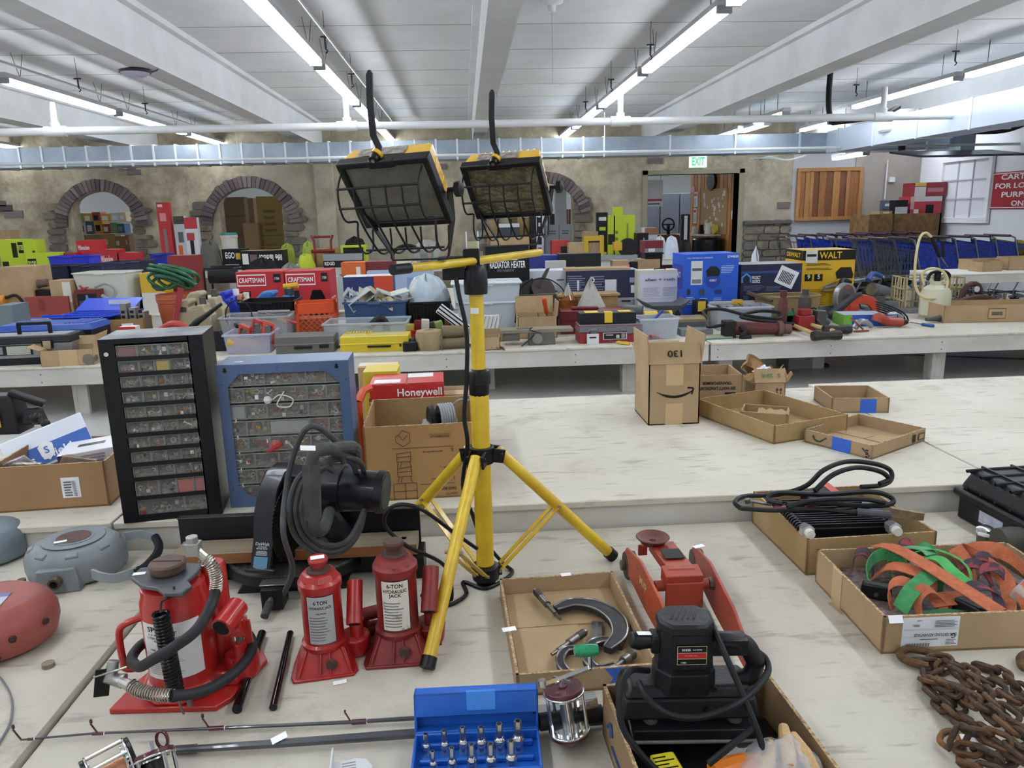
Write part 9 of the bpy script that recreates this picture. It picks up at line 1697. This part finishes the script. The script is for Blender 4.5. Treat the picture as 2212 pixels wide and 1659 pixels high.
t = T('angle_grinder','grey and brown power tool on a black case by the navy totes','tool',(AY(82,620,9.8).x,9.8,.43));p,w,h = fitY(60,106,608,9.8,.43);g = G(BLK);g.bx(-w/2,w/2,0,.2,0,h*.75);g.done('case_body',t,bev=.01);g = G(mt('#6e5850',.5));g.tube([(-w*.5,.1,h*.9),(w*.3,.1,h*.95)],[.06,.05],12);g.done('motor',t)
t = T('cordless_drill','orange and black power tool with coiled cable at the left edge','tool',(AY(8,640,9.7).x,9.7,.43));g = G(mt('#c4802c',.4));g.tube([(-.2,0,.22),(.02,0,.22)],.07,12);g.done('motor',t);g = G(mt('#9c8a64',.5));g.bx(-.05,.12,-.05,.05,0,.18);g.done('base',t);g = G(BLK);g.tube([(.0,0,.25),(.15,0,.28),(.22,0,.15),(.12,0,.02)],.018,8,k=4);g.done('cable',t)
g = G(mt('#8f9494',.4));g.tube([AY(x,y,9.6) for x,y in ((205,620),(225,612),(245,620),(250,635),(235,645),(220,638))],.022,8,k=4);tag(g.done('hose_coil'),'grey cable loop beside the red battery charger','cable').location = (0,0,0)
g = G(mt('#a32a2c',.4));g.bar(AY(172,617,9.6),AY(183,627,9.6),.03,.02);g.bar(AY(176,625,9.6),AY(190,621,9.6),.03,.02);tag(g.done('charger_clamp'),'red clamp lying on the red battery charger','clamp')
for x0,x1,yt,Y,z,sd,col,lab in ((420,470,522,12.95,.74,2,'#56544c','grey cloth cover draped over a chair before the second arch'),(636,674,550,12.92,.74,4,'#b4c430','lime yellow safety vest hanging over goods by the tan box'),(598,634,529,13.3,.74,5,'#8c9a2e','lime and black headgear on the wall table'),(646,676,524,13.4,.74,6,'#a3b04c','striped safety vest folded on the wall table'),(1472,1500,520,13.0,.74,8,'#1c1d20','black bag at the right end of the wall table'),(1440,1470,512,12.95,.74,9,'#c4cbd8','white paper bag near the right end of the wall table'),(1418,1444,512,13.2,.74,10,'#d0d1cf','white hard hat shape on the wall table'),(520,600,562,10.8,.43,11,'#1d1e20','black fabric bag behind the red vacuum cartons'),(735,790,514,13.3,.74,12,'#202220','black humped mower shroud on the lime carton'),(590,650,573,10.4,.43,13,'#77807e','grey plastic wrapped parts behind the right red carton'),(706,740,595,9.5,.43,15,'#a9b4b4','pale plastic bag right of the red vacuum cartons'),(1635,1650,545,9.0,.0,14,'#c2c9d2','white crumpled paper standing behind the navy carton')):
    bag(lab,x0,x1,yt,Y,z,sd,mt(col,.7,b=.6,bs=12),.3,.22)
many('carton','retail_carton',.74,13.15,[(735,790,530,LM,'lime carton under the black mower shroud',dict(rects=[(.1,.9,.5,.9,'#22261a')])),(1192,1230,519,'#a82c30','red tool kit below the third arch',dict(rects=[(.5,1,.0,.7,'#2a2a2e')]))])
p,w,h = fitY(518,612,541,12.6,.74);t,w,h = box3('ladder_carton','long black flat ladder carton with upside-down white lettering','carton',518,612,541,12.93,.3,'#17181a',z=.74,top=KO,rects=[(.04,.18,.3,.85,'#d8d8d4'),(.22,.38,.35,.8,'#6b5750')],texts=[('life ladder',.68,.62,.3,'#e8e6e0',.55,1)])
t = T('hand_truck','red tube framed cart handles standing on the wall table','cart',(AY(697,530,13.2).x,13.2,.74));g = G(mt('#7e1d22',.4));hh = AY(697,508,13.2).z-.74
for x in (-.14,.14): g.tube([(x*1.3,0,hh),(x,0,hh*.8),(x,0,0)],.02,8)
g.tube([(-.14,0,hh*.95),(.14,0,hh*.95)],.02,8);g.tube([(-.2,0,hh*.5),(.2,0,hh*.5)],.03,8);g.done('frame',t)
t = T('face_shield','clear domed face shield with black and red parts on the wall table','shield',(AY(922,540,12.95).x,12.95,.74));hh = AY(922,517,12.95).z-.74;g = G(mt('#c6cdcb',.1,al=.35));g.ball((0,.1,hh-.24),.24,(1,.8,1),18);g.done('dome',t);g = G(BLK);g.bx(-.12,.1,0,.2,0,hh*.6);g.done('black_box',t,bev=.01);g = G(mt('#a3282c',.4));g.bx(.02,.06,-.03,0,0,hh*.8);g.done('red_part',t)
g = G(BLK);c = AY(880,552,13.0);g.tube([c+V((.26*cos(a),0,.22*sin(a)-.05)) for a in [pi*j/12 for j in range(13)]],.03,8);tag(g.done('black_arch_handle'),'black curved handle left of the clear face shield','handle')
t = T('bench_grinder','yellow grinder with a large dark wheel guard before the lime cartons','grinder',(AY(1350,540,12.95).x,12.95,.74));g = G(mt('#2a2b30',.5));g.lathe([(.16,-.04),(.16,.05),(.07,.06),(.07,-.05)],(.05,0,.2),'y',n=26);g.mat(mt('#c49a2c',.4));g.bx(-.2,-.06,-.05,.1,.16,.3);g.mat(mt('#8d9196',.4));g.bx(-.5,.2,-.1,.2,0,.08);g.done('grinder_body',t)
t = T('tool_case','yellow and black tool case handle on the wall table','case',(AY(1283,530,12.95).x,12.93,.74));hh = AY(1283,510,12.93).z-.74;g = G(mt('#bb9a24',.4));g.ring([(-.17,0),(.17,0),(.17,hh),(-.17,hh)],[(-.1,.05),(.1,.05),(.1,hh-.08),(-.1,hh-.08)],0,.15);g.mat(BLK);g.bx(-.1,.1,.02,.12,.05,hh*.8);g.done('case_body',t)
many('carton','speaker_box',.74,13.3,[(1377,1401,503,'#1a1a1d','black upright box with a red top left of the doorway',dict(top=mt('#a8352c',.5),rects=[(.55,.62,.4,.8,'#c4c7ca')])),(1386,1421,492,'#bcc4d0','white and brown printed box at the left of the doorway',dict(Y=13.7,rects=[(.2,1,.75,1,'#8a5c3c')]))])
t = T('steering_wheel','black steering wheel standing beyond the doorway on the counter','wheel',(AY(1448,498,19).x,19.2,.95));g = G(BLK);g.tube([(.15*cos(a),0,.25+.15*sin(a)) for a in [2*pi*j/20 for j in range(20)]],.02,8,closed=True);g.bar((-.15,0,.25),(.15,0,.25),.04,.03);g.bar((0,0,0),(0,0,.25),.07,.07);g.done('wheel_rim',t)
t,w,h = box3('display_board','tall black and white panel standing in the doorway','board',1473,1491,463,16.0,.1,'#202226',z=0,rects=[(.3,.7,.1,.98,'#d3d7da')])
t = T('wire_spool','white double-ended cable spool on the wall table','spool',(AY(1020,520,13.0).x,13.0,.74));hh = AY(1020,500,13).z-.74;g = G(mt('#c4c9d4',.4));
for x in (-.11,.09): g.lathe([(0,0),(hh/2,0),(hh/2,.02),(0,.02)],(x,.1,hh/2),'x',n=20)
g.mat(mt('#c9c49a',.5));g.lathe([(hh*.2,-.1),(hh*.2,.1)],(0,.1,hh/2),'x',n=14);g.done('spool_body',t)
g = G(BK2);g.bx(-.35,.25,0,.4,0,.12);o = tag(g.done('black_tool_case',bev=.01),'black case behind the junction of the crossbar','case');o.location = (AY(990,545,12.93).x,12.93,.74)
# cardboard in the arches, room beyond
many('box','stacked_carton',0,16.6,[(552,606,424,KO,'top tan carton column seen through the second arch',dict(rects=[(.0,1,.6,.605,'#4b3f22'),(0,1,.28,.285,'#4b3f22')]+rows(.25,.75,.64,.9,4,'#6d5a2c')+rows(.25,.75,.33,.55,4,'#6d5a2c'))),(524,556,482,TD,'brown carton left of the tan column in the second arch',dict(Y=16.3)),(470,526,426,KB,'tall stack of brown cartons at the left of the second arch',dict(Y=17.2,rects=[(0,1,k_,k_+.006,'#4d3c2c') for k_ in (.2,.4,.6,.8)])),(526,546,428,CARD,'narrow tall carton stack behind in the second arch',dict(Y=18.0))],'cartons stacked behind the second arch')
t = T('plastic_pail','white ribbed pail with a teal lid at the second arch','pail',(AY(493,530,14.0).x,14.1,.74));p,w,h = fitY(475,511,503,14.0,.74);g = G(mt('#c4c2b4',.5));r_ = w/2;g.lathe([(r_*.85,0),(r_*.95,h*.85)]+[(r_*(1.02 if k % 2 else .96),h*(.3+.08*k)) for k in range(0)]+[(r_*1.02,h*.86),(r_*1.02,h*.93),(0,h*.93)],n=22);g.done('pail_body',t);g = G(mt('#2f7a78',.5));g.lathe([(r_*1.04,h*.93),(r_*.9,h),(0,h)],n=22);g.done('lid',t)
cols = ['#c6cad2','#a83a3a','#3c6a8c','#c49a3c','#8d6a52','#33383c','#b8bec6','#7b9a5a','#c9b89a','#944a3a']
rd = random.Random(21);pos = ('far left','left','middle left','centre','middle right','right','far right')
for r_,(yt,yb,Y,cs) in enumerate(((458,480,18.2,1),(480,505,17.6,1),(508,545,16.6,0))):
    z0 = AY(210,yb,Y).z;x = 148
    tb = T('stock_shelf',('upper','middle','lower')[r_]+' white shelf board beyond the left arch','shelf',(AY(210,yb,Y).x,Y-.05,0));g = G(mt('#bfc3c8',.6));g.bx(-1.0,1.0,0,.6,z0-.04,z0);g.done('board',tb);g = G(mt('#9da1a6',.6))
    for sx in (-.95,.95): g.bx(sx-.03,sx+.03,.1,.5,0,z0-.04)
    g.done('upright',tb);k = 0
    while x < 274 and k < 7:
        ww = rd.uniform(14,24) if cs else rd.uniform(22,30);c = rd.choice(cols) if cs else rd.choice(('#9a7a54','#a5845c','#8c6c48'));nm = {'#c6cad2': 'white','#a83a3a': 'red','#3c6a8c': 'blue','#c49a3c': 'yellow','#8d6a52': 'brown','#33383c': 'dark','#b8bec6': 'pale grey','#7b9a5a': 'green','#c9b89a': 'cream','#944a3a': 'rust red'}.get(c,'tan')
        box3('stock_carton','%s carton %s on the %s shelf beyond the left arch' % (nm,pos[k],('upper','middle','lower')[r_]),'carton',x,min(x+ww,277),yt+rd.uniform(-3,4),Y,.3,mt(c,.6),z=z0+.001,grp='cartons on the shelves beyond the left arch',rects=[(.15,.7,.2,.7,rd.choice(('#d8dade','#2c2e32','#a83a3a','#8d9096')))] if cs else [(.1,.4,.4,.7,'#c9c4b8')]);x += ww;k += 1
many('carton','stock_carton',0,16.4,[(1180,1207,486,'#b4bcc8','white carton at the left through the third arch',dict(rects=rows(.2,.8,.85,.93,2,'#6d727c'))),(1208,1236,485,'#b8c0cc','white carton at the right through the third arch',dict(rects=rows(.2,.8,.85,.93,2,'#6d727c'))),(1188,1210,462,'#1f4a38','dark green box higher up through the third arch',dict(Y=18)),(1216,1233,452,'#9a6a58','reddish stack of goods at the right of the third arch',dict(Y=18.6,rects=[(.2,.3,0,1,'#d0d4d6'),(.6,.7,0,1,'#d0d4d6')])),(1100,1140,470,TD,'cardboard carton behind the lamp through the third arch',dict(Y=17)),(1155,1180,478,'#a8b0ba','pale carton hidden behind the right lamp frame',dict(Y=16.8))])
g = G(mt('#c4c8ce',.6));x = AY(1212,440,17).x;g.bx(x-.12,x+.12,17.0,17.24,0,CZ);struct(g.done('trim_9'))
# chipboard crate and boxes by the grey wall
OSB = mt('#8a6a42',.8,c2='#6b4f2e',s=9,b=.3,bs=30)
t = T('chipboard_crate','low crate of rough chipboard under the red fruit boxes','crate',(0,13.9,0));p,w,h = fitY(1928,2034,461,13.9,0);t.location.x = p.x;g = G(OSB);g.bx(-w/2,w/2,0,.03,0,h);g.bx(-w/2,w/2,.77,.8,0,h);g.bx(-w/2,-w/2+.03,0,.8,0,h);g.bx(w/2-.03,w/2,0,.8,0,h);g.bx(-w/2,w/2,.03,.77,h-.1,h-.06);g.done('crate_panels',t);zc = h
many('box','fruit_box',zc,14.0,[(1968,2036,424,'#b53a48','lower pink and white fruit box on the chipboard crate',dict(d=.4,rects=[(0,1,.7,1,'#cfc4c4'),(.5,.75,0,.5,'#1d1a1c'),(0,.12,0,1,'#c9a8a8')])),(1966,1992,452,'#a83038','flat red carton in front on the chipboard crate',dict(d=.2,Y=13.93,rects=[(.3,.7,0,1,'#d8cfcf')]))])
many('box','fruit_box',AY(2000,424,14.0).z+.002,14.0,[(1970,2038,394,'#8a2f38','upper fruit box with yellow corner on top of the pink one',dict(d=.4,rects=[(0,.35,0,.7,'#cfcac4'),(0,.35,.75,1,'#c9b04a'),(.4,.9,.3,.6,'#b8707a')]))])
many('box','cardboard_box',0,13.85,[(1878,1930,463,OSB,'chipboard box at the left of the crate',dict(d=.7))])
many('box','cardboard_box',AY(1904,463,13.85).z+.002,13.9,[(1900,1928,456,TD,'brown carton with a white label on the left chipboard box',dict(d=.3,rects=[(.3,.75,.2,.7,'#c4c7ca')])),(1935,1962,432,'#25262b','black and white small carton leaning left of the fruit boxes',dict(d=.2,rects=[(0,1,0,.5,'#b8bcc2')]))])
many('control','wall_timer_box',AY(1917,452,14.9).z,14.86,[(1908,1926,433,'#4d6276','small blue grey control box on the conduit',dict(d=.1,rects=[(.25,.75,.35,.65,'#d0d4d8')]))])
# ================================================================ shopping carts, nested in rows
def cart(col,wire):
    t = T('shopping_cart','x','shopping cart',sc=(1.04,1.04,1.06));m = mt(col,.35,c2=None if wire else {'#1d3bb0': '#14277a','#b4a41c': '#6e6410'}[col],s=28,w=.06)
    SB_ = [(.06,.93),(.86,.8),(.8,.47),(.2,.42)];g = G(m)
    for y in (0,.5):
        if wire:
            for i in range(15): f = i/14;g.bar((.06+.8*f,y+.02,.93-.13*f),(.2+.6*f,y+.02,.42+.05*f),.006,.006)
            for i in range(5): f = i/4;g.bar((.06+.14*f,y+.02,.93-.51*f),(.86-.06*f,y+.02,.8-.33*f),.008,.008)
        else: g.prism(SB_,y+.01,y+.03,'y');g.bar((.06,y+.02,.93),(.86,y+.02,.8),.035,.03)
    if wire:
        for i in range(8): y = .02+.065*i;g.bar((.86,y,.8),(.8,y,.47),.006,.006)
    else: g.poly([(.86,.01,.8),(.86,.53,.8),(.8,.53,.47),(.8,.01,.47),(.84,.01,.8),(.84,.53,.8),(.78,.53,.47),(.78,.01,.47)],[(0,1,2,3),(7,6,5,4),(0,4,5,1)])
    g.poly([(.2,.01,.42),(.8,.01,.47),(.8,.53,.47),(.2,.53,.42)],[(0,1,2,3)]);g.done('basket',t)
    g = G(mt('#8f9499',.25,m=.8) if not wire else mt('#55595e',.4,m=.5))
    for y in (0,.53): g.tube([(-.04,y,1.0),(.04,y,.97),(.2,y,.42),(.1,y,.2),(.14,y,.13),(.85,y,.16)],.012,6)
    g.tube([(.14,0,.13),(.14,.53,.13)],.012,6);g.tube([(.1,0,.2),(.1,.53,.2)],.01,6);g.tube([(.85,.0,.16),(.85,.53,.16)],.012,6);g.done('frame',t)
    g = G(mt('#3a2634',.4));g.tube([(-.05,-.01,1.0),(-.05,.54,1.0)],.018,8);g.done('handle',t)
    w = G(mt('#26272a',.5));w.lathe([(.0,-.012),(.05,-.012),(.055,0),(.05,.012),(0,.012)],ax='y',n=14);w.bx(-.01,.01,-.02,.02,.03,.1);w = w.done('caster',t);w.location = (.14,0,.055)
    for x,y in ((.14,.53),(.8,.03),(.8,.5)): c = w.copy();S.collection.objects.link(c);c.parent = t;c.location = (x,y,.055)
    return t
protos = {'blue': cart('#1d3bb0',0),'grey': cart('#4a4e52',1),'yellow': cart('#b4a41c',0)};usedp = set();od = ('first','second','third','fourth','fifth','sixth','seventh','eighth','ninth','tenth','eleventh','twelfth','thirteenth','fourteenth')
for rn,Y,px0,kinds in (('front row',10.9,1838,'gggbbbbbyy'),('middle row',12.7,1700,'gbbggggggbbbb'),('back row',13.15,1760,'bgbgggbbbbgb')):
    x = AY(px0,520,Y).x;cn = {}
    for c in kinds:
        k = {'g': 'grey','b': 'blue','y': 'yellow'}[c];n = cn.get(k,0);cn[k] = n+1;o = protos[k]
        if k in usedp: o = dup(o)
        usedp.add(k);o.location = (x,Y,0);o['label'] = '%s %s shopping cart from the left in the %s of nested carts' % (od[n],k,rn);o['group'] = 'shopping carts nested by the right wall';x += .31 if rn == 'front row' else .36
        if x > SX-.87: break
# loose tools lying between the goods on the middle tables
for f,px,py,rz,c,lb in ((pliers,1015,745,70,'#1d1e22','black handled pliers lying by the yellow pole on the middle table'),(driver,1335,742,40,'#c4a633','yellow screwdriver behind the white padlock tool box'),(pliers,1478,690,20,'#b23a2e','red pliers behind the flat grey metal box'),(driver,1600,700,80,'#1d1e22','black screwdriver in front of the long clear tub'),(pliers,1835,690,-30,'#6b6b6d','grey pliers between the red vise and the corded drill'),(driver,1990,700,15,'#2a4f9c','blue screwdriver near the brush at the right'),(pliers,725,748,100,'#6b6b6d','grey pliers between the grey and yellow cases'),(driver,590,745,30,'#c9552c','orange screwdriver right of the low clear tub'),(pliers,1075,748,10,'#7b4a3a','rusty pliers before the vise base'),(driver,1790,690,-60,'#2f6a45','green screwdriver behind the sledge hammers')):
    p = AZ(px,py,TZ3+.015);p.y = max(p.y,6.36);f(p,rz,c,lb,'loose hand tools on the middle tables',0,1.2)
p = AZ(1750,797,0);g = G(mt('#9a9c9c',.6));g.bx(-.22,.02,0,.3,0,.12);g.mat(mt('#cfd0cf',.5));g.bx(.02,.14,0,.3,0,.12);g.mat(BLK);g.bx(.14,.22,.05,.12,0,.03);o = tag(g.done('grey_box',bev=.005),'small grey and white box on the floor under the middle table','box');o.location = p
